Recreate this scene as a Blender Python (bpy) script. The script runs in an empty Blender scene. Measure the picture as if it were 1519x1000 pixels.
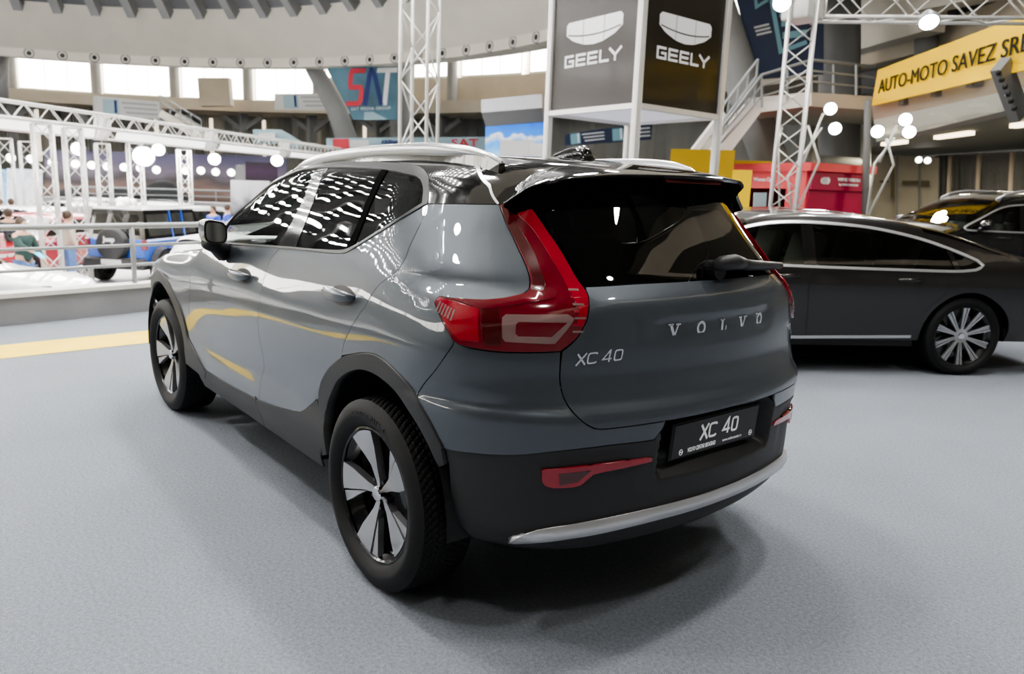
import bpy, bmesh, math, random
import numpy as np
from mathutils import Vector, Matrix, geometry
PI = math.pi
random.seed(7)
SC = bpy.context.scene
COL = SC.collection

# ------------------------------------------------------------------ materials
MATS = {}
def mat(name, col=(.5, .5, .5), rough=.5, metal=0., coat=0., coat_r=.03, emit=None, es=1., spec=.5, noise=None, bump=None, alpha=None):
    """procedural principled material; noise=(scale, amount) varies the colour, bump=(scale, strength)"""
    m = bpy.data.materials.new(name); m.use_nodes = True
    nt = m.node_tree; b = nt.nodes['Principled BSDF']
    b.inputs['Base Color'].default_value = (*col, 1)
    b.inputs['Roughness'].default_value = rough
    b.inputs['Metallic'].default_value = metal
    b.inputs['Coat Weight'].default_value = coat
    b.inputs['Coat Roughness'].default_value = coat_r
    b.inputs['Specular IOR Level'].default_value = spec
    if emit is not None:
        b.inputs['Emission Color'].default_value = (*emit, 1); b.inputs['Emission Strength'].default_value = es
    if noise:
        tc = nt.nodes.new('ShaderNodeTexCoord'); n = nt.nodes.new('ShaderNodeTexNoise')
        n.inputs['Scale'].default_value = noise[0]; n.inputs['Detail'].default_value = 6
        r = nt.nodes.new('ShaderNodeMapRange'); r.inputs['From Min'].default_value = .3; r.inputs['From Max'].default_value = .7
        r.inputs['To Min'].default_value = 1 - noise[1]; r.inputs['To Max'].default_value = 1 + noise[1]
        v = nt.nodes.new('ShaderNodeVectorMath'); v.operation = 'SCALE'; v.inputs[0].default_value = col
        nt.links.new(tc.outputs['Object'], n.inputs['Vector']); nt.links.new(n.outputs['Fac'], r.inputs['Value'])
        nt.links.new(r.outputs['Result'], v.inputs['Scale']); nt.links.new(v.outputs['Vector'], b.inputs['Base Color'])
    if bump:
        tc = nt.nodes.new('ShaderNodeTexCoord'); n = nt.nodes.new('ShaderNodeTexNoise')
        n.inputs['Scale'].default_value = bump[0]; n.inputs['Detail'].default_value = 4
        bp = nt.nodes.new('ShaderNodeBump'); bp.inputs['Strength'].default_value = bump[1]; bp.inputs['Distance'].default_value = .01
        nt.links.new(tc.outputs['Object'], n.inputs['Vector']); nt.links.new(n.outputs['Fac'], bp.inputs['Height'])
        nt.links.new(bp.outputs['Normal'], b.inputs['Normal'])
    MATS[name] = m
    return m
def glass(name, tint, rough=.0, refl=1.0):
    """thin tinted pane: fresnel reflection over a tinted see-through layer"""
    m = bpy.data.materials.new(name); m.use_nodes = True; nt = m.node_tree; nt.nodes.clear()
    o = nt.nodes.new('ShaderNodeOutputMaterial'); mx = nt.nodes.new('ShaderNodeMixShader')
    t = nt.nodes.new('ShaderNodeBsdfTransparent'); t.inputs[0].default_value = (*tint, 1)
    g = nt.nodes.new('ShaderNodeBsdfGlossy'); g.inputs['Roughness'].default_value = rough; g.inputs['Color'].default_value = (refl, refl, refl, 1)
    f = nt.nodes.new('ShaderNodeFresnel'); f.inputs[0].default_value = 1.62
    nt.links.new(f.outputs[0], mx.inputs[0]); nt.links.new(t.outputs[0], mx.inputs[1]); nt.links.new(g.outputs[0], mx.inputs[2])
    nt.links.new(mx.outputs[0], o.inputs[0]); MATS[name] = m
    return m

# ------------------------------------------------------------------ objects
def link(o, parent=None):
    COL.objects.link(o)
    if parent is not None:
        o.parent = parent; o.matrix_parent_inverse = abs_matrix(parent).inverted()
    return o
def abs_matrix(o):
    m = o.matrix_basis
    if o.parent is not None: m = abs_matrix(o.parent) @ o.matrix_parent_inverse @ m
    return m
def tag(o, label=None, cat=None, group=None, kind=None):
    if label: o['label'] = label
    if cat: o['category'] = cat
    if group: o['group'] = group
    if kind: o['kind'] = kind
    return o
def thing(name, label, cat, loc=(0, 0, 0), rz=0., group=None):
    o = bpy.data.objects.new(name, None); o.empty_display_size = .2
    o.location = loc; o.rotation_euler = (0, 0, rz); COL.objects.link(o)
    return tag(o, label, cat, group)
def copy_tree(o, parent=None):
    c = o.copy(); COL.objects.link(c)
    if parent is not None: c.parent = parent
    for ch in [x for x in o.children]: copy_tree(ch, c)
    return c
def mesh_obj(name, V, F, m, parent=None, smooth=False, normals=None, mi=None):
    me = bpy.data.meshes.new(name); me.from_pydata([tuple(map(float, v)) for v in V], [], [tuple(map(int, f)) for f in F]); me.validate(); me.update()
    for x in (m if isinstance(m, (list, tuple)) else [m]): me.materials.append(x)
    if smooth: me.polygons.foreach_set('use_smooth', [True]*len(me.polygons))
    if mi is not None and len(mi) == len(me.polygons): me.polygons.foreach_set('material_index', mi)
    if normals is not None: me.normals_split_custom_set_from_vertices([tuple(n) for n in normals])
    o = bpy.data.objects.new(name, me)
    return link(o, parent)
class MB:
    """mesh builder: collects shapes, builds ONE mesh object"""
    def __init__(s): s.V = []; s.F = []; s.M = None
    def xf(s, m): s.M = m; return s
    def add(s, V, F):
        n = len(s.V)
        if s.M is not None: V = [s.M @ Vector(v) for v in V]
        s.V += [tuple(v) for v in V]; s.F += [tuple(i+n for i in f) for f in F]; return s
    def box(s, a, b, bev=0):
        x0, y0, z0 = a; x1, y1, z1 = b
        if bev <= 0:
            return s.add([(x0,y0,z0),(x1,y0,z0),(x1,y1,z0),(x0,y1,z0),(x0,y0,z1),(x1,y0,z1),(x1,y1,z1),(x0,y1,z1)],
                         [(3,2,1,0),(4,5,6,7),(0,1,5,4),(1,2,6,5),(2,3,7,6),(3,0,4,7)])
        bm = bmesh.new(); bmesh.ops.create_cube(bm, size=1)
        for v in bm.verts: v.co = ((x0+x1)/2+v.co.x*(x1-x0), (y0+y1)/2+v.co.y*(y1-y0), (z0+z1)/2+v.co.z*(z1-z0))
        bmesh.ops.bevel(bm, geom=bm.edges[:], offset=min(bev, .45*min(abs(x1-x0), abs(y1-y0), abs(z1-z0))), segments=2, affect='EDGES', profile=.5)
        return s.bm(bm)
    def bm(s, bm):
        bm.verts.index_update(); V = [v.co.copy() for v in bm.verts]; F = [[v.index for v in f.verts] for f in bm.faces]; bm.free(); return s.add(V, F)
    def obb(s, c, ax, ay, az):
        c, ax, ay, az = map(Vector, (c, ax, ay, az)); P = []
        for k in (-1, 1):
            for i, j in ((-1,-1),(1,-1),(1,1),(-1,1)): P.append(c+ax*i*.5+ay*j*.5+az*k*.5)
        return s.add(P, [(3,2,1,0),(4,5,6,7),(0,1,5,4),(1,2,6,5),(2,3,7,6),(3,0,4,7)])
    def bar(s, p, q, w, h=None, up=(0, 0, 1)):
        p, q = Vector(p), Vector(q); d = q-p; h = h or w; u = Vector(up)
        x = d.cross(u)
        if x.length < 1e-6: x = d.cross(Vector((1, 0, 0)))
        x.normalize(); y = x.cross(d).normalized()
        return s.obb((p+q)/2, d, x*w, y*h)
    def tube(s, pts, r, n=8, cap=True, closed=False):
        P = [Vector(p) for p in pts]; R = r if isinstance(r, (list, tuple)) else [r]*len(P)
        V = []; F = []; prev = None
        for i, p in enumerate(P):
            t = (P[(i+1) % len(P)]-P[i-1]) if closed else (P[min(i+1, len(P)-1)]-P[max(i-1, 0)])
            t.normalize()
            if prev is None:
                a = Vector((0, 0, 1)) if abs(t.z) < .9 else Vector((1, 0, 0)); x = t.cross(a).normalized()
            else:
                x = prev-t*prev.dot(t); x.normalize()
            prev = x; y = t.cross(x)
            for k in range(n): an = 2*PI*k/n; V.append(p+(x*math.cos(an)+y*math.sin(an))*R[i])
        m = len(P)
        for i in range(m if closed else m-1):
            for k in range(n):
                a, b = i*n+k, i*n+(k+1) % n; c, d = ((i+1) % m)*n+(k+1) % n, ((i+1) % m)*n+k
                F.append((a, b, c, d))
        if cap and not closed: F += [tuple(range(n-1, -1, -1)), tuple(range((m-1)*n, m*n))]
        return s.add(V, F)
    def cyl(s, p, q, r, n=12, r2=None): return s.tube([p, q], [r, r if r2 is None else r2], n)
    def prism(s, poly, a, b):
        """poly of 3D-lifting functions: poly [(x,y)], a/b: functions to 3D for both ends"""
        n = len(poly); V = [a(*p) for p in poly]+[b(*p) for p in poly]
        F = [(i, (i+1) % n, n+(i+1) % n, n+i) for i in range(n)]
        tr = geometry.tessellate_polygon([[Vector((p[0], p[1], 0)) for p in poly]])
        F += [tuple(t) for t in tr]+[tuple(n+i for i in reversed(t)) for t in tr]
        return s.add(V, F)
    def lathe(s, prof, M=None, n=24, close=False):
        """prof [(r, h)] revolved about local z, then M"""
        V = []; F = []; k = len(prof)
        for i in range(n):
            a = 2*PI*i/n
            for r, h in prof:
                v = Vector((r*math.cos(a), r*math.sin(a), h)); V.append(M @ v if M else v)
        for i in range(n):
            for j in range(k-1):
                a, b = i*k+j, ((i+1) % n)*k+j; F.append((a, b, b+1, a+1))
        return s.add(V, F)
    def sphere(s, c, r, sc=(1, 1, 1), n=12):
        prof = [(max(1e-4, math.cos(t)), math.sin(t)) for t in np.linspace(-PI/2, PI/2, n//2+2)]
        return s.lathe([(p*r, q*r) for p, q in prof], Matrix.Translation(Vector(c)) @ Matrix.Diagonal((*sc, 1)), n)
    def build(s, name, m, parent=None, smooth=False, fix=True, auto=None):
        o = mesh_obj(name, s.V, s.F, m, parent)
        bm = bmesh.new(); bm.from_mesh(o.data)
        if fix: bmesh.ops.recalc_face_normals(bm, faces=bm.faces)
        bm.to_mesh(o.data); bm.free()
        if smooth or auto is not None:
            o.data.polygons.foreach_set('use_smooth', [True]*len(o.data.polygons))
            if auto is not None: o.data.set_sharp_from_angle(angle=math.radians(auto))
        return o
def text_obj(name, txt, size, M, m, parent=None, depth=.002, weight=0., shear=0., spacing=1., align='CENTER', sx=1.):
    """lettering as a mesh lying in the local xy plane of M"""
    cu = bpy.data.curves.new('t', 'FONT'); cu.body = txt; cu.size = size; cu.extrude = depth; cu.offset = weight
    cu.shear = shear; cu.space_character = spacing; cu.align_x = align; cu.align_y = 'CENTER'; cu.resolution_u = 3
    t = bpy.data.objects.new('t', cu); COL.objects.link(t)
    dg = bpy.context.evaluated_depsgraph_get(); me = bpy.data.meshes.new_from_object(t.evaluated_get(dg))
    COL.objects.unlink(t); bpy.data.objects.remove(t); bpy.data.curves.remove(cu)
    me.transform(M @ Matrix.Diagonal((sx, 1, 1, 1))); me.materials.clear(); me.materials.append(m); me.name = name
    return link(bpy.data.objects.new(name, me), parent)
def frame(o, x, y):
    """matrix with origin o, x axis x, y axis y (re-orthogonalised), z = x cross y"""
    x = Vector(x).normalized(); y = Vector(y); z = x.cross(y).normalized(); y = z.cross(x)
    return Matrix(((x.x, y.x, z.x, o[0]), (x.y, y.y, z.y, o[1]), (x.z, y.z, z.z, o[2]), (0, 0, 0, 1)))

# ------------------------------------------------------------------ camera model (real camera pose; also used to work out where things stand)
CW, CH, CF = 1519, 1000, 1127.3
CPOS = Vector((-2.327, 2.169, 1.469)); YAW, PITCH, ROLL = (math.radians(a) for a in (-39.221, 11.023, 2.03))
_f = Vector((math.cos(YAW)*math.cos(PITCH), math.sin(YAW)*math.cos(PITCH), -math.sin(PITCH)))
_r = _f.cross(Vector((0, 0, 1))).normalized(); _u = _r.cross(_f)
CR, CU = _r*math.cos(ROLL)+_u*math.sin(ROLL), _u*math.cos(ROLL)-_r*math.sin(ROLL); CFW = _f
def sight(px, py): return (CFW+CR*((px-CW/2)/CF)-CU*((py-CH/2)/CF)).normalized()
def gp(px, py, z=0.):
    """point of the level z seen in that direction"""
    d = sight(px, py); return CPOS+d*((z-CPOS.z)/d.z)
def at(px, py, dist):
    """point at that horizontal distance from the camera"""
    d = sight(px, py); return CPOS+d*(dist/math.hypot(d.x, d.y))
# ------------------------------------------------------------------ car body surfaces
# ---------- 1D/2D blurred tables ----------
def gblur(a,sig,axis):
    n=int(max(1,round(3*sig)));
    if sig<=0: return a
    k=np.exp(-.5*(np.arange(-n,n+1)/sig)**2); k/=k.sum()
    a=np.moveaxis(a,axis,0); p=np.concatenate([2*a[:1]-a[n:0:-1],a,2*a[-1:]-a[-2:-n-2:-1]],0)
    o=sum(k[i]*p[i:i+len(a)] for i in range(2*n+1))
    return np.moveaxis(o,0,axis)
class Tab1:
    def __init__(s,pts,sig,h=.004,pad=.3):
        p=np.array(pts,float); s.a=p[0,0]-pad; s.h=h
        q=np.arange(s.a,p[-1,0]+pad,h)
        v=np.interp(q,p[:,0],p[:,1])
        # linear extrapolation at the ends
        m0=(p[1,1]-p[0,1])/(p[1,0]-p[0,0]); m1=(p[-1,1]-p[-2,1])/(p[-1,0]-p[-2,0])
        v=np.where(q<p[0,0],p[0,1]+m0*(q-p[0,0]),v); v=np.where(q>p[-1,0],p[-1,1]+m1*(q-p[-1,0]),v)
        s.v=gblur(v,sig/h,0); s.d=np.gradient(s.v,h)
    def __call__(s,x):
        t=np.clip((x-s.a)/s.h,0,len(s.v)-1.001); i=t.astype(int); f=t-i
        return s.v[i]*(1-f)+s.v[i+1]*f
    def der(s,x):
        t=np.clip((x-s.a)/s.h,0,len(s.v)-1.001); i=t.astype(int); f=t-i
        return s.d[i]*(1-f)+s.d[i+1]*f
class Tab2:
    def __init__(s,xs,zs,T,sx,sz,hx=.01,hz=.004,pad=.3):
        xs=np.array(xs,float); zs=np.array(zs,float); T=np.array(T,float)
        s.x0=xs[0]-pad; s.z0=zs[0]-pad; s.hx=hx; s.hz=hz
        X=np.arange(s.x0,xs[-1]+pad,hx); Z=np.arange(s.z0,zs[-1]+pad,hz)
        A=np.stack([np.interp(Z,zs,r) for r in T]); 
        mz=(T[:,-1]-T[:,-2])/(zs[-1]-zs[-2]); A=np.where(Z[None]>zs[-1],T[:,-1:]+mz[:,None]*(Z[None]-zs[-1]),A)
        B=np.stack([np.interp(X,xs,A[:,j]) for j in range(len(Z))],1)
        s.v=gblur(gblur(B,sx/hx,0),sz/hz,1)
    def __call__(s,x,z):
        a=np.clip((x-s.x0)/s.hx,0,s.v.shape[0]-1.001); b=np.clip((z-s.z0)/s.hz,0,s.v.shape[1]-1.001)
        i=a.astype(int); j=b.astype(int); f=a-i; g=b-j; v=s.v
        return (v[i,j]*(1-f)+v[i+1,j]*f)*(1-g)+(v[i,j+1]*(1-f)+v[i+1,j+1]*f)*g
def smax(a,b,k):
    h=np.maximum(k-np.abs(a-b),0)/k
    return np.maximum(a,b)+h*h*k*.25
class Body:
    """implicit car body + ring chart (u,z) + top chart (x,y)"""
    def __init__(s,S,R,F,T,bow,bowf,crown,kr,kt,px,py,pxf):
        s.S,s.R,s.F,s.T=S,R,F,T; s.bow,s.bowf,s.crown,s.kr,s.kt=bow,bowf,crown,kr,kt
        s.px,s.py,s.pxf=px,py,pxf; s.L=.6; s.extra=None
    def g(s,x,y,z):
        ay=np.sqrt(y*y+1e-6)
        a=ay-s.S(x,z)
        if s.extra is not None: a=a-s.extra(x,z)
        r=s.R(z); b=(r+s.bow(z)*y*y-x)/np.sqrt(1+s.R.der(z)**2)
        c=(x-s.F(z)+s.bowf*y*y)/np.sqrt(1+s.F.der(z)**2)
        k=s.kr(z) if callable(s.kr) else s.kr
        d=(z-s.T(x)+s.crown*y*y)/np.sqrt(1+s.T.der(x)**2)
        o=smax(smax(a,b,k),smax(c,c-9,.1),.25) if False else smax(smax(a,b,k),c,.25)
        return smax(o,d,s.kt)
    def ring(s,u):
        """origin & direction in plan for ring parameter u (left side u=0..pxf-px)"""
        u=np.asarray(u,float); L=s.L; py=s.py; len_=s.pxf-s.px
        ox=np.empty_like(u);oy=np.empty_like(u);dx=np.empty_like(u);dy=np.empty_like(u)
        # left side
        m=(u>=0)&(u<=len_); ox[m]=s.px+u[m];oy[m]=py;dx[m]=0;dy[m]=1
        m=(u<0)&(u>-L); a=-u[m]/L*PI/2; ox[m]=s.px;oy[m]=py;dx[m]=-np.sin(a);dy[m]=np.cos(a)
        m=(u<=-L)&(u>=-L-2*py); ox[m]=s.px;oy[m]=py+(u[m]+L);dx[m]=-1;dy[m]=0
        m=(u<-L-2*py); a=np.minimum((-u[m]-L-2*py)/L,1)*PI/2; ox[m]=s.px+np.maximum(-u[m]-2*L-2*py,0);oy[m]=-py;dx[m]=-np.cos(a);dy[m]=-np.sin(a)
        m=(u>len_)&(u<len_+L); a=(u[m]-len_)/L*PI/2; ox[m]=s.pxf;oy[m]=py;dx[m]=np.sin(a);dy[m]=np.cos(a)
        m=(u>=len_+L); ox[m]=s.pxf;oy[m]=py-(u[m]-len_-L);dx[m]=1;dy[m]=0
        return ox,oy,dx,dy
    def pt(s,u,z):
        u=np.asarray(u,float); z=np.asarray(z,float); ox,oy,dx,dy=s.ring(u)
        lo=np.zeros_like(u); hi=np.full_like(u,1.6)
        for _ in range(34):
            m=.5*(lo+hi); v=s.g(ox+m*dx,oy+m*dy,z); lo=np.where(v<0,m,lo); hi=np.where(v<0,hi,m)
        m=.5*(lo+hi); return np.stack([ox+m*dx,oy+m*dy,z],-1)
    def top(s,x,y):
        x=np.asarray(x,float);y=np.asarray(y,float); lo=np.full_like(x,.5); hi=np.full_like(x,2.4)
        for _ in range(34):
            m=.5*(lo+hi); v=s.g(x,y,m); lo=np.where(v<0,m,lo); hi=np.where(v<0,hi,m)
        return np.stack([x,y,.5*(lo+hi)],-1)
    def nrm(s,p,e=.009):
        x,y,z=p[...,0],p[...,1],p[...,2]
        n=np.stack([s.g(x+e,y,z)-s.g(x-e,y,z),s.g(x,y+e,z)-s.g(x,y-e,z),s.g(x,y,z+e)-s.g(x,y,z-e)],-1)
        return n/np.linalg.norm(n,axis=-1,keepdims=True)
    def uz(s,p):
        """inverse ring chart of points p"""
        out=[]
        for x,y,z in np.atleast_2d(p):
            if y<0:
                a=s.uz([[x,-y,z]])[0]; out.append((-2*s.L-2*s.py-a[0],z)); continue
            if y>=s.py:
                if s.px<=x<=s.pxf: u=x-s.px
                elif x<s.px: u=-math.atan2(s.px-x,y-s.py)/(PI/2)*s.L
                else: u=s.pxf-s.px+math.atan2(x-s.pxf,y-s.py)/(PI/2)*s.L
            else:
                u=y-s.py-s.L if x<s.px+1 else s.pxf-s.px+s.L+(s.py-y)
            out.append((u,z))
        return np.array(out)
def inside(P, poly):
    P = np.asarray(P, float); x, y = P[:, 0], P[:, 1]; r = np.zeros(len(P), bool); q = np.asarray(poly, float); n = len(q)
    for i in range(n):
        x1, y1 = q[i]; x2, y2 = q[(i+1) % n]
        c = ((y1 > y) != (y2 > y)); xi = (x2-x1)*(y-y1)/((y2-y1) if y2 != y1 else 1e-12)+x1
        r ^= c & (x < xi)
    return r
def dist_poly(P, poly):
    q = np.asarray(poly, float); a = q; b = np.roll(q, -1, 0); d = np.full(len(P), 9.)
    for i in range(len(q)):
        ab = b[i]-a[i]; L = ab @ ab
        t = np.clip(((P-a[i]) @ ab)/(L if L > 1e-12 else 1), 0, 1); d = np.minimum(d, np.linalg.norm(P-(a[i]+t[:, None]*ab), axis=1))
    return d
def curve(pts, step=.02):
    """catmull-rom through pts, resampled"""
    p = [np.array(q, float) for q in pts]; out = []
    if len(p) < 3: return resample(p, step)
    for i in range(len(p)-1):
        a, b = p[i], p[i+1]; m0 = (p[i+1]-p[i-1])*.5 if i else (b-a)*.9; m1 = (p[i+2]-p[i])*.5 if i+2 < len(p) else (b-a)*.9
        L = np.linalg.norm(b-a); 
        for m in (m0, m1):
            k = np.linalg.norm(m)
            if k > 1.3*L: m *= 1.3*L/k
        n = max(1, int(L/step+.5))
        for k in range(n):
            t = k/n; out.append((2*t**3-3*t*t+1)*a+(t**3-2*t*t+t)*m0+(3*t*t-2*t**3)*b+(t**3-t*t)*m1)
    out.append(p[-1]); return [tuple(q) for q in out]
def resample(p, step=.02):
    out = []
    for i in range(len(p)-1):
        a, b = np.array(p[i], float), np.array(p[i+1], float); n = max(1, int(np.linalg.norm(b-a)/step+.5))
        out += [tuple(a+(b-a)*k/n) for k in range(n)]
    out.append(tuple(p[-1])); return out
def loop(*runs, step=.02):
    """closed outline made of runs: lists (straight) or ('c', list) smooth"""
    o = []
    for r in runs:
        q = curve(r[1], step) if r[0] == 'c' else resample(list(r), step)
        o += q
    c = [o[0]]
    for q in o[1:]:
        if math.hypot(q[0]-c[-1][0], q[1]-c[-1][1]) > .0015: c.append(q)
    if math.hypot(c[0][0]-c[-1][0], c[0][1]-c[-1][1]) < .0015: c.pop()
    # close with a resampled straight run
    e = resample([c[-1], c[0]], step)[1:-1]
    return c+e
def area(p):
    q = np.asarray(p); x, y = q[:, 0], q[:, 1]; return .5*float(np.sum(x*np.roll(y, -1)-np.roll(x, -1)*y))
def inset(p, d):
    q = np.asarray(p, float)
    if area(q) < 0: q = q[::-1]
    t = np.roll(q, -1, 0)-np.roll(q, 1, 0); t /= np.linalg.norm(t, axis=1, keepdims=True)+1e-12
    n = np.stack([-t[:, 1], t[:, 0]], 1); r = q+n*d
    return [tuple(v) for v in r]
def patch(body, chart, outer, m, name, parent=None, holes=(), h=.035, off=0., rim=.010, gap=.0022, mirror=False, disp=None, flip=False, side=None, curl=None):
    """panel of the body surface bounded by an outline in chart coordinates"""
    po = inset(outer, gap); ph = [inset(q, -gap)[::-1] for q in holes]
    lo = np.min(po, 0); hi = np.max(po, 0)
    gx = np.arange(lo[0], hi[0], h); G = []
    for k, yy in enumerate(np.arange(lo[1], hi[1], h*.866)): G += [(x+(k % 2)*h*.5, yy) for x in gx]
    G = np.array(G) if len(G) else np.zeros((0, 2))
    if len(G):
        k = inside(G, po) & (dist_poly(G, po) > .55*h)
        for q in ph: k &= ~inside(G, q) & (dist_poly(G, q) > .55*h)
        G = G[k]
    V2 = [tuple(v) for v in po]; E = [(i, (i+1) % len(po)) for i in range(len(po))]
    for q in ph:
        n = len(V2); V2 += [tuple(v) for v in q]; E += [(n+i, n+(i+1) % len(q)) for i in range(len(q))]
    V2 += [tuple(v) for v in G]
    vo, eo, fo, *_ = geometry.delaunay_2d_cdt([Vector(v) for v in V2], E, [], 0, 1e-6)
    P2 = np.array([(v.x, v.y) for v in vo]); cen = np.array([P2[list(f)].mean(0) for f in fo])
    k = inside(cen, po)
    for q in ph: k &= ~inside(cen, q)
    F = []
    for f, ok in zip(fo, k):
        if not ok: continue
        a = P2[list(f)]
        s = (a[1, 0]-a[0, 0])*(a[2, 1]-a[0, 1])-(a[1, 1]-a[0, 1])*(a[2, 0]-a[0, 0])
        if abs(s) < 1e-10: continue
        F.append(tuple(f))
    used = sorted({i for f in F for i in f}); rm = {i: j for j, i in enumerate(used)}
    P2 = P2[used]; F = [tuple(rm[i] for i in f) for f in F]
    if chart == 'ring': P = body.pt(P2[:, 0], P2[:, 1])
    else: P = body.top(P2[:, 0], P2[:, 1])
    N = body.nrm(P)
    if disp is not None:
        e = .004
        d0 = disp(P2, P); P = P+N*d0[:, None]
    if off: P = P+N*off
    F2 = []
    for f in F:
        a, b, c = (P[i] for i in f); n = np.cross(b-a, c-a)
        F2.append(f if n @ N[f[0]] > 0 else f[::-1])
    F = F2
    if disp is not None:   # recompute normals from the mesh
        N2 = np.zeros_like(P)
        for f in F:
            a, b, c = (P[i] for i in f); n = np.cross(b-a, c-a)
            for i in f: N2[i] += n
        N = N2/(np.linalg.norm(N2, axis=1, keepdims=True)+1e-12)
    V = list(P); NN = list(N)
    if rim > 0:   # turned-in edge
        cnt = {}
        for f in F:
            for i in range(len(f)):
                e = (f[i], f[(i+1) % len(f)]); cnt[e] = 1
        bd = [e for e in cnt if (e[1], e[0]) not in cnt]
        mp = {}
        tdir = {}
        for a, b in bd:
            t = P[b]-P[a]; o = np.cross(t, N[a]); o /= np.linalg.norm(o)+1e-12
            for i in (a, b): tdir[i] = tdir.get(i, 0)+o
        for i, o in tdir.items():
            o = o/(np.linalg.norm(o)+1e-12); mp[i] = (len(V), len(V)+1, len(V)+2)
            V += [P[i], P[i]+o*.0012-N[i]*.0022, P[i]-N[i]*rim]; NN += [N[i], .7*N[i]+.7*o, o]
        for a, b in bd:
            A, B = mp[a], mp[b]
            F.append((B[0], A[0], A[1], B[1])); F.append((B[1], A[1], A[2], B[2]))
    V = np.array(V); NN = np.array(NN); NN /= np.linalg.norm(NN, axis=1, keepdims=True)+1e-12
    if mirror:
        V = V*np.array([1, -1, 1]); NN = NN*np.array([1, -1, 1]); F = [f[::-1] for f in F]
    return mesh_obj(name, V, F, m, parent, smooth=True, normals=NN)
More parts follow.
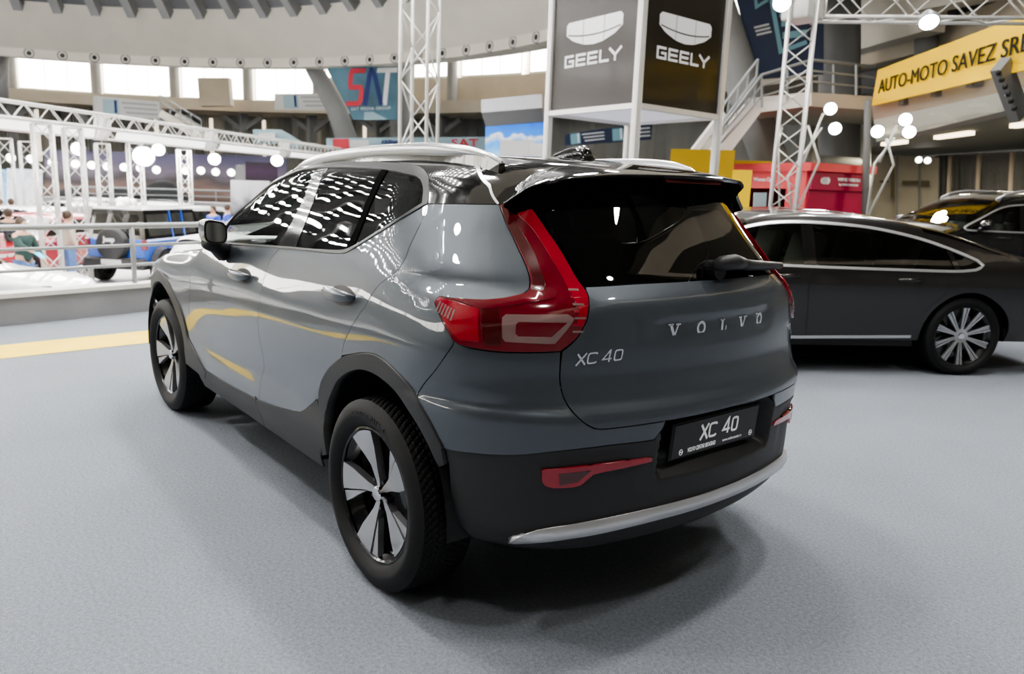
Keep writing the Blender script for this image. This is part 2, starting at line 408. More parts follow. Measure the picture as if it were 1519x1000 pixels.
XC={
'dlo_out_top': [(0.179, 1.408), (0.203, 1.444), (0.238, 1.48), (0.275, 1.508), (0.333, 1.53), (0.402, 1.542), (0.476, 1.547), (0.642, 1.553), (0.871, 1.558), (1.074, 1.558), (1.204, 1.552), (1.284, 1.544), (1.39, 1.529), (1.503, 1.507), (1.699, 1.45), (1.832, 1.379), (1.98, 1.294), (2.072, 1.233)], 
'dlo_out_bot': [(1.933, 1.138), (1.563, 1.156), (1.208, 1.173), (0.895, 1.188), (0.704, 1.195), (0.589, 1.205), (0.512, 1.231), (0.419, 1.274), (0.311, 1.325), (0.232, 1.372), (0.18, 1.409)], 
'dlo_in_top': [(0.209, 1.413), (0.238, 1.453), (0.273, 1.48), (0.319, 1.499), (0.386, 1.508), (0.541, 1.522), (0.843, 1.533), (1.13, 1.535), (1.283, 1.529), (1.408, 1.517), (1.59, 1.467), (1.767, 1.408), (1.913, 1.322), (1.974, 1.239)], 
'dlo_in_bot': [(1.903, 1.149), (1.571, 1.164), (1.217, 1.183), (0.903, 1.197), (0.676, 1.21), (0.592, 1.22), (0.507, 1.247), (0.403, 1.295), (0.289, 1.35), (0.206, 1.409)],
 'bpil_f': [(1.239, 1.531), (1.182, 1.401), (1.2, 1.282), (1.253, 1.18)],
 'bpil_r': [(1.135, 1.535), (1.069, 1.385), (1.058, 1.262), (1.07, 1.187)],
 'div_f': [(0.622, 1.529), (0.596, 1.444), (0.575, 1.318), (0.593, 1.219)],
 'div_r': [(0.568, 1.524), (0.552, 1.445), (0.536, 1.337), (0.531, 1.241)],
 'belt_shut': [(1.213, 1.179), (1.276, 1.119), (1.282, 1.059), (1.275, 0.98), (1.295, 0.896), (1.321, 0.82), (1.315, 0.817), (1.331, 0.754), (1.345, 0.674), (1.355, 0.61), (1.399, 0.557), (1.419, 0.519), (1.448, 0.466), (1.466, 0.422), (1.454, 0.401), (1.405, 0.357), (1.378, 0.331)],
 'rear_shut': [(0.179, 1.408), (0.161, 1.348), (0.15, 1.259), (0.144, 1.227), (0.159, 1.187), (0.185, 1.164), (0.23, 1.137), (0.273, 1.09), (0.303, 1.04), (0.32, 1.028), (0.413, 0.924), (0.449, 0.872), (0.461, 0.844)],
 'clad_door': [(2.49, 0.457), (2.258, 0.414), (1.822, 0.417), (1.448, 0.426), (1.224, 0.449), (1.007, 0.478), (0.94, 0.491), (0.894, 0.511), (0.818, 0.56)],
 'clad_fr_step': [(0.818, 0.56), (0.761, 0.592), (0.734, 0.606)],
 'arch_out': [(0.743, 0.56), (0.725, 0.621), (0.681, 0.686), (0.597, 0.754), (0.47, 0.827), (0.389, 0.857), (0.29, 0.882), (0.199, 0.892), (0.115, 0.877), (0.017, 0.841), (-0.042, 0.797), (-0.095, 0.737), (-0.123, 0.691), (-0.146, 0.655)],
 'arch_in': [(0.662, 0.382), (0.672, 0.448), (0.677, 0.513), (0.641, 0.602), (0.54, 0.705), (0.471, 0.753), (0.384, 0.794), (0.294, 0.819), (0.181, 0.82), (0.059, 0.788), (-0.027, 0.728), (-0.08, 0.668), (-0.126, 0.584), (-0.168, 0.465)],
 'lampo': [(-0.16, 1.417), (-0.269, 1.341), (-0.333, 1.274), (-0.362, 1.229), (-0.371, 1.195), (-0.369, 1.17), (-0.349, 1.155), (-0.298, 1.14), (-0.235, 1.131), (-0.13, 1.127), (-0.078, 1.127), (-0.07, 1.107), (-0.118, 1.055), (-0.163, 1.002), (-0.204, 0.989), (-0.286, 0.984), (-0.374, 0.987), (-0.446, 0.992), (-0.483, 1.029), (-0.511, 1.081), (-0.524, 1.122), (-0.529, 1.156), (-0.518, 1.204), (-0.493, 1.289), (-0.445, 1.367), (-0.394, 1.41), (-0.345, 1.423)],
 'lamp_clear': [(-0.296, 1.084), (-0.305, 1.093), (-0.464, 1.1), (-0.48, 1.089), (-0.43, 1.016), (-0.307, 1.017), (-0.3, 1.027)],
 'lamp_inner': [(-0.332, 1.068), (-0.339, 1.076), (-0.462, 1.078), (-0.422, 1.035), (-0.34, 1.033), (-0.332, 1.04)],
 'gateL': [(-0.446, 0.955), (-0.446, 0.908), (-0.453, 0.857), (-0.473, 0.81), (-0.502, 0.773), (-0.523, 0.758), (-0.558, 0.756), (-0.742, 0.759)],
 'gateB': [(-0.742, 0.759), (-0.846, 0.771), (-1.017, 0.781), (-1.201, 0.769)],
 'bump_low': [(-0.14, 0.657), (-0.153, 0.652), (-0.222, 0.657), (-0.32, 0.667), (-0.367, 0.674), (-0.435, 0.688), (-0.55, 0.7), (-0.672, 0.699), (-0.706, 0.7), (-0.714, 0.707), (-0.742, 0.755)],
 'fog': [(-0.407, 0.625), (-0.412, 0.629), (-0.433, 0.63), (-0.496, 0.638), (-0.555, 0.641), (-0.69, 0.643), (-0.703, 0.639), (-0.707, 0.628), (-0.557, 0.616), (-0.527, 0.61), (-0.5, 0.577), (-0.483, 0.571), (-0.436, 0.569), (-0.418, 0.575), (-0.409, 0.59)],
 'fog_in': [(-0.446, 0.617), (-0.52, 0.625), (-0.493, 0.59), (-0.45, 0.579)],
 'trim_u': [(-0.338, 0.38), (-0.352, 0.396), (-0.388, 0.424), (-0.449, 0.443), (-0.572, 0.457), (-0.749, 0.462), (-0.979, 0.468)],
 'trim_l': [(-0.338, 0.373), (-0.421, 0.397), (-0.575, 0.419), (-0.757, 0.42), (-0.99, 0.422)],
 'bump_bot': [(-0.184, 0.405), (-0.254, 0.373), (-0.338, 0.369)],
 'glassB': [(-0.536, 1.181), (-0.7, 1.188), (-0.897, 1.189)],
 'glassL': [(-0.536, 1.181), (-0.532, 1.219), (-0.505, 1.306), (-0.465, 1.391), (-0.437, 1.422)],
 'hatch_shut': [(-0.67, 1.612), (0.19, 1.581), (0.134, 1.559), (0.078, 1.53), (0.021, 1.489), (-0.145, 1.418)],
 'grayblack': [(0.183, 1.409), (0.062, 1.414), (-0.145, 1.418)],
 'bcrease': [(-0.098, 0.865), (-0.224, 0.835), (-0.395, 0.832)],
 'bump_shut': [(-0.044, 0.816), (-0.112, 0.906), (-0.161, 0.989)],
 'fdoor_shut': [(2.655, 1.042), (2.329, 1.022), (2.34, 0.847), (2.403, 0.711), (2.458, 0.535), (2.443, 0.401), (2.411, 0.354)],
 'lamp_band': [(-0.345, 1.417), (-0.394, 1.407), (-0.444, 1.364), (-0.492, 1.287), (-0.515, 1.204), (-0.527, 1.16), (-0.518, 1.122), (-0.501, 1.076), (-0.486, 1.071), (-0.494, 1.111), (-0.487, 1.15), (-0.483, 1.179), (-0.456, 1.258), (-0.402, 1.339), (-0.297, 1.397)],
 'lamp_dark': [(-0.182, 1.412), (-0.25, 1.404), (-0.379, 1.291), (-0.41, 1.216), (-0.418, 1.177), (-0.402, 1.159), (-0.376, 1.163), (-0.381, 1.19), (-0.365, 1.24), (-0.314, 1.305)],
 'lamp_refl': [(-0.085, 1.12), (-0.135, 1.117), (-0.225, 1.103), (-0.237, 1.01), (-0.181, 1.009), (-0.126, 1.058)],
 'lamp_low': [(-0.233, 1.103), (-0.286, 1.113), (-0.298, 1.006), (-0.252, 1.002)],
 'lamp_shelf': [(-0.132, 1.124), (-0.236, 1.128), (-0.298, 1.137), (-0.349, 1.15), (-0.382, 1.163), (-0.447, 1.159), (-0.438, 1.144), (-0.349, 1.127), (-0.251, 1.105), (-0.225, 1.105)],
 'plate': [(-0.76, 0.754), (-1.208, 0.75), (-1.269, 0.609), (-0.804, 0.608)],
 'recess': [(-0.742, 0.755), (-0.71, 0.704), (-0.78, 0.617), (-0.797, 0.579), (-0.827, 0.564)]}
# ------------------------------------------------------------------ lettering drawn as strokes
def stroke(mb, pts, w, t=.001):
    """flat stroke in the xy plane, mitred"""
    P = [Vector((p[0], p[1])) for p in pts]; L = []; R = []
    for i, p in enumerate(P):
        d0 = (P[i]-P[i-1]).normalized() if i else None; d1 = (P[i+1]-P[i]).normalized() if i < len(P)-1 else None
        if P[0] == P[-1] and i in (0, len(P)-1): d0 = (P[-1]-P[-2]).normalized(); d1 = (P[1]-P[0]).normalized()
        d0 = d0 or d1; d1 = d1 or d0; n0 = Vector((-d0.y, d0.x)); n1 = Vector((-d1.y, d1.x)); m = (n0+n1)
        m = m/max(.5, m.length_squared)*2*(1/2) if False else m.normalized()/max(.5, m.normalized().dot(n0))
        L.append(p+m*w/2); R.append(p-m*w/2)
    V = []; n = len(P)
    for z in (-t, t): V += [(v.x, v.y, z) for v in L]+[(v.x, v.y, z) for v in R]
    F = []
    for i in range(n-1):
        F += [(2*n+i, 2*n+i+1, 3*n+i+1, 3*n+i), (i, n+i, n+i+1, i+1), (i, i+1, 2*n+i+1, 2*n+i), (n+i, 3*n+i, 3*n+i+1, n+i+1)]
    F += [(0, 2*n, 3*n, n), (n-1, 2*n-1, 4*n-1, 3*n-1)]
    mb.add(V, F)
def squircle(cx, cy, a, b, t0, t1, n=26, e=.42):
    o = []
    for t in np.linspace(t0, t1, n):
        c, s = math.cos(t), math.sin(t); o.append((cx+a*np.sign(c)*abs(c)**e, cy+b*np.sign(s)*abs(s)**e))
    return o
def eurostile(txt, M, width, height, m, parent, t=.001, shear=0., name='lettering', wgt=.14):
    """wide square-shouldered capitals: X C 4 0"""
    mb = MB(); h = height; w = h*1.02; sw = h*wgt; x = 0
    cells = [(c, .22*w if c == ' ' and name == 'model_badge' else .55*w if c == ' ' else w*1.0) for c in txt]
    tot = sum(c[1]+.22*h for c in cells)-.22*h; k = width/tot; x = -width/2
    sh = Matrix(((1, shear, 0, 0), (0, 1, 0, 0), (0, 0, 1, 0), (0, 0, 0, 1)))
    mb.xf(M @ sh)
    for c, cw in cells:
        W_ = cw*k; a = W_/2; cx = x+a; b = h/2
        if c == 'X':
            stroke(mb, [(x, -b+.0), (x+W_, b)], sw*1.1, t); stroke(mb, [(x, b), (x+W_, -b)], sw*1.1, t)
        elif c == 'C': stroke(mb, squircle(cx, 0, a, b-sw/2, .16*PI, 1.84*PI), sw, t)
        elif c == '0':
            q = squircle(cx, 0, a-sw/2, b-sw/2, 0, 2*PI, 41); q[-1] = q[0]; stroke(mb, q, sw, t)
        elif c == '4':
            stroke(mb, [(x+W_*.74, -b), (x+W_*.74, b-.0), (x+W_*.66, b-sw*.3), (x+.02*W_, -b+h*.27), (x+W_, -b+h*.27)], sw, t)
        x += W_+.22*h*k
    return mb.build(name, m, parent)
def wide_xc40(T, M, pl):
    eurostile('XC 40', M @ Matrix.Translation((.012, .012, .0095)), .212, .056, MATS['text_white'], pl, .0004, wgt=.15, name='plate_lettering')
def letter_serif(ch, M, h, m, parent):
    mb = MB().xf(M); b = h/2; w = h*.26; t = .0035
    if ch == 'V':
        stroke(mb, [(-.40*h, b-.05*h), (.02*h, -b)], w, t); stroke(mb, [(.02*h, -b), (.36*h, b-.05*h)], w*.55, t)
        stroke(mb, [(-.66*h, b-.05*h), (-.14*h, b-.05*h)], h*.12, t); stroke(mb, [(.14*h, b-.05*h), (.62*h, b-.05*h)], h*.12, t)
    elif ch == 'O':
        q = [(.40*h*math.cos(a), .44*h*math.sin(a)) for a in np.linspace(0, 2*PI, 29)]; q[-1] = q[0]; stroke(mb, q, w*.85, t)
    elif ch == 'L':
        stroke(mb, [(-.14*h, b), (-.14*h, -b)], w, t); stroke(mb, [(-.42*h, b-.05*h), (.14*h, b-.05*h)], h*.12, t)
        stroke(mb, [(-.42*h, -b+.05*h), (.40*h, -b+.05*h)], h*.12, t); stroke(mb, [(.36*h, -b), (.38*h, -.05*h)], h*.12, t)
    return mb.build('brand_letter', m, parent)
# ------------------------------------------------------------------ shared car materials
mat('car_paint', (.064, .077, .092), .40, .40, 1., .008)
MATS['car_paint'].node_tree.nodes['Principled BSDF'].inputs['Coat IOR'].default_value = 1.55
mat('black_gloss', (.0075, .007, .0065), .08, 0, 1., .01)
mat('plastic_black', (.030, .030, .031), .50, 0, noise=(900, .08), spec=.5)
mat('plastic_dark', (.012, .012, .012), .5)
mat('rubber', (.010, .010, .0105), .62, spec=.35)
mat('rubber_text', (.022, .022, .022), .55)
mat('satin_silver', (.62, .62, .63), .30, .75)
mat('silver_paint', (.70, .70, .71), .22, .55, .6)
mat('chrome', (.85, .85, .86), .06, 1.)
mat('alloy', (.50, .50, .51), .30, .85, .5)
mat('alloy_dark', (.012, .012, .013), .22, .2, .8)
mat('cabin', (.012, .012, .013), .7)
mat('seat_dark', (.02, .02, .022), .6)
mat('seat_light', (.62, .60, .55), .6)
mat('lamp_red', (.135, .002, .010), .10, 0, 1., .008, emit=(.5, .0, .02), es=.02)
mat('lamp_bright', (.27, .003, .016), .10, 0, 1., .008, emit=(1, .01, .04), es=.035)
mat('lamp_deep', (.07, .001, .003), .18, 0, 1., .01)
mat('lamp_clear', (.27, .17, .165), .16, .2, 1., .01)
mat('rubber_seal', (.004, .004, .004), .9, spec=.02)
mat('reflector_red', (.24, .003, .014), .2, 0, 1., .02, emit=(1, .0, .03), es=.03)
mat('text_chrome', (.82, .82, .83), .12, .9)
mat('text_white', (.88, .88, .86), .5, emit=(1, 1, 1), es=.12)  # faint glow put into the white to brighten the plate lettering
mat('plate_black', (.012, .010, .009), .30, 0, .25, .05, spec=.3)
mat('window_trim', (.040, .040, .042), .36, .6)
glass('glass_clear', (.50, .56, .52))
glass('glass_dark', (.16, .165, .16))
glass('glass_rear', (.10, .10, .10))

mat('brake_strip', (.10, .006, .012), .25)
def rings(b):
    """turn a left ring outline into the whole-width outline"""
    return lambda pts: [(-2*b.L-2*b.py-u, z) for u, z in pts]
def wheel(parent, c, side, spokes, R=.358, W=.235, rr=.25, fin='alloy', tread=True, steer=0., text=None):
    """wheel > tyre, spoke..., hub_cap, wheel_nut...; the wheel axis is y, outer face towards side"""
    M = Matrix.Translation(Vector(c)) @ Matrix.Rotation(steer, 4, 'Z') @ Matrix.Scale(side, 4, (0, 1, 0))
    A = M @ Matrix.Rotation(-PI/2, 4, 'X')   # local z of a lathe -> +y (outwards)
    hw = W/2
    prof = [(rr-.016, -hw+.01), (rr-.02, .02), (rr-.035, .035), (rr-.016, hw-.045), (rr+.002, hw-.030), (rr+.003, hw-.018), (rr-.004, hw-.016), (rr-.010, hw-.022)]
    w = MB().lathe(prof, A, 64); w.lathe([(.0, -.02), (rr-.02, -.02)], A, 32)
    root = w.build('wheel', MATS['alloy_dark'], parent, auto=40)
    # tyre with chevron grooves
    n = 420 if tread else 64; cols = np.linspace(-1, 1, 45 if tread else 7); V = []; F = []
    sw_out = [(rr+.004, hw-.020), (rr+.018, hw-.004), (rr+.04, hw+.003), (rr+.046, hw+.0055), (R-.05, hw+.0045), (R-.030, hw-.002), (R-.016, hw-.012)]
    sw_in = [(r, -h) for r, h in sw_out][::-1]
    tw = hw-.018
    for i in range(n):
        a = 2*PI*i/n; ring = []
        for r, h in sw_in: ring.append((r, h))
        for q in cols:
            y = q*tw; r = R-.006*abs(q)**3
            if tread:
                ph = (a/(2*PI)*84 + abs(q)**1.3*2.4) % 1.0
                if ph < .26 and abs(q) > .05: r -= .0055*min(1, (1.02-abs(q))*9)
                elif abs(abs(q)-.42) < .03: r -= .003
            ring.append((r, y))
        for r, h in sw_out[::-1]: ring.append((r, h))
        k = len(ring)
        for r, h in ring: V.append(A @ Vector((r*math.cos(a), r*math.sin(a), h)))
    for i in range(n):
        for j in range(k-1):
            p, q = i*k+j, ((i+1) % n)*k+j; F.append((p, q, q+1, p+1))
    t = MB().add(V, F).build('tyre', MATS['rubber'], root, auto=35)
    if text:
        for word, ang, rad, size in text:
            adv = 0.
            for k, ch in enumerate(word):
                aa = math.radians(ang)-(adv+.5*size*.62)/rad
                adv += size*(.80 if ch in 'CMO' else .34 if ch in 'I1' else .66)
                if ch == ' ': continue
                p = M @ Vector((-rad*math.cos(aa), hw+.0052, rad*math.sin(aa)))
                xd = M.to_3x3() @ Vector((math.sin(aa), 0, math.cos(aa))); yd = M.to_3x3() @ Vector((-math.cos(aa), 0, math.sin(aa)))
                text_obj('tyre_lettering', ch, size, frame(p, xd, yd), MATS['rubber_text'], root, depth=.0012, sx=.9)
    spokes(root, M, hw, rr, fin)
    cap = MB().lathe([(0, hw-.030), (.024, hw-.031), (.029, hw-.036), (.030, hw-.06)], A, 20).build('hub_cap', MATS['chrome'], root, auto=40)
    for k in range(5):
        a = 2*PI*(k+.35)/5
        MB().lathe([(0, hw-.045), (.008, hw-.045), (.009, hw-.075)], A @ Matrix.Translation((.056*math.cos(a), .056*math.sin(a), 0)), 6).build('wheel_nut', MATS['alloy_dark'], root)
    return root
def plate_in_wheel(root, M, poly, yf, m, name, t=.03, h=.018):
    """a flat-ish spoke: outline in the wheel plane (x to the rear seen from outside, z up), yf(r) the face depth"""
    po = poly; lo = np.min(po, 0); hi = np.max(po, 0)
    gx, gz = np.meshgrid(np.arange(lo[0], hi[0], h), np.arange(lo[1], hi[1], h)); G = np.stack([gx.ravel(), gz.ravel()], 1)
    k = inside(G, po) & (dist_poly(G, po) > .5*h); V2 = [tuple(v) for v in po]+[tuple(v) for v in G[k]]
    n = len(po)
    vo, eo, fo, *_ = geometry.delaunay_2d_cdt([Vector(v) for v in V2], [(i, (i+1) % n) for i in range(n)], [], 0, 1e-6)
    P = np.array([(v.x, v.y) for v in vo]); F = [tuple(f) for f in fo if inside(P[list(f)].mean(0)[None], po)[0]]
    V = [M @ Vector((-x, yf(math.hypot(x, z)), z)) for x, z in P]
    nb = len(V); V += [M @ Vector((-x*.985, yf(math.hypot(x, z))-t, z*.985)) for x, z in P[:n]]
    F += [(i, (i+1) % n, nb+(i+1) % n, nb+i) for i in range(n)]
    return MB().add(V, F).build(name, m, root, auto=30)
def pol(r, a): return (r*math.cos(math.radians(a)), r*math.sin(math.radians(a)))
def spokes_petal(root, M, hw, rr, fin):
    yf = lambda r: hw-.050+.030*min(1, max(0, (r-.03)/.20))**1.3
    y2 = lambda r: yf(r)-.004
    for k in range(5):
        a0 = 94.6+72*k     # anticlockwise edge list; seen from outside the rear is to the right
        big = [pol(rr-.012, a0+d) for d in np.linspace(0, 26.2, 7)]+[pol(.16, a0+25.5), pol(.10, a0+24.5), pol(.05, a0+29), pol(.024, a0+40), pol(.024, a0+4), pol(.05, a0-2), pol(.085, a0+1.5), pol(.12, a0+0), pol(.18, a0-1.5)]
        plate_in_wheel(root, M, big, yf, MATS[fin], 'spoke')
        sm = [pol(rr-.012, a0+d) for d in np.linspace(28.3, 38.5, 4)]+[pol(.20, a0+37), pol(.15, a0+33), pol(.115, a0+29.5), pol(.105, a0+27.2), pol(.16, a0+27.6)]
        plate_in_wheel(root, M, sm, y2, MATS[fin], 'spoke_blade', t=.025)
    return
def spokes_multi(root, M, hw, rr, fin):
    yf = lambda r: hw-.045+.028*min(1, max(0, (r-.03)/.20))
    for k in range(10):
        a0 = 90+36*k
        for d0, w in ((-4.5, 3.4), (0, 2.2), (4.5, 3.4)):
            p = [pol(rr-.01, a0+d0-w/2*1.15), pol(rr-.01, a0+d0+w/2*1.15), pol(.055, a0+d0*1.7+w*1.5), pol(.055, a0+d0*1.7-w*1.5)]
            plate_in_wheel(root, M, p, yf if d0 else (lambda r: yf(r)-.006), MATS[fin], 'spoke', t=.02)
    plate_in_wheel(root, M, [pol(.062, a) for a in range(0, 360, 20)], yf, MATS[fin], 'hub_plate', t=.02)

# ------------------------------------------------------------------ the grey compact SUV in front
def make_body_xc():
    zs = [.20,.30,.36,.46,.56,.66,.78,.88,.97,1.06,1.15,1.25,1.35,1.45,1.53,1.62]
    m_ = [.80,.86,.872,.878,.862,.878,.903,.912,.908,.878,.845,.805,.760,.708,.655,.55]
    xs = [-.85,-.6,-.3,0,.35,.8,1.3,1.9,2.3,2.7,3.1,3.5]
    q_ = [.80,.86,.88,.895,.900,.905,.912,.916,.914,.902,.875,.835,.785,.725,.67,.56]
    f_ = [.80,.86,.88,.892,.897,.900,.905,.903,.890,.865,.835,.795,.745,.69,.63,.53]
    mix = lambda a, b, t: [p*(1-t)+q*t for p, q in zip(a, b)]
    up = [0]*9+[.01,.02,.03,.03,.03,.03,.03]
    sub = lambda r, low, k: [p-low-k*q for p, q in zip(r, up)]
    rows = [sub(q_,.075,2.2),sub(q_,.03,1.5),sub(q_,.006,.7),q_,mix(q_,m_,.6),m_,[v-.003 for v in m_],mix(m_,f_,.4),f_,f_,[v-.04 for v in f_],[v-.16 for v in f_]]
    S = Tab2(xs, zs, rows, .07, .016)
    R = Tab1([(.2,-.60),(.28,-.70),(.34,-.80),(.40,-.835),(.58,-.85),(.66,-.856),(.74,-.864),(.795,-.866),(.832,-.832),(.90,-.813),(1.0,-.812),(1.08,-.806),(1.14,-.785),(1.19,-.735),(1.30,-.672),(1.40,-.612),(1.48,-.562),(1.56,-.50)], .012)
    F = Tab1([(.2,3.2),(.35,3.5),(.6,3.56),(.8,3.54),(.95,3.46),(1.05,3.3)], .03)
    T = Tab1([(-.8,1.53),(-.5,1.565),(-.1,1.596),(.4,1.609),(.8,1.607),(1.15,1.59),(1.35,1.555),(1.9,1.25),(2.1,1.13),(2.25,1.09),(2.8,1.04),(3.3,.95),(3.6,.8)], .05)
    bow = Tab1([(.2,.29),(1.1,.29),(1.2,.3),(1.3,.38),(1.45,.48),(1.5,.48)], .03)
    kr = Tab1([(.2,.34),(1.15,.35),(1.3,.42),(1.6,.42)], .05)
    return Body(S, R, F, T, bow, .25, .06, kr, .09, -.25, .45, 2.75)
def sstep(a, b, x): t = np.clip((x-a)/(b-a), 0, 1); return t*t*(3-2*t)
BX = make_body_xc()
def snap(b, p):
    p = np.array([p], float)
    for _ in range(12): p = p-b.nrm(p)*b.g(p[:, 0], p[:, 1], p[:, 2])[:, None]
    return p[0]
def build_xc40():
    D = XC; b = BX; mirr = rings(b)
    car = thing('suv', 'blue-grey compact SUV with black roof parked on grey carpet in the foreground, seen from behind', 'car', (1.3, 0, 0))
    P = lambda out, m, n, ch='ring', par=car, **k: patch(b, ch, out, MATS[m], n, par, **k)
    def both(out, m, n, **k): return [P(out, m, n, **k), P(out, m, n, mirror=True, **k)]
    rev = lambda n: D[n][::-1]
    flip = lambda l: mirr(l)[::-1]
    # ---- side windows
    dout, din = D['dlo_out_top'], D['dlo_in_top']
    topo, boto = dout+[(2.10, 1.195)], [(2.02, 1.134)]+D['dlo_out_bot']
    inner = loop(('c', D['dlo_in_top']+[(2.01, 1.20)]), ('c', [(1.97, 1.147)]+D['dlo_in_bot']), step=.025)
    outer = loop(('c', topo), ('c', boto), step=.025)
    both(outer, 'window_trim', 'window_frame', holes=[inner], off=.004, h=.03, rim=.016, gap=.001)
    it, ib = D['dlo_in_top'], D['dlo_in_bot']
    def seg(line, u0, u1):  # part of an outline between two u values, ends interpolated
        L = sorted(line, key=lambda q: q[0]); us = [q[0] for q in L]; zs = [q[1] for q in L]
        pts = [(u0, float(np.interp(u0, us, zs)))]+[q for q in L if u0 < q[0] < u1]+[(u1, float(np.interp(u1, us, zs)))]
        return pts
    bf, br, df, dr = D['bpil_f'], D['bpil_r'], D['div_f'], D['div_r']
    rear_c = [q for q in it if q[0] < .3]
    fw = loop(seg(it, bf[0][0], 1.974)+[(2.01, 1.20)], [(1.97, 1.147)]+seg(ib, bf[-1][0], 1.903)[::-1], ('c', bf[::-1]), step=.03)
    rw = loop(seg(it, df[0][0], br[0][0]), ('c', br), seg(ib, df[-1][0], br[-1][0])[::-1], ('c', df[::-1]), step=.03)
    qtop = [q for q in it if q[0] < dr[0][0]]
    qw = loop(('c', qtop+[dr[0]]), ('c', dr), ('c', seg([q for q in ib if q[0] < .6], .209, dr[-1][0])[::-1]), step=.025)
    both(fw, 'glass_clear', 'front_side_window', off=-.004, h=.05, rim=0)
    both(rw, 'glass_dark', 'rear_side_window', off=-.004, h=.05, rim=0)
    both(qw, 'glass_dark', 'quarter_window', off=-.004, h=.05, rim=0)
    pil = loop([bf[0]]+[(bf[0][0]*.5+br[0][0]*.5, bf[0][1]+.002), br[0]], ('c', br), [br[-1], bf[-1]], ('c', bf[::-1]), step=.03)
    both(pil, 'black_gloss', 'door_pillar', off=-.001, h=.04, rim=.006, gap=.0)
    dv = loop([df[0], dr[0]], ('c', dr), [dr[-1], df[-1]], ('c', df[::-1]), step=.03)
    both(dv, 'rubber_seal', 'window_divider', off=0, h=.03, rim=.006, gap=.0)
    # ---- doors, wings, quarter panels
    belt = D['dlo_out_bot']
    bs, rs, cd = D['belt_shut'], D['rear_shut'], D['clad_door']
    fsh = [(2.345, 1.020), (2.335, .93), (2.34, .847), (2.395, .711), (2.452, .545), (2.46, .47)]
    beltf = [(2.20, 1.127), (2.05, 1.133)]+[q for q in belt if q[0] > 1.25]+[bs[0]]
    bsu = [q for q in bs if q[1] > .47]
    cl = lambda u0, u1: seg(cd, u0, u1)
    front = loop(beltf, ('c', bsu), cl(bsu[-1][0], 2.45), ('c', fsh[::-1]), [(2.30, 1.09)])
    both(front, 'car_paint', 'front_door', h=.035)
    ao = D['arch_out']
    rs2 = [q for q in rs if q[1] > .87]+[(.462, .838)]
    arch_front = [q for q in ao if q[0] > .462]      # from the arch foot up to the door cut
    beltr = [bs[0]]+[q for q in belt if .2 < q[0] < 1.2]+[rs[0]]
    step = D['clad_fr_step']
    rear = loop(beltr, ('c', rs2), arch_front[::-1], [(.765, .592)], seg(cd, .83, bsu[-1][0]), ('c', bsu[::-1]))
    both(rear, 'car_paint', 'rear_door', h=.03)
    lo_ = D['lampo']; bsh = D['bump_shut']
    lamp_left = lo_[:12]        # top-left corner down the inner edge and out to the left tip
    quarter = loop(('c', rs2[::-1]), D['grayblack'], ('c', lamp_left[:5]), ('c', lamp_left[4:9]), ('c', lamp_left[8:12]), ('c', lo_[11:14]), ('c', bsh[::-1]), ('c', [q for q in ao if -.05 < q[0] < .462][::-1]), step=.018)
    both(quarter, 'car_paint', 'quarter_panel', h=.028)
    # front wing (over the front wheel) and bonnet
    fx = lambda l: [(2*(2.702/2+.25)-u+.006, z) for u, z in l]   # mirror the rear arch onto the front axle
    fao = fx(ao); fai = fx(D['arch_in'])
    wing = loop(fsh[::-1][1:], [(2.30, 1.09), (2.45, 1.065), (2.8, 1.02), (3.1, .985), (3.36, .93)], [(3.38, .70), (3.13, .66)], ('c', fao[::-1][1:12]), step=.025)
    both(wing, 'car_paint', 'front_wing', h=.04)
    # ---- nose
    uf = b.pxf-b.px+b.L+b.py; fm = lambda l: [(2*uf-u, z) for u, z in l][::-1]
    nose = curve([(uf, .93), (3.75, .93), (3.36, .93)], .03)+resample([(3.38, .70), (3.17, .655), (3.20, .45), (3.30, .36), (uf, .36)], .03)
    P(loop(nose+fm(nose), step=.04), 'car_paint', 'front_bumper', h=.05)
    lowb = resample([(uf, .46), (3.55, .46), (3.19, .62), (3.19, .45), (3.30, .30), (uf, .28)], .03)
    P(loop(lowb+fm(lowb), step=.04), 'plastic_black', 'front_bumper_lower', off=.005, h=.05)
    gr = [(uf-.34, .86), (uf+.34, .86), (uf+.28, .62), (uf-.28, .62)]
    P(loop(gr, step=.04), 'plastic_dark', 'front_grille', off=.004, h=.05)
    both(loop([(3.42, .86), (3.68, .84), (3.70, .76), (3.55, .74), (3.42, .80)], step=.03), 'lamp_clear', 'head_lamp', off=.004, h=.04)
    # ---- black wheel-arch and sill cladding
    ai = D['arch_in']
    aor, air = ao, ai
    arch = loop(('c', ao), [(-.140, .655), (-.150, .60)], ('c', [(-.128, .585)]+ai[::-1][2:]), [ai[0], (.72, .36), (.745, .40), ao[0]], step=.018)
    both(arch, 'plastic_black', 'wheel_arch_trim', off=.007, h=.022, rim=.04)
    farch = loop(('c', fao), [(3.10, .60)], ('c', fai[::-1][1:]), [(2.22, .36), (2.19, .40)], step=.02)
    both(farch, 'plastic_black', 'wheel_arch_trim', off=.007, h=.025, rim=.04)
    sill_f = loop(seg(cd, 1.462, 2.40), [(2.36, .40), (2.29, .30), (1.40, .30)], [(1.405, .357), (1.454, .401), (1.462, .44)], step=.025)
    sill_r = loop([(.752, .595), (.818, .56), (.894, .511)]+seg(cd, .95, 1.458), [(1.458, .43), (1.448, .401), (1.40, .357), (1.39, .30), (.74, .30), (.735, .40), (.742, .56)], step=.025)
    both(sill_f, 'plastic_black', 'door_cladding', off=.004, h=.03)
    both(sill_r, 'plastic_black', 'door_cladding', off=.004, h=.03)
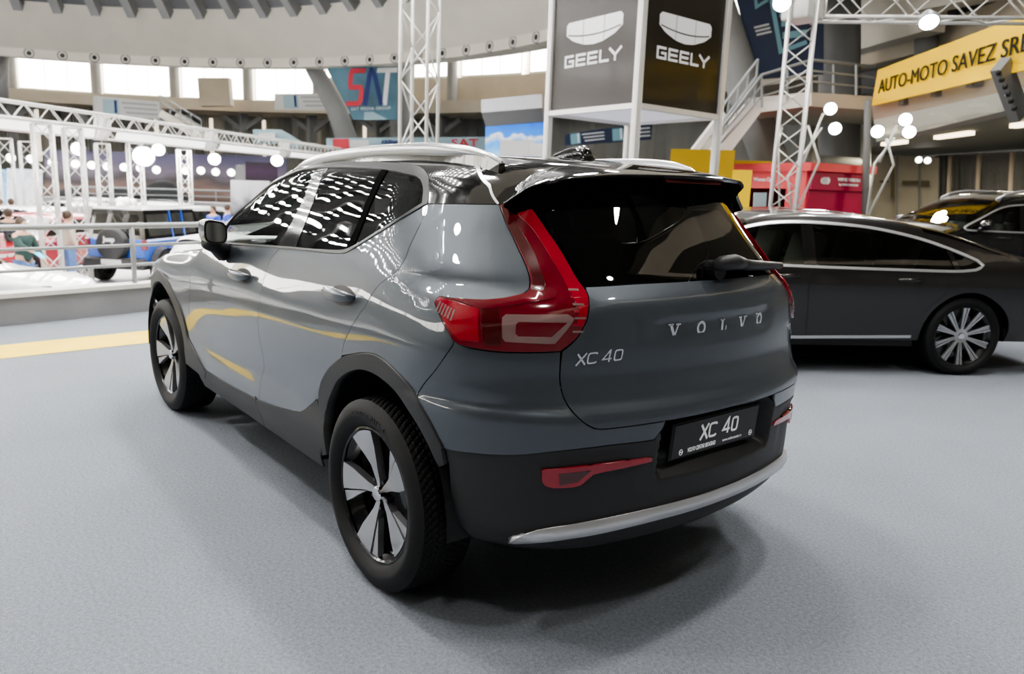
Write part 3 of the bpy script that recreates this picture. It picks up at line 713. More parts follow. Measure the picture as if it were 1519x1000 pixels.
    # ---- tail lamps
    lc = ('c', lo_[11:17]); lampout = loop(('c', lo_[:5]), ('c', lo_[4:10]), ('c', lo_[9:12]), ('c', lo_[11:18]), ('c', lo_[17:23]), ('c', lo_[22:27]), [lo_[-1], lo_[0]], step=.012)
    for mi in (False, True):
        k = dict(mirror=mi)
        lamp = P(lampout, 'lamp_red', 'tail_lamp', off=.007, h=.02, rim=.02, gap=.004, **k)
        inlay = dict(par=lamp, rim=.0015, gap=0., h=.015, **k)
        P(loop(('c', D['lamp_band']+D['lamp_band'][:1]), step=.012), 'lamp_bright', 'lamp_strip', off=.0095, **inlay)
        P(loop(('c', D['lamp_dark']+D['lamp_dark'][:1]), step=.012), 'lamp_deep', 'lamp_core', off=.0095, **inlay)
        P(loop(D['lamp_refl'], step=.012), 'lamp_bright', 'lamp_reflector', off=.0095, **inlay)
        P(loop(D['lamp_low'], step=.012), 'lamp_deep', 'lamp_shadow_bar', off=.009, **inlay)  # bar of deeper red lens between side reflector and reversing lamp
        P(loop(D['lamp_shelf'], step=.012), 'lamp_red', 'lamp_shelf', off=.0095, **inlay)
        inn = loop(D['lamp_inner'], step=.012)
        P(loop(D['lamp_clear'], step=.012), 'lamp_clear', 'reversing_lamp', off=.0097, holes=[inn], par=lamp, rim=.002, gap=0., h=.012, **k)
        P(inn, 'lamp_red', 'lamp_centre', off=.0085, **inlay)
        for q in range(7):   # bright ribs at the outer edge
            z = 1.05+.019*q; u = -.508 if q > 1 else -.500
            P([(u-.001, z), (u+.026, z), (u+.026, z+.0045), (u-.001, z+.0045)], 'lamp_bright' if q % 2 else 'lamp_clear', 'lamp_rib', off=.0108, **inlay)
        for q in range(6):   # ribbed face of the side reflector
            u = -.095-.011*q; z = 1.112-.004*q
            P([(u, z), (u-.005, z), (u-.001, z-.03), (u+.004, z-.03)], 'lamp_clear', 'lamp_rib', off=.0108, **inlay)
    # ---- tailgate
    lamp_in = [lo_[22], lo_[21], lo_[20], lo_[19], lo_[18], lo_[17]]       # from the glass base down to the lamp foot
    gl = D['gateL']
    lb = [(-.534, 1.175)]+[lo_[21], lo_[20], lo_[19], lo_[18], lo_[17]]
    gate_left = curve([(-.537, 1.181), (-.531, 1.150), lo_[20], lo_[19], lo_[18], (-.449, .992)], .02)+curve(gl, .018)
    gb = [(-.742, .758), (-1.05, .764)]
    topg = [(-.537, 1.181), (-.70, 1.187), (-.90, 1.189), (-1.05, 1.1895)]
    half = curve(topg[::-1], .03)+gate_left+resample(gb, .03)
    gate = loop(half+flip(half))
    def dgate(uv, p):
        ay = np.abs(p[:, 1]); z = p[:, 2]
        m = sstep(.36, .27, ay+.55*np.maximum(0, 1.035-z)+.2*np.maximum(0, z-1.06))*sstep(1.086, 1.073, z)*sstep(.985, 1.045, z)
        return -.011*m
    g_ = P(gate, 'car_paint', 'tailgate', disp=dgate, h=.018, gap=.003)
    gleft = curve(D['glassL'], .02)
    # rear window (up to under the spoiler)
    gside = gleft+[(-.455, 1.47), (-.50, 1.50)]
    hg = curve(topg[::-1], .04)+gside+resample([(-.52, 1.512), (-1.05, 1.525)], .04)
    P(loop(hg+flip(hg)), 'glass_rear', 'rear_window', off=-.003, h=.04, rim=.0)
    # black surround strip between glass and lamps, and black upper corners
    Kc = [(.135, 1.540), (.05, 1.512), (-.06, 1.488), (-.2, 1.468), (-.33, 1.458), (-.43, 1.452)]
    for mi in (False, True):
        hs = [(.120, 1.540), (.078, 1.522), (.021, 1.487), (-.07, 1.449), (-.152, 1.418)]
        cor = loop(('c', hs), [(-.345, 1.424), (-.437, 1.424), (-.450, 1.440)]+Kc[::-1], step=.02)
        P(cor, 'black_gloss', 'tailgate_corner', h=.025, mirror=mi)
    for mi in (False, True):
        q = curve([(.128, 1.552), (.078, 1.522), (.021, 1.486), (-.07, 1.446), (-.149, 1.418)], .02)
        P([(u+.004, z-.001) for u, z in q]+[(u-.002, z+.003) for u, z in q[::-1]], 'satin_silver', 'hatch_seam', off=.003, h=.03, rim=.004, gap=0, mirror=mi)
    # ---- roof
    Cb = [(-.04, 1.562), (.15, 1.5625), (.3, 1.563), (.6, 1.566), (.9, 1.569), (1.2, 1.567), (1.45, 1.545), (1.62, 1.505), (1.80, 1.435), (1.98, 1.345), (2.13, 1.255)]
    hs2 = [(.165, 1.565), (.110, 1.545), (.058, 1.515), (.0, 1.475), (-.07, 1.443), (-.147, 1.418)]
    band = loop(('c', hs2[::-1]), [(.2, 1.564)], [q for q in Cb if q[0] > .2], [(2.12, 1.23)], ('c', [q for q in topo if q[1] < 1.545 and q[0] > .5][::-1]), ('c', [q for q in topo if q[0] > .3 and q[1] > 1.525 and q[0] < 1.4][::-1]), ('c', [q for q in topo if q[0] < .3][::-1]), D['grayblack'], step=.02)
    both(band, 'black_gloss', 'roof_side', h=.025, gap=.0015)
    edge = b.pt(np.array([q[0] for q in Cb]), np.array([q[1] for q in Cb]))[:, :2]
    hl = [tuple(q) for q in edge[::-1] if q[0] < 1.4]
    roofl = [(1.28, 0.), (1.27, .25), (1.20, .48)]+[tuple(q+np.array([0, -.0])) for q in edge[::-1] if q[0] < 1.12]
    last = roofl[-1]
    kq = curve(Kc, .03); kx = b.pt(np.array([q[0] for q in kq]), np.array([q[1]-.004 for q in kq]))[:, :2]
    roofl = [q for q in roofl if q[0] > kx[0][0]+.03]+[tuple(q) for q in kx]+[(-.50, .30), (-.515, .15), (-.52, 0.)]
    full = roofl+[(x, -y) for x, y in roofl[::-1][1:-1]]
    P(loop(full, step=.04), 'black_gloss', 'roof', ch='top', h=.032, gap=.0, rim=0)
    ws = [(1.30, 0.), (1.29, .25), (1.22, .49)]+[tuple(q) for q in edge if 1.2 < q[0] < 1.9]+[(2.02, .62), (2.08, .3), (2.10, 0.)]
    full = ws+[(x, -y) for x, y in ws[::-1][1:-1]]
    P(loop(full, step=.04), 'glass_clear', 'windscreen', ch='top', h=.05, rim=0)
    bn = [(2.12, 0.), (2.10, .3), (2.05, .64), (2.10, .80), (2.5, .80), (2.9, .76), (3.2, .62), (3.3, .3), (3.32, 0.)]
    full = bn+[(x, -y) for x, y in bn[::-1][1:-1]]
    P(loop(full, step=.04), 'car_paint', 'bonnet', ch='top', h=.06)
    # ---- spoiler
    Ep = [(-.652,0,1.534),(-.640,.18,1.532),(-.590,.34,1.527),(-.508,.48,1.510),(-.420,.56,1.482),(-.398,.645,1.424)]
    Ap = [(-.40,0,1.572),(-.385,.18,1.57),(-.36,.34,1.56),(-.335,.46,1.53),(-.33,.55,1.49),(-.378,.63,1.435)]
    Gp = [(-.58,0,1.475),(-.57,.17,1.475),(-.535,.33,1.465),(-.495,.45,1.445),(-.465,.53,1.422),(-.42,.62,1.418)]
    def dense(l, n=40):
        q = curve([(p[0], p[1]) for p in l], .01); t = np.linspace(0, 1, n)
        l = np.array(l); s = np.r_[0, np.cumsum(np.linalg.norm(np.diff(l, axis=0), axis=1))]; s /= s[-1]
        o = np.stack([np.interp(t, s, l[:, i]) for i in range(3)], 1); 
        for _ in range(3): o[1:-1] = .25*o[:-2]+.5*o[1:-1]+.25*o[2:]
        return o
    Ed, Ad, Gd = dense(Ep), dense(Ap), dense(Gp)
    Ad = np.array([snap(b, p) for p in Ad]); Gd = np.array([snap(b, p) for p in Gd])
    rows = []
    for e, a, g_u in zip(Ed, Ad, Gd):
        m1 = a*.66+e*.34+np.array([0, 0, .004]); m2 = a*.33+e*.67+np.array([0, 0, .005])
        lipz = np.array([.008, 0, -.012]); low = e+lipz
        u1 = low*.6+g_u*.4+np.array([.012, 0, .006])
        rows.append([a, m1, m2, e+np.array([.004, 0, .0015]), e, e+np.array([0, 0, -.004]), low, u1, g_u])
    rows = rows[::-1]+[[p*np.array([1, -1, 1]) for p in r] for r in rows[1:]]
    sp = MB(); V = [p for r in rows for p in r]; k = len(rows[0])
    F = [(i*k+j, (i+1)*k+j, (i+1)*k+j+1, i*k+j+1) for i in range(len(rows)-1) for j in range(k-1)]
    sp = sp.add(V, F).build('spoiler', [MATS['black_gloss'], MATS['rubber_seal']], car, auto=40)
    sp.data.polygons.foreach_set('material_index', [1 if q % (k-1) >= 6 else 0 for q in range(len(F))])
    MB().obb((-.628, 0, 1.515), (.012, 0, 0), (0, .30, 0), (.006, 0, .014)).build('high_brake_lamp', MATS['brake_strip'], sp)
    # ---- rear bumper: painted upper part and black lower part
    bl = D['bump_low']
    up_ = loop(('c', bsh), [lo_[13]], ('c', lo_[13:18]), ('c', gl), [(-.735, .735)], ('c', bl[:9][::-1]), [(-.143, .655)], ('c', [q for q in ao if q[0] < -.04][::-1]), step=.018)
    both(up_, 'car_paint', 'rear_bumper_skin', h=.025, gap=.0025)
    lowz = [(-.155, .60), (-.165, .50), (-.184, .405), (-.254, .34), (-.40, .325), (-1.05, .325)]
    half = resample([(-1.05, .752), (-.742, .745)], .03)+resample(bl[8:10], .02)+curve(bl[:9][::-1], .02)+curve(lowz, .025)
    def dbump(uv, p):
        ay = np.abs(p[:, 1]); z = p[:, 2]
        m = sstep(.318, .292, ay+.16*np.maximum(0, z-.60)*0)*sstep(.556, .585, z)
        # soft chamfer under the painted edge, and the fog-lamp ledge
        r = .012*sstep(.69, .665, z)*sstep(.45, .62, z)*sstep(.40, .46, ay)
        return -.064*m-r*.6+.0
    bmp = P(loop(half+flip(half), step=.03), 'plastic_black', 'rear_bumper', disp=dbump, h=.016, gap=.002, rim=.02)
    for mi in (False, True):
        f_ = P(loop(D['fog'], step=.012), 'reflector_red', 'rear_reflector', off=.006, h=.014, rim=.012, gap=0, mirror=mi)
        P(loop(D['fog_in'], step=.012), 'lamp_deep', 'reflector_insert', par=f_, off=.0075, h=.014, rim=.001, gap=0, mirror=mi)
    tu = [(-.335, .378), (-.345, .392), (-.365, .408), (-.405, .428), (-.46, .442), (-.575, .456), (-.75, .463), (-1.05, .466)]
    tl = [(-1.05, .418), (-.757, .416), (-.575, .410), (-.42, .392), (-.35, .374)]
    hh = curve(tu[::-1], .025)+curve(tl[::-1], .025)
    trim = P(loop(hh+flip(hh), step=.03), 'satin_silver', 'skid_trim', off=.012, h=.014, rim=.03, gap=0,
             disp=lambda uv, p: .010*np.clip(1-((p[:, 2]-np.interp(np.abs(p[:, 1]), [0, .3, .6, .78], [.442, .438, .420, .383]))/.026)**2, 0, 1))
    dif = [(-1.05, .33), (-.40, .33), (-.254, .345), (-.19, .40), (-.19, .32), (-.254, .24), (-.4, .215), (-1.05, .21)]
    P(loop(resample(dif, .03)+flip(resample(dif, .03)), step=.03), 'plastic_dark', 'rear_valance', off=-.03, h=.05, rim=0)
    # ---- licence plate
    M = frame((-.812, .004, .668), (0, -1, 0), (-.075, 0, 1))
    MB().xf(M).box((-.245, -.066, -.008), (.245, .066, .006), .004).build('plate_holder', MATS['plastic_dark'], car)
    pl = MB().xf(M).box((-.238, -.061, 0), (.238, .061, .009), .003).build('number_plate', MATS['plate_black'], car)
    T = lambda t, x, y, s, **k: text_obj('plate_lettering', t, s, M @ Matrix.Translation((x, y, .0095)), MATS['text_white'], pl, depth=.0003, **k)
    wide_xc40(T, M, pl)
    T('VOLVO CENTAR BEOGRAD', -.078, -.041, .022, weight=.0005, sx=.56)
    T('www.volvocentar.rs', .095, -.041, .017, sx=.82)
    for x in (-.190, .205):
        ring_ = MB().xf(M @ Matrix.Translation((x, -.041, .0095)))
        ring_.tube([(.0085*math.cos(a), .0095*math.sin(a), 0) for a in np.linspace(0, 2*PI, 20, endpoint=False)], .0014, 6, closed=True)
        ring_.box((-.0075, -.0016, -.0005), (.0075, .0016, .0009)); ring_.build('plate_emblem', MATS['text_white'], pl)
    # ---- badges
    for ch, y in zip('VOLVO', (.236, .113, -.003, -.120, -.240)):
        p = b.pt(np.array([y-b.py-b.L]), np.array([1.040])); n = b.nrm(p)[0]; p = p[0]-n*.010
        letter_serif(ch, frame(p, np.cross((0, 0, 1), n), (0, 0, 1)), .042, MATS['text_chrome'], car)
    def badge(txt, y0, z, size, step_, sx=1.45):
        M2 = None
        p = b.pt(np.array([y0-b.py-b.L]) if abs(y0) < b.py else np.array([b.uz([(b.pt(np.array([-.46]), np.array([z]))[0])])[0][0]]), np.array([z]))
        return p
    q = b.pt(np.array([-.487, -.606]), np.array([.967, .977])); n = b.nrm(q).mean(0); n /= np.linalg.norm(n)
    Mb = frame(q.mean(0)+n*.0005, q[1]-q[0], (0, 0, 1))
    eurostile('XC 40', Mb, .158, .036, MATS['text_chrome'], car, .0035, shear=.22, name='model_badge')
    q = b.pt(np.array([-1.555, -1.585]), np.array([.972, .972])); n = b.nrm(q).mean(0)
    text_obj('engine_badge', 'B3', .036, frame(q.mean(0)+n*.002, q[1]-q[0], (0, 0, 1)), MATS['text_chrome'], car, depth=.002, shear=.2)
    # ---- handles
    for s in (1, -1):
        for (x0, x1, z0) in ((.115, .375, 1.062), (1.165, 1.41, 1.020)):
            c0 = b.pt(np.array([x0+.25, (x0+x1)/2+.25, x1+.25]), np.array([z0, z0, z0]))
            pts = []; rad = []
            for t in np.linspace(0, 1, 15):
                x = x0+(x1-x0)*t; y = np.interp(x, [x0, (x0+x1)/2, x1], c0[:, 1])+.016+.028*math.sin(PI*min(1, max(0, t)))**.6
                pts.append((x, y*s, z0+.006*(1-t)))
            h = MB(); V = []; n = 14
            for i, p in enumerate(pts):
                t = i/14; hh_ = .024*(1-.65*abs(2*t-1)**3.5); ww = .014*(1-.5*abs(2*t-1)**3)
                for k_ in range(n): a = 2*PI*k_/n; V.append((p[0], p[1]+s*ww*math.cos(a), p[2]+hh_*math.sin(a)))
            F = [(i*n+k_, i*n+(k_+1) % n, (i+1)*n+(k_+1) % n, (i+1)*n+k_) for i in range(14) for k_ in range(n)]+[tuple(range(n)), tuple(range(14*n, 15*n))]
            h.add(V, F).build('door_handle', MATS['car_paint'], car, smooth=True)
            cup = c0[1]
            el = [((x0+x1)/2+.25+.105*math.cos(a_)*(1.0), z0-.004+.036*math.sin(a_)) for a_ in np.linspace(0, 2*PI, 28)[:-1]]
            P(el, 'plastic_dark', 'handle_recess', off=.0015, h=.02, rim=0, gap=0, mirror=(s < 0))
        # door mirror
        mh = MB(); V = []; secs = []; n = 20
        for t, sx_, dy, sz in ((0, .94, 0, .96), (.12, 1., 0, 1.), (.4, 1., .0, 1.0), (.68, .88, -.01, .9), (.88, .62, -.025, .66), (1, .2, -.04, .25)):
            ring_ = []
            for k_ in range(n):
                a = 2*PI*k_/n; c, s_ = math.cos(a), math.sin(a)
                yy = .960+dy+.054*sx_*np.sign(c)*abs(c)**.6; zz = 1.215+.058*sz*np.sign(s_)*abs(s_)**.6+.010*(yy-.965)/.066*(1 if s_ > 0 else .2)
                ring_.append((1.44+.18*t+.03*(yy-.965)/.066*.6, yy*s, zz))
            V += ring_
        F = [(i*n+k_, i*n+(k_+1) % n, (i+1)*n+(k_+1) % n, (i+1)*n+k_) for i in range(5) for k_ in range(n)]+[tuple(range(5*n, 6*n))]
        mr = mh.add(V, F).build('door_mirror', MATS['car_paint'], car, smooth=True)
        fc = [V[k_] for k_ in range(n)]; cc = np.mean(fc, 0)
        MB().add([tuple(cc+(np.array(v)-cc)*1.0) for v in fc]+[tuple(cc+(np.array(v)-cc)*.86+np.array([.006, 0, 0])) for v in fc], [(k_, (k_+1) % n, n+(k_+1) % n, n+k_) for k_ in range(n)]+[tuple(range(n, 2*n))]).build('mirror_rim', MATS['plastic_dark'], mr)
        MB().add([tuple(cc+(np.array(v)-cc)*.84-np.array([.001, 0, 0])) for v in fc], [tuple(range(n))]).build('mirror_glass', MATS['chrome_dark'], mr)
        MB().tube([(1.51, .970*s, 1.165), (1.54, .935*s, 1.140), (1.60, .875*s, 1.105)], [.045, .036, .05], 10).build('mirror_foot', MATS['plastic_dark'], mr, smooth=True)
        # roof rail
        rp = [(1.42, 1.530), (1.30, 1.565), (1.12, 1.592), (.95, 1.607), (.62, 1.624), (.34, 1.629), (.12, 1.627), (-.03, 1.618), (-.12, 1.604), (-.19, 1.584), (-.235, 1.562)]
        rp = curve(rp[::-1], .04); V = []; n = 8; base = []
        for x, z in rp:
            t = (x+.245)/1.66; y = .585-.010*abs(2*t-1)**2+(-.02*max(0, t-.8)*5)-.045*max(0, 1-t/.22)**1.5
            zb = min(z-.006, 1.560+.0*x) if 0 < t < 1 else z-.01
            top_ = b.top(np.array([x]), np.array([y]))[0][2]; hgt = .046*min(1, .3+4*t, .4+4*(1-t)); kk = min(1, .35+5*t); base.append((x, y*s, z-hgt*.6, top_-.012))
            for dy, dz in ((-.020, -hgt), (-.020, -.012), (-.010, 0), (.006, 0), (.018, -.008), (.022, -.020), (.022, -hgt*.75), (.014, -hgt)): V.append((x, (y+dy*kk)*s, z+max(dz, -hgt)))
        m_ = len(rp)
        F = [(i*n+k_, i*n+(k_+1) % n, (i+1)*n+(k_+1) % n, (i+1)*n+k_) for i in range(m_-1) for k_ in range(n)]+[tuple(range(n)), tuple(range((m_-1)*n, m_*n))]
        rr_ = MB().add(V, F).build('roof_rail', MATS['silver_paint'], car, auto=50)
        V2 = []
        for x, y, zt_, zb_ in base: V2 += [(x, y-.012, zt_), (x, y+.012, zt_), (x, y+.016, min(zb_, zt_)), (x, y-.016, min(zb_, zt_))]
        nb_ = len(base); MB().add(V2, [(4*i+k_, 4*i+(k_+1) % 4, 4*i+4+(k_+1) % 4, 4*i+4+k_) for i in range(nb_-1) for k_ in range(4)]+[(0, 1, 2, 3), tuple(range(4*nb_-4, 4*nb_))]).build('rail_base', MATS['black_gloss'], rr_)
    # ---- roof fin
    V = []; n = 10; L_ = [(.10, 1.602, .030), (.06, 1.622, .034), (.01, 1.638, .034), (-.05, 1.648, .030), (-.085, 1.648, .026), (-.105, 1.636, .026), (-.12, 1.600, .03)]
    for x, z, w in L_:
        zb = b.top(np.array([x]), np.array([0.]))[0][2]-.004; hgt = max(z-zb, .004)
        for k_ in range(n): a = PI*k_/(n-1); V.append((x, w*math.cos(a)*(1 if True else 1), zb+hgt*math.sin(a)**.7))
    F = [(i*n+k_, i*n+k_+1, (i+1)*n+k_+1, (i+1)*n+k_) for i in range(len(L_)-1) for k_ in range(n-1)]+[tuple(range(n)), tuple(range((len(L_)-1)*n, len(L_)*n))]
    MB().add(V, F).build('roof_antenna', MATS['black_gloss'], car, smooth=True)
    # ---- rear wiper
    w0 = np.array([-.712, -.03, 1.222]); w1 = np.array([-.660, -.50, 1.202])
    wp = MB(); 
    wp.tube([w0+np.array([-.03, .03, .012]), w0+np.array([-.046, .0, .022]), w0+np.array([-.046, -.07, .024]), w0+np.array([-.044, -.12, .018])], [.016, .027, .028, .022], 12)
    wp.tube([w0+np.array([-.043, -.06, .022]), w0*.6+w1*.4+np.array([-.042, 0, .016]), w1+np.array([-.028, 0, .012])], [.023, .020, .013], 10)
    wo = wp.build('rear_wiper', MATS['plastic_black'], car, smooth=True)
    MB().tube([w0+np.array([-.020, -.10, .0]), w0*.5+w1*.5+np.array([-.020, 0, -.002]), w1+np.array([-.014, .02, 0])], .007, 6).build('wiper_blade', MATS['rubber'], wo)
    MB().cyl(w0+np.array([.01, 0, -.005]), w0+np.array([-.04, .0, -.002]), .034, 16).build('wiper_hub', MATS['plastic_dark'], wo)
    # ---- wheels, under-body, liners
    txt = [('CROSSCLIMATE 2', 112, .302, .026), ('MICHELIN', -50, .302, .03)]
    for x, y, s, st in ((0, .800, 1, 0), (2.702, .785, 1, .03), (0, -.800, -1, 0), (2.702, -.785, -1, .03)):
        wheel(car, (x, y, .357), s, spokes_petal, tread=True, steer=st, text=txt[:1] if (s > 0 and x == 0) else None)
    ub = MB()
    ub.box((.72, -.74, .31), (2.05, .74, .38)); ub.box((-.50, -.56, .33), (3.2, .56, .42)); ub.build('underbody', MATS['plastic_dark'], car)
    for x in (0, 2.702):
        for s in (1, -1):
            l = MB(); V = []; n = 22
            for k_ in range(n):
                a = -.02*PI+1.04*PI*k_/(n-1)
                for y in (.885, .58): V.append((x+.46*math.cos(a), y*s, .375+.45*math.sin(a)))
            F = [(2*k_, 2*k_+2, 2*k_+3, 2*k_+1) for k_ in range(n-1)]+[tuple(2*k_+1 for k_ in range(n))]
            l.add(V, F).build('wheel_arch_liner', MATS['plastic_dark'], car, fix=False)
    # ---- cabin seen through the windows
    def seat(x, y, head=True, w=.25):
        s_ = MB().xf(Matrix.Translation((x, y, .70)) @ Matrix.Rotation(-.25, 4, 'Y'))
        s_.box((-.06, -w, -.1), (.06, w, .58), .05); o = s_.build('seat', MATS['seat_dark'], car, smooth=True)
        MB().xf(Matrix.Translation((x-.16, y, 1.36))).box((-.05, -.13, -.09), (.05, .13, .085), .045).build('headrest', MATS['seat_dark'], o, smooth=True)
    for x, y in ((1.30, .40), (1.30, -.40), (.42, .42), (.42, -.42), (.42, 0)): seat(x, y, w=.25 if x > 1 else .205)
    MB().box((-.62, -.66, .98), (.40, .66, 1.0)).build('parcel_shelf', MATS['cabin'], car)
    MB().box((1.75, -.72, .9), (2.05, .72, 1.10), .06).build('dashboard', MATS['cabin'], car)
    MB().tube([(1.68+.02*math.sin(a)*0-.06*math.sin(a), .40+.185*math.cos(a), 1.08+.17*math.sin(a)) for a in np.linspace(0, 2*PI, 28, endpoint=False)], .016, 8, closed=True).build('steering_wheel', MATS['cabin'], car, smooth=True)
    MB().box((-.10, -.46, 1.505), (1.1, .46, 1.515)).build('headlining', MATS['cabin'], car)
    return car
# ------------------------------------------------------------------ the other vehicles (simpler bodies, same method)
mat('chrome_dark', (.25, .26, .26), .03, 1.)
mat('paint_black', (.009, .009, .009), .25, .3, 1., .02)
mat('paint_brown', (.017, .015, .0145), .28, .4, 1., .02)
mat('paint_white', (.78, .79, .80), .3, 0, .8, .03)
mat('paint_blue', (.012, .085, .42), .3, .2, 1., .03)
mat('paint_silver', (.55, .56, .57), .3, .6, .8, .03)
mat('paint_red', (.35, .01, .02), .3, 0, .8, .03)
glass('glass_green', (.72, .79, .74))

class CarShape:
    """generic passenger car: tables in car coordinates (x forward from the rear axle)"""
    def __init__(s, wb, xr, xf, S, R, F, T, bow=.28, bowf=.30, crown=.05, kr=.30, kt=.08, px=None, pxf=None):
        s.wb = wb
        s.b = Body(S, R, F, T, lambda z: bow+0*z, bowf, crown, kr, kt, px if px is not None else -.2, .42, pxf if pxf is not None else wb+.1)
def stab(xs, zs, rows, sx=.1, sz=.02): return Tab2(xs, zs, rows, sx, sz)
def sedan_shape():
    zs = [.15,.25,.40,.55,.70,.80,.88,.95,1.05,1.15,1.25,1.35,1.45]
    m_ = [.78,.87,.89,.905,.925,.928,.915,.885,.83,.765,.695,.62,.5]
    rr = [.76,.85,.89,.915,.935,.94,.93,.90,.82,.74,.67,.60,.5]
    ff = [.76,.85,.89,.91,.925,.925,.90,.85,.80,.74,.68,.6,.5]
    en = [.70,.78,.82,.85,.87,.86,.84,.79,.72,.66,.6,.55,.5]
    S = stab([-1.1,-.5,0,.5,1.5,2.4,2.94,3.5,3.85], zs, [en,[v-.02 for v in rr],rr,[.5*(a+b) for a, b in zip(rr, m_)],m_,m_,ff,[v-.03 for v in ff],[v-.2 for v in ff]])
    R = Tab1([(.15,-.95),(.3,-1.08),(.6,-1.13),(.85,-1.12),(.95,-1.09),(1.05,-1.0),(1.4,-.9)], .03)
    F = Tab1([(.15,3.5),(.3,3.8),(.6,3.86),(.8,3.8),(1.0,3.5)], .04)
    T = Tab1([(-1.2,.95),(-1.05,.995),(-.72,1.03),(-.40,1.10),(.1,1.245),(.5,1.325),(.95,1.365),(1.4,1.372),(1.8,1.345),(2.1,1.27),(2.5,1.12),(2.85,.985),(3.1,.95),(3.6,.86),(3.9,.70)], .06)
    return CarShape(2.94, -1.1, 3.86, S, R, F, T)
def suv_shape(h=1.62, L=4.7, wb=2.85, wide=.93):
    k = h/1.62
    zs = [.2,.3,.45,.6,.75,.9,1.0,1.08,1.2,1.35,1.5,1.62]; zs = [z*k if z > .7 else z for z in zs]
    m_ = [.80,.87,.89,.90,.92,.925,.91,.88,.82,.75,.68,.58]
    m_ = [v*wide/.925 for v in m_]; en = [v-.08 for v in m_]
    xr = -.9; xf = L-.9
    S = stab([xr,xr+.4,0,wb,xf-.5,xf], zs, [en,[v-.02 for v in m_],m_,m_,[v-.04 for v in m_],[v-.2 for v in m_]])
    R = Tab1([(.2,xr+.2),(.4,xr+.02),(.75,xr),(1.0*k,xr+.04),(1.1*k,xr+.1),(1.5*k,xr+.32),(1.65*k,xr+.42)], .03)
    F = Tab1([(.2,xf-.25),(.4,xf-.03),(.7,xf),(.95*k,xf-.08),(1.1*k,xf-.35)], .04)
    T = Tab1([(xr,1.50*k),(xr+.4,1.55*k),(.3,1.60*k),(1.0,1.60*k),(1.35,1.56*k),(2.15,1.13*k),(2.35,1.08*k),(xf-.7,1.0*k),(xf-.2,.9*k),(xf,.75*k)], .06)
    return CarShape(wb, xr, xf, S, R, F, T)
def clip_u(poly, a, c):
    for lim, s in ((a, 1), (c, -1)):
        o = []
        for i in range(len(poly)):
            p, q = poly[i], poly[(i+1) % len(poly)]; dp, dq = (p[0]-lim)*s, (q[0]-lim)*s
            if dp >= 0: o.append(p)
            if dp*dq < 0: t = dp/(dp-dq); o.append((p[0]+(q[0]-p[0])*t, p[1]+(q[1]-p[1])*t))
        poly = o
    return poly
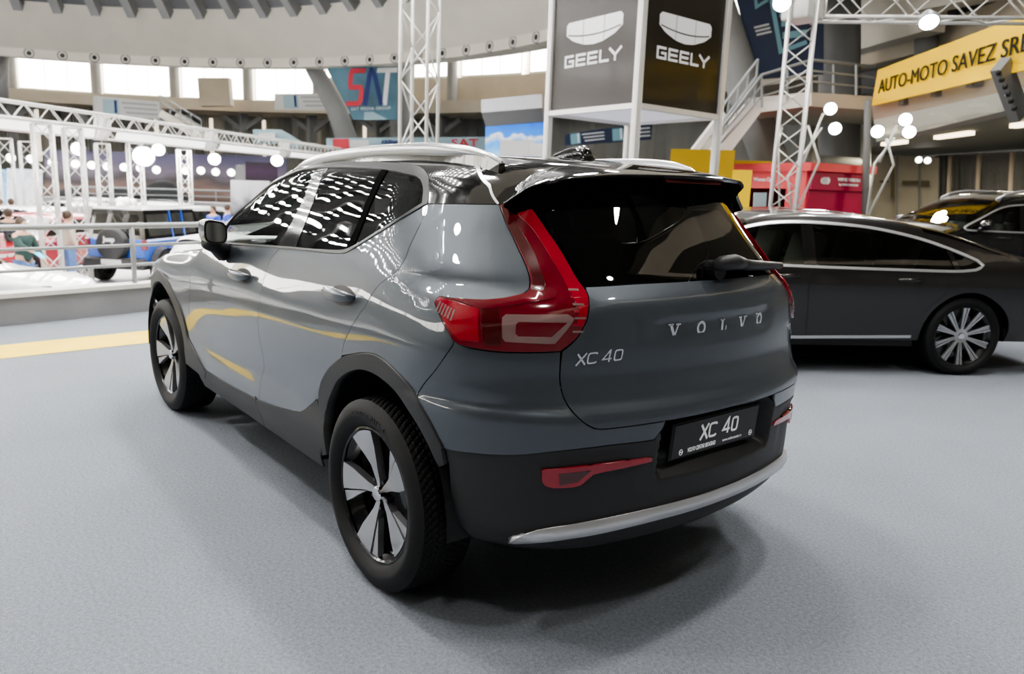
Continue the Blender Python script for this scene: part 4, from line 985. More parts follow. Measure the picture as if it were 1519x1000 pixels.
def build_car(name, label, cat, shape, paint, loc, yaw, dlo, bars, arch_r, wheel_r, rim_r, trim=None, fast=False, spokes=spokes_multi, group=None, gl='glass_dark', rails=None, wz=None, seats=True, mirror_at=None, handles=(), doors=(), clad=None, sidestrip=None, lamps=True):
    """dlo: side window outline in (x,z); bars: x positions (top, bottom, width) of pillars"""
    b = shape.b; wb = shape.wb; car = thing(name, label, cat, (0, 0, 0), 0, group)
    h = .07 if fast else .045; kw = dict(par=car)
    P = lambda ch, out, m, n, **k: patch(b, ch, out, MATS[m], n, k.pop('par', car), **k)
    U = lambda l: [(x-b.px, z) for x, z in l]
    def ar(cx, r, n=22, z0=.30): return [(cx-b.px+r*math.cos(a), max(z0, .34+r*math.sin(a))) for a in np.linspace(PI*1.06, -.06*PI, n)]
    # body side in one piece per side with arches cut out, the doors as panels
    zb = .26; ur = -b.L-b.py; uf = b.pxf-b.px+b.L+b.py
    xsil = np.linspace(b.px, b.pxf, 30); 
    belt = min(z for x, z in dlo)
    def ztop(x):  # height where the side turns into the top
        t = float(b.T(np.array([x]))[0]); return min(t-.03, max(belt+.03, 0)) if True else t
    top_line = []
    us = np.concatenate([np.linspace(ur, 0, 14)[:-1], np.linspace(0, b.pxf-b.px, 26), np.linspace(b.pxf-b.px, uf, 12)[1:]])
    for u in us:
        ox, oy, dx, dy = b.ring(np.array([u]))
        x = ox[0]+dx[0]*.45; x = min(max(x, shape.xr_+.06), shape.xf_-.10)
        t = float(b.T(np.array([x]))[0]); top_line.append((u, min(shape.zmax, t-.07)))
    bottom = [(uf, zb)]+ar(wb, arch_r)[::-1]+ar(0, arch_r)[::-1]+[(ur, zb+.04)]
    dl = loop(('c', U(dlo)+U(dlo)[:1]), step=.05)
    side = loop(top_line, bottom, step=.06)
    for mi in (False, True): P('ring', side, paint, 'body_side', holes=[dl], h=h, rim=.02, gap=.0, mirror=mi)
    # roof, glass front and rear, bonnet/boot: one top skin split at the glass lines
    n_ = 24
    def half(x): 
        zt = min(shape.zmax, float(b.T(np.array([x]))[0])-.07)
        return float(b.pt(np.array([min(max(x-b.px, -.3), b.pxf-b.px+.3)]), np.array([zt]))[0][1])
    def topskin(x0, x1, m, n, w0=1., yb=0, **k):
        xs_ = np.linspace(x0, x1, max(4, int(abs(x1-x0)/.08))); L_ = [(x, half(x)*w0+.004) for x in xs_]
        P('top', loop(L_+[(x, -y) for x, y in L_[::-1]], step=.08), m, n, h=h*1.3, rim=0, gap=0, **k)
    for (x0, x1, m, n) in shape.tops: topskin(x0, x1, paint if m is None else m, n)
    # windows
    fr = loop(('c', U(dlo)+U(dlo)[:1]), step=.04)
    for mi in (False, True):
        if trim:
            P('ring', inset(fr, -.016)[::-1] if False else inset(fr, -.014), trim, 'window_surround', holes=[inset(fr, .006)], off=.004, h=.04, rim=.01, gap=0, mirror=mi)
        for gm, ga, gb in (gl if isinstance(gl, list) else [(gl, -9, 9)]):
            q = clip_u(inset(fr, .002), ga-b.px, gb-b.px)
            P('ring', q, gm, 'side_window', off=-.006, h=h*1.2, rim=0, gap=0, mirror=mi)
        for xt, xb, w in bars:
            top_z = max(z for x, z in dlo); L_ = [(xt-w/2, top_z+.02), (xt+w/2, top_z+.02), (xb+w/2, belt-.01), (xb-w/2, belt-.01)]
            L_ = [(x, z) for x, z in L_]
            bar_ = [q for q in resample(U(L_)+U(L_)[:1], .03)[:-1]]
            bar_ = [(u, min(z, float(np.interp(u+b.px, *shape.dtop))+.0)) if z > belt+.1 else (u, z) for u, z in bar_]
            P('ring', bar_, 'black_gloss', 'door_pillar', off=.0, h=.05, rim=.0, gap=0, mirror=mi)
        for x0, z0, x1 in handles:
            p = b.pt(np.array([x0-b.px, (x0+x1)/2-b.px, x1-b.px]), np.array([z0]*3)); s = -1 if mi else 1
            MB().tube([(q[0], (q[1]+dy)*s, q[2]) for q, dy in zip(p, (.0, .03, .0))], [.010, .017, .010], 8).build('door_handle', MATS[paint], car, smooth=True)
        for line in doors:
            q = resample(U(line), .04); lft = [(u-.003, z) for u, z in q]; rgt = [(u+.003, z) for u, z in q]
            P('ring', lft+rgt[::-1], 'plastic_dark', 'door_gap', off=.0015, h=.05, rim=0, gap=0, mirror=mi)
        if sidestrip:
            q = resample(U(sidestrip), .05); P('ring', [(u, z+.011) for u, z in q]+[(u, z-.011) for u, z in q[::-1]], 'satin_silver', 'side_trim', off=.010, h=.05, rim=.012, gap=0, mirror=mi)
        if clad:
            for cx in (0, wb):
                o = ar(cx, arch_r+.075); i_ = ar(cx, arch_r-.01)
                P('ring', loop(o, i_[::-1], step=.05), 'plastic_black', 'wheel_arch_trim', off=.008, h=.05, rim=.02, gap=0, mirror=mi)
            P('ring', loop([(arch_r-b.px, .46), (wb-arch_r-b.px, .46), (wb-arch_r-b.px, .27), (arch_r-b.px, .27)], step=.06), 'plastic_black', 'sill_cladding', off=.008, h=.08, rim=.02, gap=0, mirror=mi)
    if lamps:
        for mi in (False, True):
            uL = b.pxf-b.px+b.L
            P('ring', loop([(uL-.35, .78*shape.k), (uL-.30, .70*shape.k), (uL-.02, .66*shape.k), (uL+.02, .74*shape.k)], step=.05), 'lamp_white', 'head_lamp', off=.006, h=.05, rim=.01, gap=0, mirror=mi)
            P('ring', loop([(-b.L+.30, .95*shape.k), (-b.L-.05, .97*shape.k), (-b.L-.05, .82*shape.k), (-b.L+.25, .84*shape.k)], step=.05), 'lamp_red', 'tail_lamp', off=.006, h=.05, rim=.01, gap=0, mirror=mi)
        P('ring', loop([(uf-.30, .62), (uf+.30, .62), (uf+.26, .40), (uf-.26, .40)], step=.06), 'plastic_dark', 'front_grille', off=.004, h=.06, rim=0, gap=0)
    # wheels
    tw = shape.track
    for x in (0, wb):
        for s in (1, -1):
            wheel(car, (x, tw*s, wheel_r), s, spokes, R=wheel_r, W=.235, rr=rim_r, fin='alloy', tread=False)
            l = MB(); V = []; n = 14
            for k_ in range(n):
                a = PI*k_/(n-1)
                for y in (tw+.08, tw-.25): V.append((x+(arch_r+.0)*math.cos(a), y*s, .30+(arch_r+.03)*math.sin(a)))
            l.add(V, [(2*k_, 2*k_+2, 2*k_+3, 2*k_+1) for k_ in range(n-1)]+[tuple(2*k_+1 for k_ in range(n))]).build('wheel_arch_liner', MATS['plastic_dark'], car, fix=False)
    ub = MB(); ub.box((shape.xr_+.15, -.55, .24), (shape.xf_-.2, .55, .36)); ub.box((arch_r+.03, -.84, .24), (wb-arch_r-.03, .84, .34)); ub.build('underbody', MATS['plastic_dark'], car)
    if seats:
        sm = seats if isinstance(seats, str) else 'seat_dark'
        for x, y in ((wb*.46, .38), (wb*.46, -.38), (wb*.16, .40), (wb*.16, -.40)):
            s_ = MB().xf(Matrix.Translation((x, y, .55*shape.k+.1)) @ Matrix.Rotation(-.25, 4, 'Y')); s_.box((-.07, -.24, -.1), (.07, .24, .55), .05); o = s_.build('seat', MATS[sm], car, smooth=True)
            MB().xf(Matrix.Translation((x-.16, y, belt+.17))).box((-.05, -.13, -.09), (.05, .13, .10), .045).build('headrest', MATS[sm], o, smooth=True)
        MB().box((.2, -.7, belt-.06), (wb*.8, .7, belt-.04)).build('cabin_floor', MATS['cabin'], car)
    if mirror_at:
        x, y, z = mirror_at
        for s in (1, -1):
            m = MB().sphere((x, (y+.10)*s, z+.03), 1, (.075, .115, .075), 14); m.tube([(x+.03, (y-.06)*s, z-.06), (x, (y+.06)*s, z-.01)], [.05, .03], 8); m.build('door_mirror', MATS['chrome_dark'] if trim == 'satin_silver' and cat == 'suv' else MATS[paint], car, smooth=True)
    if rails:
        for s in (1, -1):
            q = []
            for x in np.linspace(rails[0], rails[1], 16):
                t = (x-rails[0])/(rails[1]-rails[0]); y = half(x)-.10; z = float(b.top(np.array([x]), np.array([y]))[0][2]); q.append((x, y*s, z+.005+.045*min(1, 6*t, 6*(1-t))))
            MB().tube(q, .022, 8).build('roof_rail', MATS['satin_silver'], car, smooth=True)
    car.location = loc; car.rotation_euler = (0, 0, yaw)
    for o in car.children_recursive if False else []: pass
    return car
mat('lamp_white', (.75, .78, .8), .1, .3, 1.)
def finish(shape, xr, xf, zmax, tops, dtop, track, k=1.):
    shape.xr_, shape.xf_, shape.zmax, shape.tops, shape.dtop, shape.track, shape.k = xr, xf, zmax, tops, dtop, track, k
    return shape
def build_other_cars():
    # ---- dark brown saloon on the right, nose to the left
    hx, hy = .548, .836
    sh = finish(sedan_shape(), -1.1, 3.86, 1.30, [(-1.05, -.42, None, 'boot_lid'), (-.42, .35, 'glass_rear', 'rear_window'), (.35, 1.95, None, 'roof'), (1.95, 2.62, 'glass_green', 'windscreen'), (2.62, 3.72, None, 'bonnet')],
                ([-.3, .0, .3, .8, 1.3, 1.7, 2.0, 2.3, 2.7], [.95, 1.03, 1.14, 1.245, 1.275, 1.265, 1.22, 1.10, .92]), .80)
    dlo = [(-.02, .93), (-.10, .965), (-.06, 1.00), (.15, 1.085), (.45, 1.175), (.85, 1.245), (1.30, 1.272), (1.70, 1.262), (2.02, 1.205), (2.30, 1.10), (2.52, .99), (2.50, .945), (1.6, .925), (.6, .915), (.15, .915)]
    org = (.26+.836*.88, -5.0-.548*.88)
    yaw = math.atan2(hy, hx)
    build_car('saloon_car', 'dark brown saloon car with chrome window line and multi-spoke wheels, right of the grey SUV', 'car', sh, 'paint_brown', (org[0], org[1], 0), yaw,
              dlo, [(1.42, 1.46, .11), (.22, .14, .05)], .395, .345, .262, trim='satin_silver', gl=[('glass_dark', -9, 1.43), ('glass_green', 1.43, 9)],
              seats='seat_light', mirror_at=(2.2, .90, .99), handles=((.45, .83, .68), (1.55, .84, 1.78)),
              doors=([(1.45, .915), (1.47, .80), (1.44, .55), (1.42, .30)], [(.22, .91), (.12, .86), (.30, .66), (.45, .52)], [(2.62, .90), (2.6, .6), (2.50, .32)]),
              sidestrip=[(.47, .335), (1.5, .315), (2.4, .31)])
    # ---- another black saloon beyond it, mostly hidden
    p = at(1085, 345, 12.6)
    s2 = finish(sedan_shape(), -1.1, 3.86, 1.30, sh.tops, sh.dtop, .80)
    build_car('saloon_car', 'black saloon car mostly hidden behind the dark brown saloon, only its roof and window showing', 'car', s2, 'paint_black', (2.17, -7.35, 0), yaw, dlo, [(1.42, 1.46, .11), (.22, .14, .05)], .395, .345, .262, trim='satin_silver', gl='glass_green', fast=True, seats='seat_dark')
    # ---- large black SUV behind
    sv = finish(suv_shape(1.70, 4.95, 2.98, .96), -.9, 4.05, 1.52, [(-.55, 1.48, None, 'roof'), (1.48, 2.22, 'glass_green', 'windscreen'), (2.22, 3.9, None, 'bonnet')],
                ([-.6, -.3, .3, 1.0, 1.4, 1.8, 2.2], [1.42, 1.50, 1.54, 1.54, 1.50, 1.34, 1.12]), .83, 1.05)
    dl2 = [(-.45, 1.16), (-.52, 1.25), (-.42, 1.42), (-.15, 1.475), (.5, 1.50), (1.1, 1.495), (1.45, 1.445), (1.80, 1.29), (2.08, 1.15), (2.05, 1.125), (1.2, 1.115), (.3, 1.125)]
    build_car('suv', 'large black SUV with silver roof rails parked behind the dark brown saloon', 'car', sv, 'paint_black', (1.72, -11.9, 0), yaw, dl2,
              [(1.12, 1.20, .10), (.10, .15, .10)], .41, .37, .27, trim='satin_silver', gl='glass_green', rails=(-.5, 1.45), seats='seat_dark', mirror_at=(1.85, .93, 1.17), handles=((.3, 1.03, .55), (1.35, 1.02, 1.6)), fast=True,
              doors=([(1.15, 1.11), (1.18, .8), (1.15, .45)], [(2.2, 1.08), (2.18, .8), (2.1, .5)]))
# ------------------------------------------------------------------ the hall
OX, OY = 25.0, 5.0           # centre of the round arena
RK, ZA = 18.85, -1.15        # kerb radius, arena floor level
mat('carpet', (.245, .25, .262), .95, noise=(2.2, .05), spec=.15)
mat('arena_floor', (.72, .72, .72), .35, noise=(.6, .04))
mat('kerb_grey', (.30, .30, .31), .8, noise=(3, .08))
mat('kerb_cap', (.80, .79, .76), .6)
mat('yellow_line', (.90, .64, .06), .7, noise=(4, .06))
mat('concrete_light', (.74, .70, .61), .85, noise=(.5, .05))
mat('concrete_grey', (.22, .22, .22), .85, noise=(.8, .1))
mat('concrete_dark', (.10, .10, .105), .85, noise=(.8, .1))
mat('slab_beige', (.50, .44, .35), .85, noise=(.7, .08))
mat('rail_grey', (.33, .35, .36), .4, .3)
mat('truss_alu', (.74, .73, .70), .34, .35)
mat('white_paint', (.80, .80, .79), .5)
mat('octa_alu', (.72, .71, .69), .35, .45)
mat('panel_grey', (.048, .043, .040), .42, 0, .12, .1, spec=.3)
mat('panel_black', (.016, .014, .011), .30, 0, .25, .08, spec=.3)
mat('logo_white', (.84, .84, .86), .5)
mat('soffit_white', (.78, .78, .86), .6, emit=(.85, .85, 1), es=.25)
mat('banner_yellow', (.88, .56, .015), .55, noise=(1.5, .05), emit=(.95, .60, .01), es=.16)
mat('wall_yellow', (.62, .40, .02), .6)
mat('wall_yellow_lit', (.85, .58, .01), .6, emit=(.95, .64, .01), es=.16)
mat('text_black', (.02, .018, .012), .6)
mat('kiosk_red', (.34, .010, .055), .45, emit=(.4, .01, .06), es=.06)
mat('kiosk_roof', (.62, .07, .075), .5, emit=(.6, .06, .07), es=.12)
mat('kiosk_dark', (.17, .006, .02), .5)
mat('navy', (.011, .022, .060), .6, noise=(2, .1))
mat('teal', (.18, .36, .42), .6)
mat('sign_white', (.62, .62, .60), .6)
mat('sign_grey', (.36, .37, .38), .6)
mat('sign_blue', (.36, .50, .56), .6)
mat('banner_blue', (.070, .15, .20), .6, noise=(.6, .35))
mat('banner_pale', (.30, .44, .50), .6)
mat('logo_red', (.50, .035, .055), .6)
mat('logo_navy', (.012, .025, .13), .6)
mat('lamp_on', (1, 1, 1), .5, emit=(1, .97, .92), es=26)
mat('lamp_soft', (1, 1, 1), .5, emit=(1, .96, .90), es=7)
mat('tube_warm', (1, .9, .7), .5, emit=(1, .84, .55), es=3.0)
mat('window_light', (1, 1, 1), .5, emit=(1, .98, .92), es=8.0)
mat('slit_light', (1, .9, .75), .5, emit=(1, .86, .66), es=1.2)
mat('skin', (.45, .27, .19), .6)
mat('hair', (.045, .025, .015), .6)
mat('jersey_green', (.018, .045, .040), .8)
mat('jeans', (.10, .17, .36), .8)
mat('shirt_dark', (.03, .035, .04), .8)
mat('shirt_blue', (.03, .07, .42), .7)
mat('shirt_beige', (.50, .42, .36), .8)
mat('cloth_cyan', (.12, .55, .75), .7)
mat('stucco_panel', (.42, .39, .31), .7)
mat('slot_brown', (.10, .085, .05), .7)
mat('cover_black', (.012, .013, .016), .6)
mat('box_grey', (.38, .38, .36), .7)
def curtain_mat():
    m = mat('curtain', (.06, .06, .06), .9); nt = m.node_tree; b = nt.nodes['Principled BSDF']
    tc = nt.nodes.new('ShaderNodeTexCoord'); w = nt.nodes.new('ShaderNodeTexWave'); w.inputs['Scale'].default_value = 14; w.inputs['Distortion'].default_value = 2.5
    w.inputs['Detail'].default_value = 2
    mp = nt.nodes.new('ShaderNodeMapping'); mp.inputs['Scale'].default_value = (1, 1, .02)
    cr = nt.nodes.new('ShaderNodeValToRGB'); cr.color_ramp.elements[0].color = (.10, .10, .098, 1); cr.color_ramp.elements[1].color = (.34, .335, .31, 1)
    nt.links.new(tc.outputs['Object'], mp.inputs[0]); nt.links.new(mp.outputs[0], w.inputs[0]); nt.links.new(w.outputs['Fac'], cr.inputs[0]); nt.links.new(cr.outputs[0], b.inputs['Base Color'])
curtain_mat()
def gradient_mat(name, stops, axis=2, rough=.6, noise=0., nscale=3., es=0.):
    """procedural picture: colour by generated height, broken up by noise"""
    m = mat(name, (.5, .5, .5), rough); nt = m.node_tree; b = nt.nodes['Principled BSDF']
    tc = nt.nodes.new('ShaderNodeTexCoord'); sp = nt.nodes.new('ShaderNodeSeparateXYZ'); nt.links.new(tc.outputs['Generated'], sp.inputs[0])
    n = nt.nodes.new('ShaderNodeTexNoise'); n.inputs['Scale'].default_value = nscale; n.inputs['Detail'].default_value = 5; nt.links.new(tc.outputs['Generated'], n.inputs['Vector'])
    a = nt.nodes.new('ShaderNodeMath'); a.operation = 'MULTIPLY_ADD'; a.inputs[1].default_value = noise; nt.links.new(n.outputs['Fac'], a.inputs[0]); nt.links.new(sp.outputs[axis], a.inputs[2])
    s = nt.nodes.new('ShaderNodeMath'); s.operation = 'SUBTRACT'; s.inputs[1].default_value = noise*.5; nt.links.new(a.outputs[0], s.inputs[0])
    cr = nt.nodes.new('ShaderNodeValToRGB'); e = cr.color_ramp.elements
    while len(e) < len(stops): e.new(.5)
    for i, (p, c) in enumerate(stops): e[i].position = p; e[i].color = (*c, 1)
    nt.links.new(s.outputs[0], cr.inputs[0]); nt.links.new(cr.outputs[0], b.inputs['Base Color'])
    if es: nt.links.new(cr.outputs[0], b.inputs['Emission Color']); b.inputs['Emission Strength'].default_value = es
gradient_mat('screen_sky', [(0, (.25, .50, .75)), (.35, (.05, .28, .72)), (.55, (.62, .62, .60)), (.62, (.03, .20, .66)), (1, (.015, .12, .55))], 2, .4, .55, 3.5, .7)
gradient_mat('dusk_poster', [(0, (.13, .09, .075)), (.22, (.26, .17, .14)), (.42, (.10, .085, .09)), (.58, (.22, .19, .24)), (.8, (.15, .135, .22)), (1, (.09, .09, .15))], 2, .5, .45, 4, .2)
gradient_mat('pale_poster', [(0, (.62, .64, .66)), (.5, (.78, .80, .84)), (1, (.62, .68, .78))], 2, .5, .4, 2, .4)
gradient_mat('blue_poster', [(0, (.25, .48, .74)), (1, (.10, .34, .68))], 2, .5, .3, 2, .4)
gradient_mat('smoke_poster', [(.2, (.03, .03, .035)), (.42, (.22, .23, .25)), (.62, (.50, .50, .52)), (1, (.62, .62, .63))], 2, .5, .7, 3, .15)
gradient_mat('purple_screen', [(0, (.008, .004, .008)), (.5, (.03, .008, .035)), (1, (.008, .004, .008))], 2, .5, .3, 3, .1)
def carpet_mat():
    m = MATS['carpet']; nt = m.node_tree; b = nt.nodes['Principled BSDF']; nt.links.remove(b.inputs['Base Color'].links[0])
    tc = nt.nodes.new('ShaderNodeTexCoord')
    def nz(s, d=3):
        n = nt.nodes.new('ShaderNodeTexNoise'); n.inputs['Scale'].default_value = s; n.inputs['Detail'].default_value = d; nt.links.new(tc.outputs['Object'], n.inputs['Vector']); return n
    a, c, d = nz(75, 4), nz(330, 3), nz(1.1, 4)
    def mul(x, s, o):
        q = nt.nodes.new('ShaderNodeMath'); q.operation = 'MULTIPLY_ADD'; q.inputs[1].default_value = s; q.inputs[2].default_value = o; nt.links.new(x, q.inputs[0]); return q.outputs[0]
    s1, s2, s3 = mul(a.outputs['Fac'], .9, .55), mul(c.outputs['Fac'], 1.9, .05), mul(d.outputs['Fac'], .22, .89)
    p = nt.nodes.new('ShaderNodeMath'); p.operation = 'MULTIPLY'; nt.links.new(s1, p.inputs[0]); nt.links.new(s2, p.inputs[1])
    p2 = nt.nodes.new('ShaderNodeMath'); p2.operation = 'MULTIPLY'; nt.links.new(p.outputs[0], p2.inputs[0]); nt.links.new(s3, p2.inputs[1])
    v = nt.nodes.new('ShaderNodeVectorMath'); v.operation = 'SCALE'; v.inputs[0].default_value = (.218, .236, .266); nt.links.new(p2.outputs[0], v.inputs['Scale']); nt.links.new(v.outputs[0], b.inputs['Base Color'])
    bp = nt.nodes.new('ShaderNodeBump'); bp.inputs['Strength'].default_value = .35; bp.inputs['Distance'].default_value = .004; nt.links.new(c.outputs['Fac'], bp.inputs['Height']); nt.links.new(bp.outputs[0], b.inputs['Normal'])
carpet_mat()
def dome_mat():
    """dark ribbed vault pierced by rings of round skylights"""
    m = mat('dome', (.10, .10, .105), .85); nt = m.node_tree; b = nt.nodes['Principled BSDF']
    tc = nt.nodes.new('ShaderNodeTexCoord'); sp = nt.nodes.new('ShaderNodeSeparateXYZ'); nt.links.new(tc.outputs['Object'], sp.inputs[0])
    def M_(op, a=None, b_=None, c=None):
        q = nt.nodes.new('ShaderNodeMath'); q.operation = op
        for i, v in enumerate((a, b_, c)):
            if v is None: continue
            if isinstance(v, (int, float)): q.inputs[i].default_value = v
            else: nt.links.new(v, q.inputs[i])
        return q.outputs[0]
    ang = M_('ARCTAN2', sp.outputs[1], sp.outputs[0])
    r = M_('SQRT', M_('ADD', M_('MULTIPLY', sp.outputs[0], sp.outputs[0]), M_('MULTIPLY', sp.outputs[1], sp.outputs[1])))
    fu = M_('SUBTRACT', M_('FRACT', M_('MULTIPLY', ang, 240/(2*PI))), .5)
    fv = M_('SUBTRACT', M_('FRACT', M_('MULTIPLY', r, 1/1.1)), .5)
    # cell sizes: across = r*2pi/76, along = 1.35
    du = M_('MULTIPLY', fu, M_('MULTIPLY', r, 2*PI/240)); dv = M_('MULTIPLY', fv, 1.1)
    dd = M_('SQRT', M_('ADD', M_('MULTIPLY', du, du), M_('MULTIPLY', dv, dv)))
    rad = M_('MULTIPLY', r, .0092)
    hole = M_('LESS_THAN', dd, M_('MINIMUM', rad, .25)); inner = M_('LESS_THAN', r, 19.6); gate = M_('GREATER_THAN', r, 2.5)
    e = M_('MULTIPLY', M_('MULTIPLY', hole, inner), gate)
    b.inputs['Emission Color'].default_value = (1, .985, .96, 1)
    nt.links.new(M_('MULTIPLY', e, 60.0), b.inputs['Emission Strength'])
dome_mat()

def struct(name, mb, m, parent=None, **k):
    o = mb.build(name, MATS[m], parent, **k)
    if parent is None: o['kind'] = 'structure'
    return o
def polar(r, a, z): return (OX+r*math.cos(a), OY+r*math.sin(a), z)
def annulus(mb, r0, z0, r1, z1, a0=0., a1=2*PI, n=96):
    V = []
    for i in range(n+1):
        a = a0+(a1-a0)*i/n; V += [polar(r0, a, z0), polar(r1, a, z1)]
    return mb.add(V, [(2*i, 2*i+1, 2*i+3, 2*i+2) for i in range(n)])
def build_hall():
    f = MB(); annulus(f, RK, 0, 39, 0); struct('floor', f, 'carpet')
    f = MB(); f.add([polar(RK+.1, 2*PI*i/96, ZA) for i in range(96)], [tuple(range(96))]); struct('floor.001', f, 'arena_floor')
    # yellow line on the carpet in front of the kerb
    a, b, c, d = gp(0, 533), gp(0, 513), gp(228, 490), gp(228, 508)
    u = (d-a); y = MB(); e = .004
    A, B, C_, D = a-u*2.2, b-(c-b)*2.2, c+(c-b)*3.5, d+u*3.5
    y.add([(A.x, A.y, e), (B.x, B.y, e), (C_.x, C_.y, e), (D.x, D.y, e)], [(0, 1, 2, 3)]); struct('trim_1', y, 'yellow_line')
    # kerb wall round the arena
    k = MB(); annulus(k, RK+.16, 0, RK+.16, .27); annulus(k, RK, .27, RK, ZA); annulus(k, RK+.16, .27, RK, .27); struct('wall_kerb', k, 'kerb_grey')
    k = MB(); annulus(k, RK-.03, .27, RK+.19, .27); annulus(k, RK+.19, .27, RK+.19, .315); annulus(k, RK-.03, .315, RK+.19, .315); annulus(k, RK-.03, .27, RK-.03, .315); struct('trim_2', k, 'kerb_cap')
    # outer wall with curtains, gallery slab, window band
    RW = 35.0
    w = MB(); V = []; n = 420
    for i in range(n+1):
        a = 2*PI*i/n; r = RW+.14*math.sin(i*2.4)+.08*math.sin(i*.9+1); V += [polar(r, a, 0), polar(r, a, 6.1)]
    w.add(V, [(2*i, 2*i+1, 2*i+3, 2*i+2) for i in range(n)]); struct('wall_round', w, 'curtain')
    s = MB(); annulus(s, 31.2, 5.75, 31.2, 6.45); annulus(s, 31.2, 5.75, RW+.2, 5.75); annulus(s, 31.2, 6.45, RW+.4, 6.45); struct('ceiling_gallery', s, 'slab_beige')
    up = MB(); annulus(up, RW+.3, 6.1, RW+.3, 12.5); struct('wall_upper', up, 'concrete_light')
    # window panes with columns between (angles run round the hall)
    nw = 44
    for i in range(nw):
        a0 = 2*PI*(i+.06)/nw; a1 = 2*PI*(i+.94)/nw
        if not (-2.0 < (a0 if a0 < PI else a0-2*PI) < 2.0): continue
        hi = (a0 if a0 < PI else a0-2*PI)
        lowz = 6.75 if hi > -.98 else 8.3
        fr = MB()
        for z0 in (lowz, 11.6): annulus(fr, RW-.1, z0, RW-.1, z0+.14, a0, a1, 4)
        for aa in (a0, a0+(a1-a0)*.36, a0+(a1-a0)*.66, a1): fr.bar(polar(RW-.1, aa, lowz), polar(RW-.1, aa, 11.7), .06)
        nm = 'window_%d' % (i+1)
        fo = struct(nm, fr, 'concrete_light')
        p = MB(); annulus(p, RW, lowz, RW, 11.7, a0, a1, 4); struct('pane', p, 'window_light', fo)
        if hi < -.98:
            q = MB(); annulus(q, RW-.12, 6.45, RW-.12, 8.3, a0-.01, a1+.01, 4); struct('wall_parapet', q, 'slab_beige')
    # ring beam: leaning white band, soffit, and the vault above
    rb = MB(); annulus(rb, 24.6, 7.5, 24.6, 7.95); annulus(rb, 24.6, 7.95, 21.9, 9.95); annulus(rb, 24.6, 7.5, 26.2, 7.62); annulus(rb, 26.2, 7.62, 26.2, 12.0); struct('ceiling_ring', rb, 'concrete_light', smooth=False)
    cl = MB(); annulus(cl, 26.2, 8.6, 39.2, 12.2); struct('ceiling_outer', cl, 'concrete_grey')
    dm = MB(); prof = []
    for i in range(15):
        t = i/14; r = 21.9*(1-t)+.01; prof.append((r, 9.9+9.5*(1-(r/21.9)**2)))
    M = Matrix.Translation((OX, OY, 0)); V = []; n = 76
    for j in range(n):
        a = 2*PI*j/n
        for r, z in prof: V.append((r*math.cos(a), r*math.sin(a), z))
    k_ = len(prof); o = mesh_obj('ceiling', V, [(j*k_+i, ((j+1) % n)*k_+i, ((j+1) % n)*k_+i+1, j*k_+i+1) for j in range(n) for i in range(k_-1)], MATS['dome'])
    o.location = (OX, OY, 0); o['kind'] = 'structure'
    ri = MB()
    for j in range(76):
        a = 2*PI*j/76
        q = [polar(r, a, z-.25) for r, z in prof]
        for p0, p1 in zip(q[:-2], q[1:-1]): ri.bar(p0, p1, .42, .75)
    struct('ceiling_ribs', ri, 'concrete_grey')
    # columns of the gallery wall
    for i in range(nw):
        a = 2*PI*i/nw
        hi = a if a < PI else a-2*PI
        if not (-1.25 < hi < .35): continue
        c = MB(); p = polar(33.2, a, 0)
        c.box((p[0]-.26, p[1]-.26, 0), (p[0]+.26, p[1]+.26, 5.75)); q0 = polar(33.2, a-.04, 5.75); q1 = polar(33.2, a+.04, 5.75)
        c.bar((p[0], p[1], 4.7), (q0[0], q0[1], 5.6), .3); c.bar((p[0], p[1], 4.7), (q1[0], q1[1], 5.6), .3)
        p2 = polar(34.2, a+.5*2*PI/nw*0, 6.45); c.cyl(p2, (p2[0], p2[1], 11.8), .34, 12)
        o = c.build('column', MATS['concrete_grey']); o['kind'] = 'structure'
    for i, a in enumerate(np.arange(-.95, .30, .105)):      # slits of daylight between the curtains
        p = polar(34.6, a, 2.2); q = polar(34.6, a, 5.5)
        sl = MB(); sl.bar(p, q, .22, .06, up=(math.cos(a), math.sin(a), 0)); tag(sl.build('light_strip', MATS['slit_light']), kind='structure')
LIGHTS = []
def build_ring_lamps():
    for i in range(96):
        a = 2*PI*i/96
        hi = a if a < PI else a-2*PI
        p = Vector(polar(24.62, a, 7.74)); out = Vector((-math.cos(a), -math.sin(a), 0))
        d = p-CPOS; fwd = d.dot(CFW)
        if fwd < 1: continue
        x = CW/2+CF*d.dot(CR)/fwd
        if not (2 < x < 806) or d.length < 24: continue
        t = thing('round_vent', 'round dark vent in the white ring beam under the vault', 'vent', p, 0, 'round vents along the ring beam')
        M = Matrix.Translation(p) @ out.to_track_quat('Z', 'Y').to_matrix().to_4x4()
        MB().lathe([(.27, -.05), (.27, .03), (.20, .03), (.19, -.03), (0, -.03)], M, 16).build('collar', MATS['concrete_grey'], t, auto=40)
        MB().lathe([(0, .05), (.12, .04), (.14, -.03)], M, 12).build('nozzle', MATS['plastic_dark'], t, auto=40)
def build_railing(pts_top, name, label, group=None, posts=None, zs=(0, .21, .42), r=(.030, .017, .017), base=None, m='rail_grey'):
    t = thing(name, label, 'railing', (pts_top[0][0], pts_top[0][1], base if base is not None else 0), 0, group)
    for dz, rr in zip(zs, r): MB().tube([(p[0], p[1], p[2]-dz) for p in pts_top], rr, 8).build('rail', MATS[m], t, smooth=True)
    for p in (posts or []): MB().tube([(p[0], p[1], p[2]+.0), (p[0], p[1], p[3])], .026, 8).build('post', MATS[m], t, smooth=True)
    return t
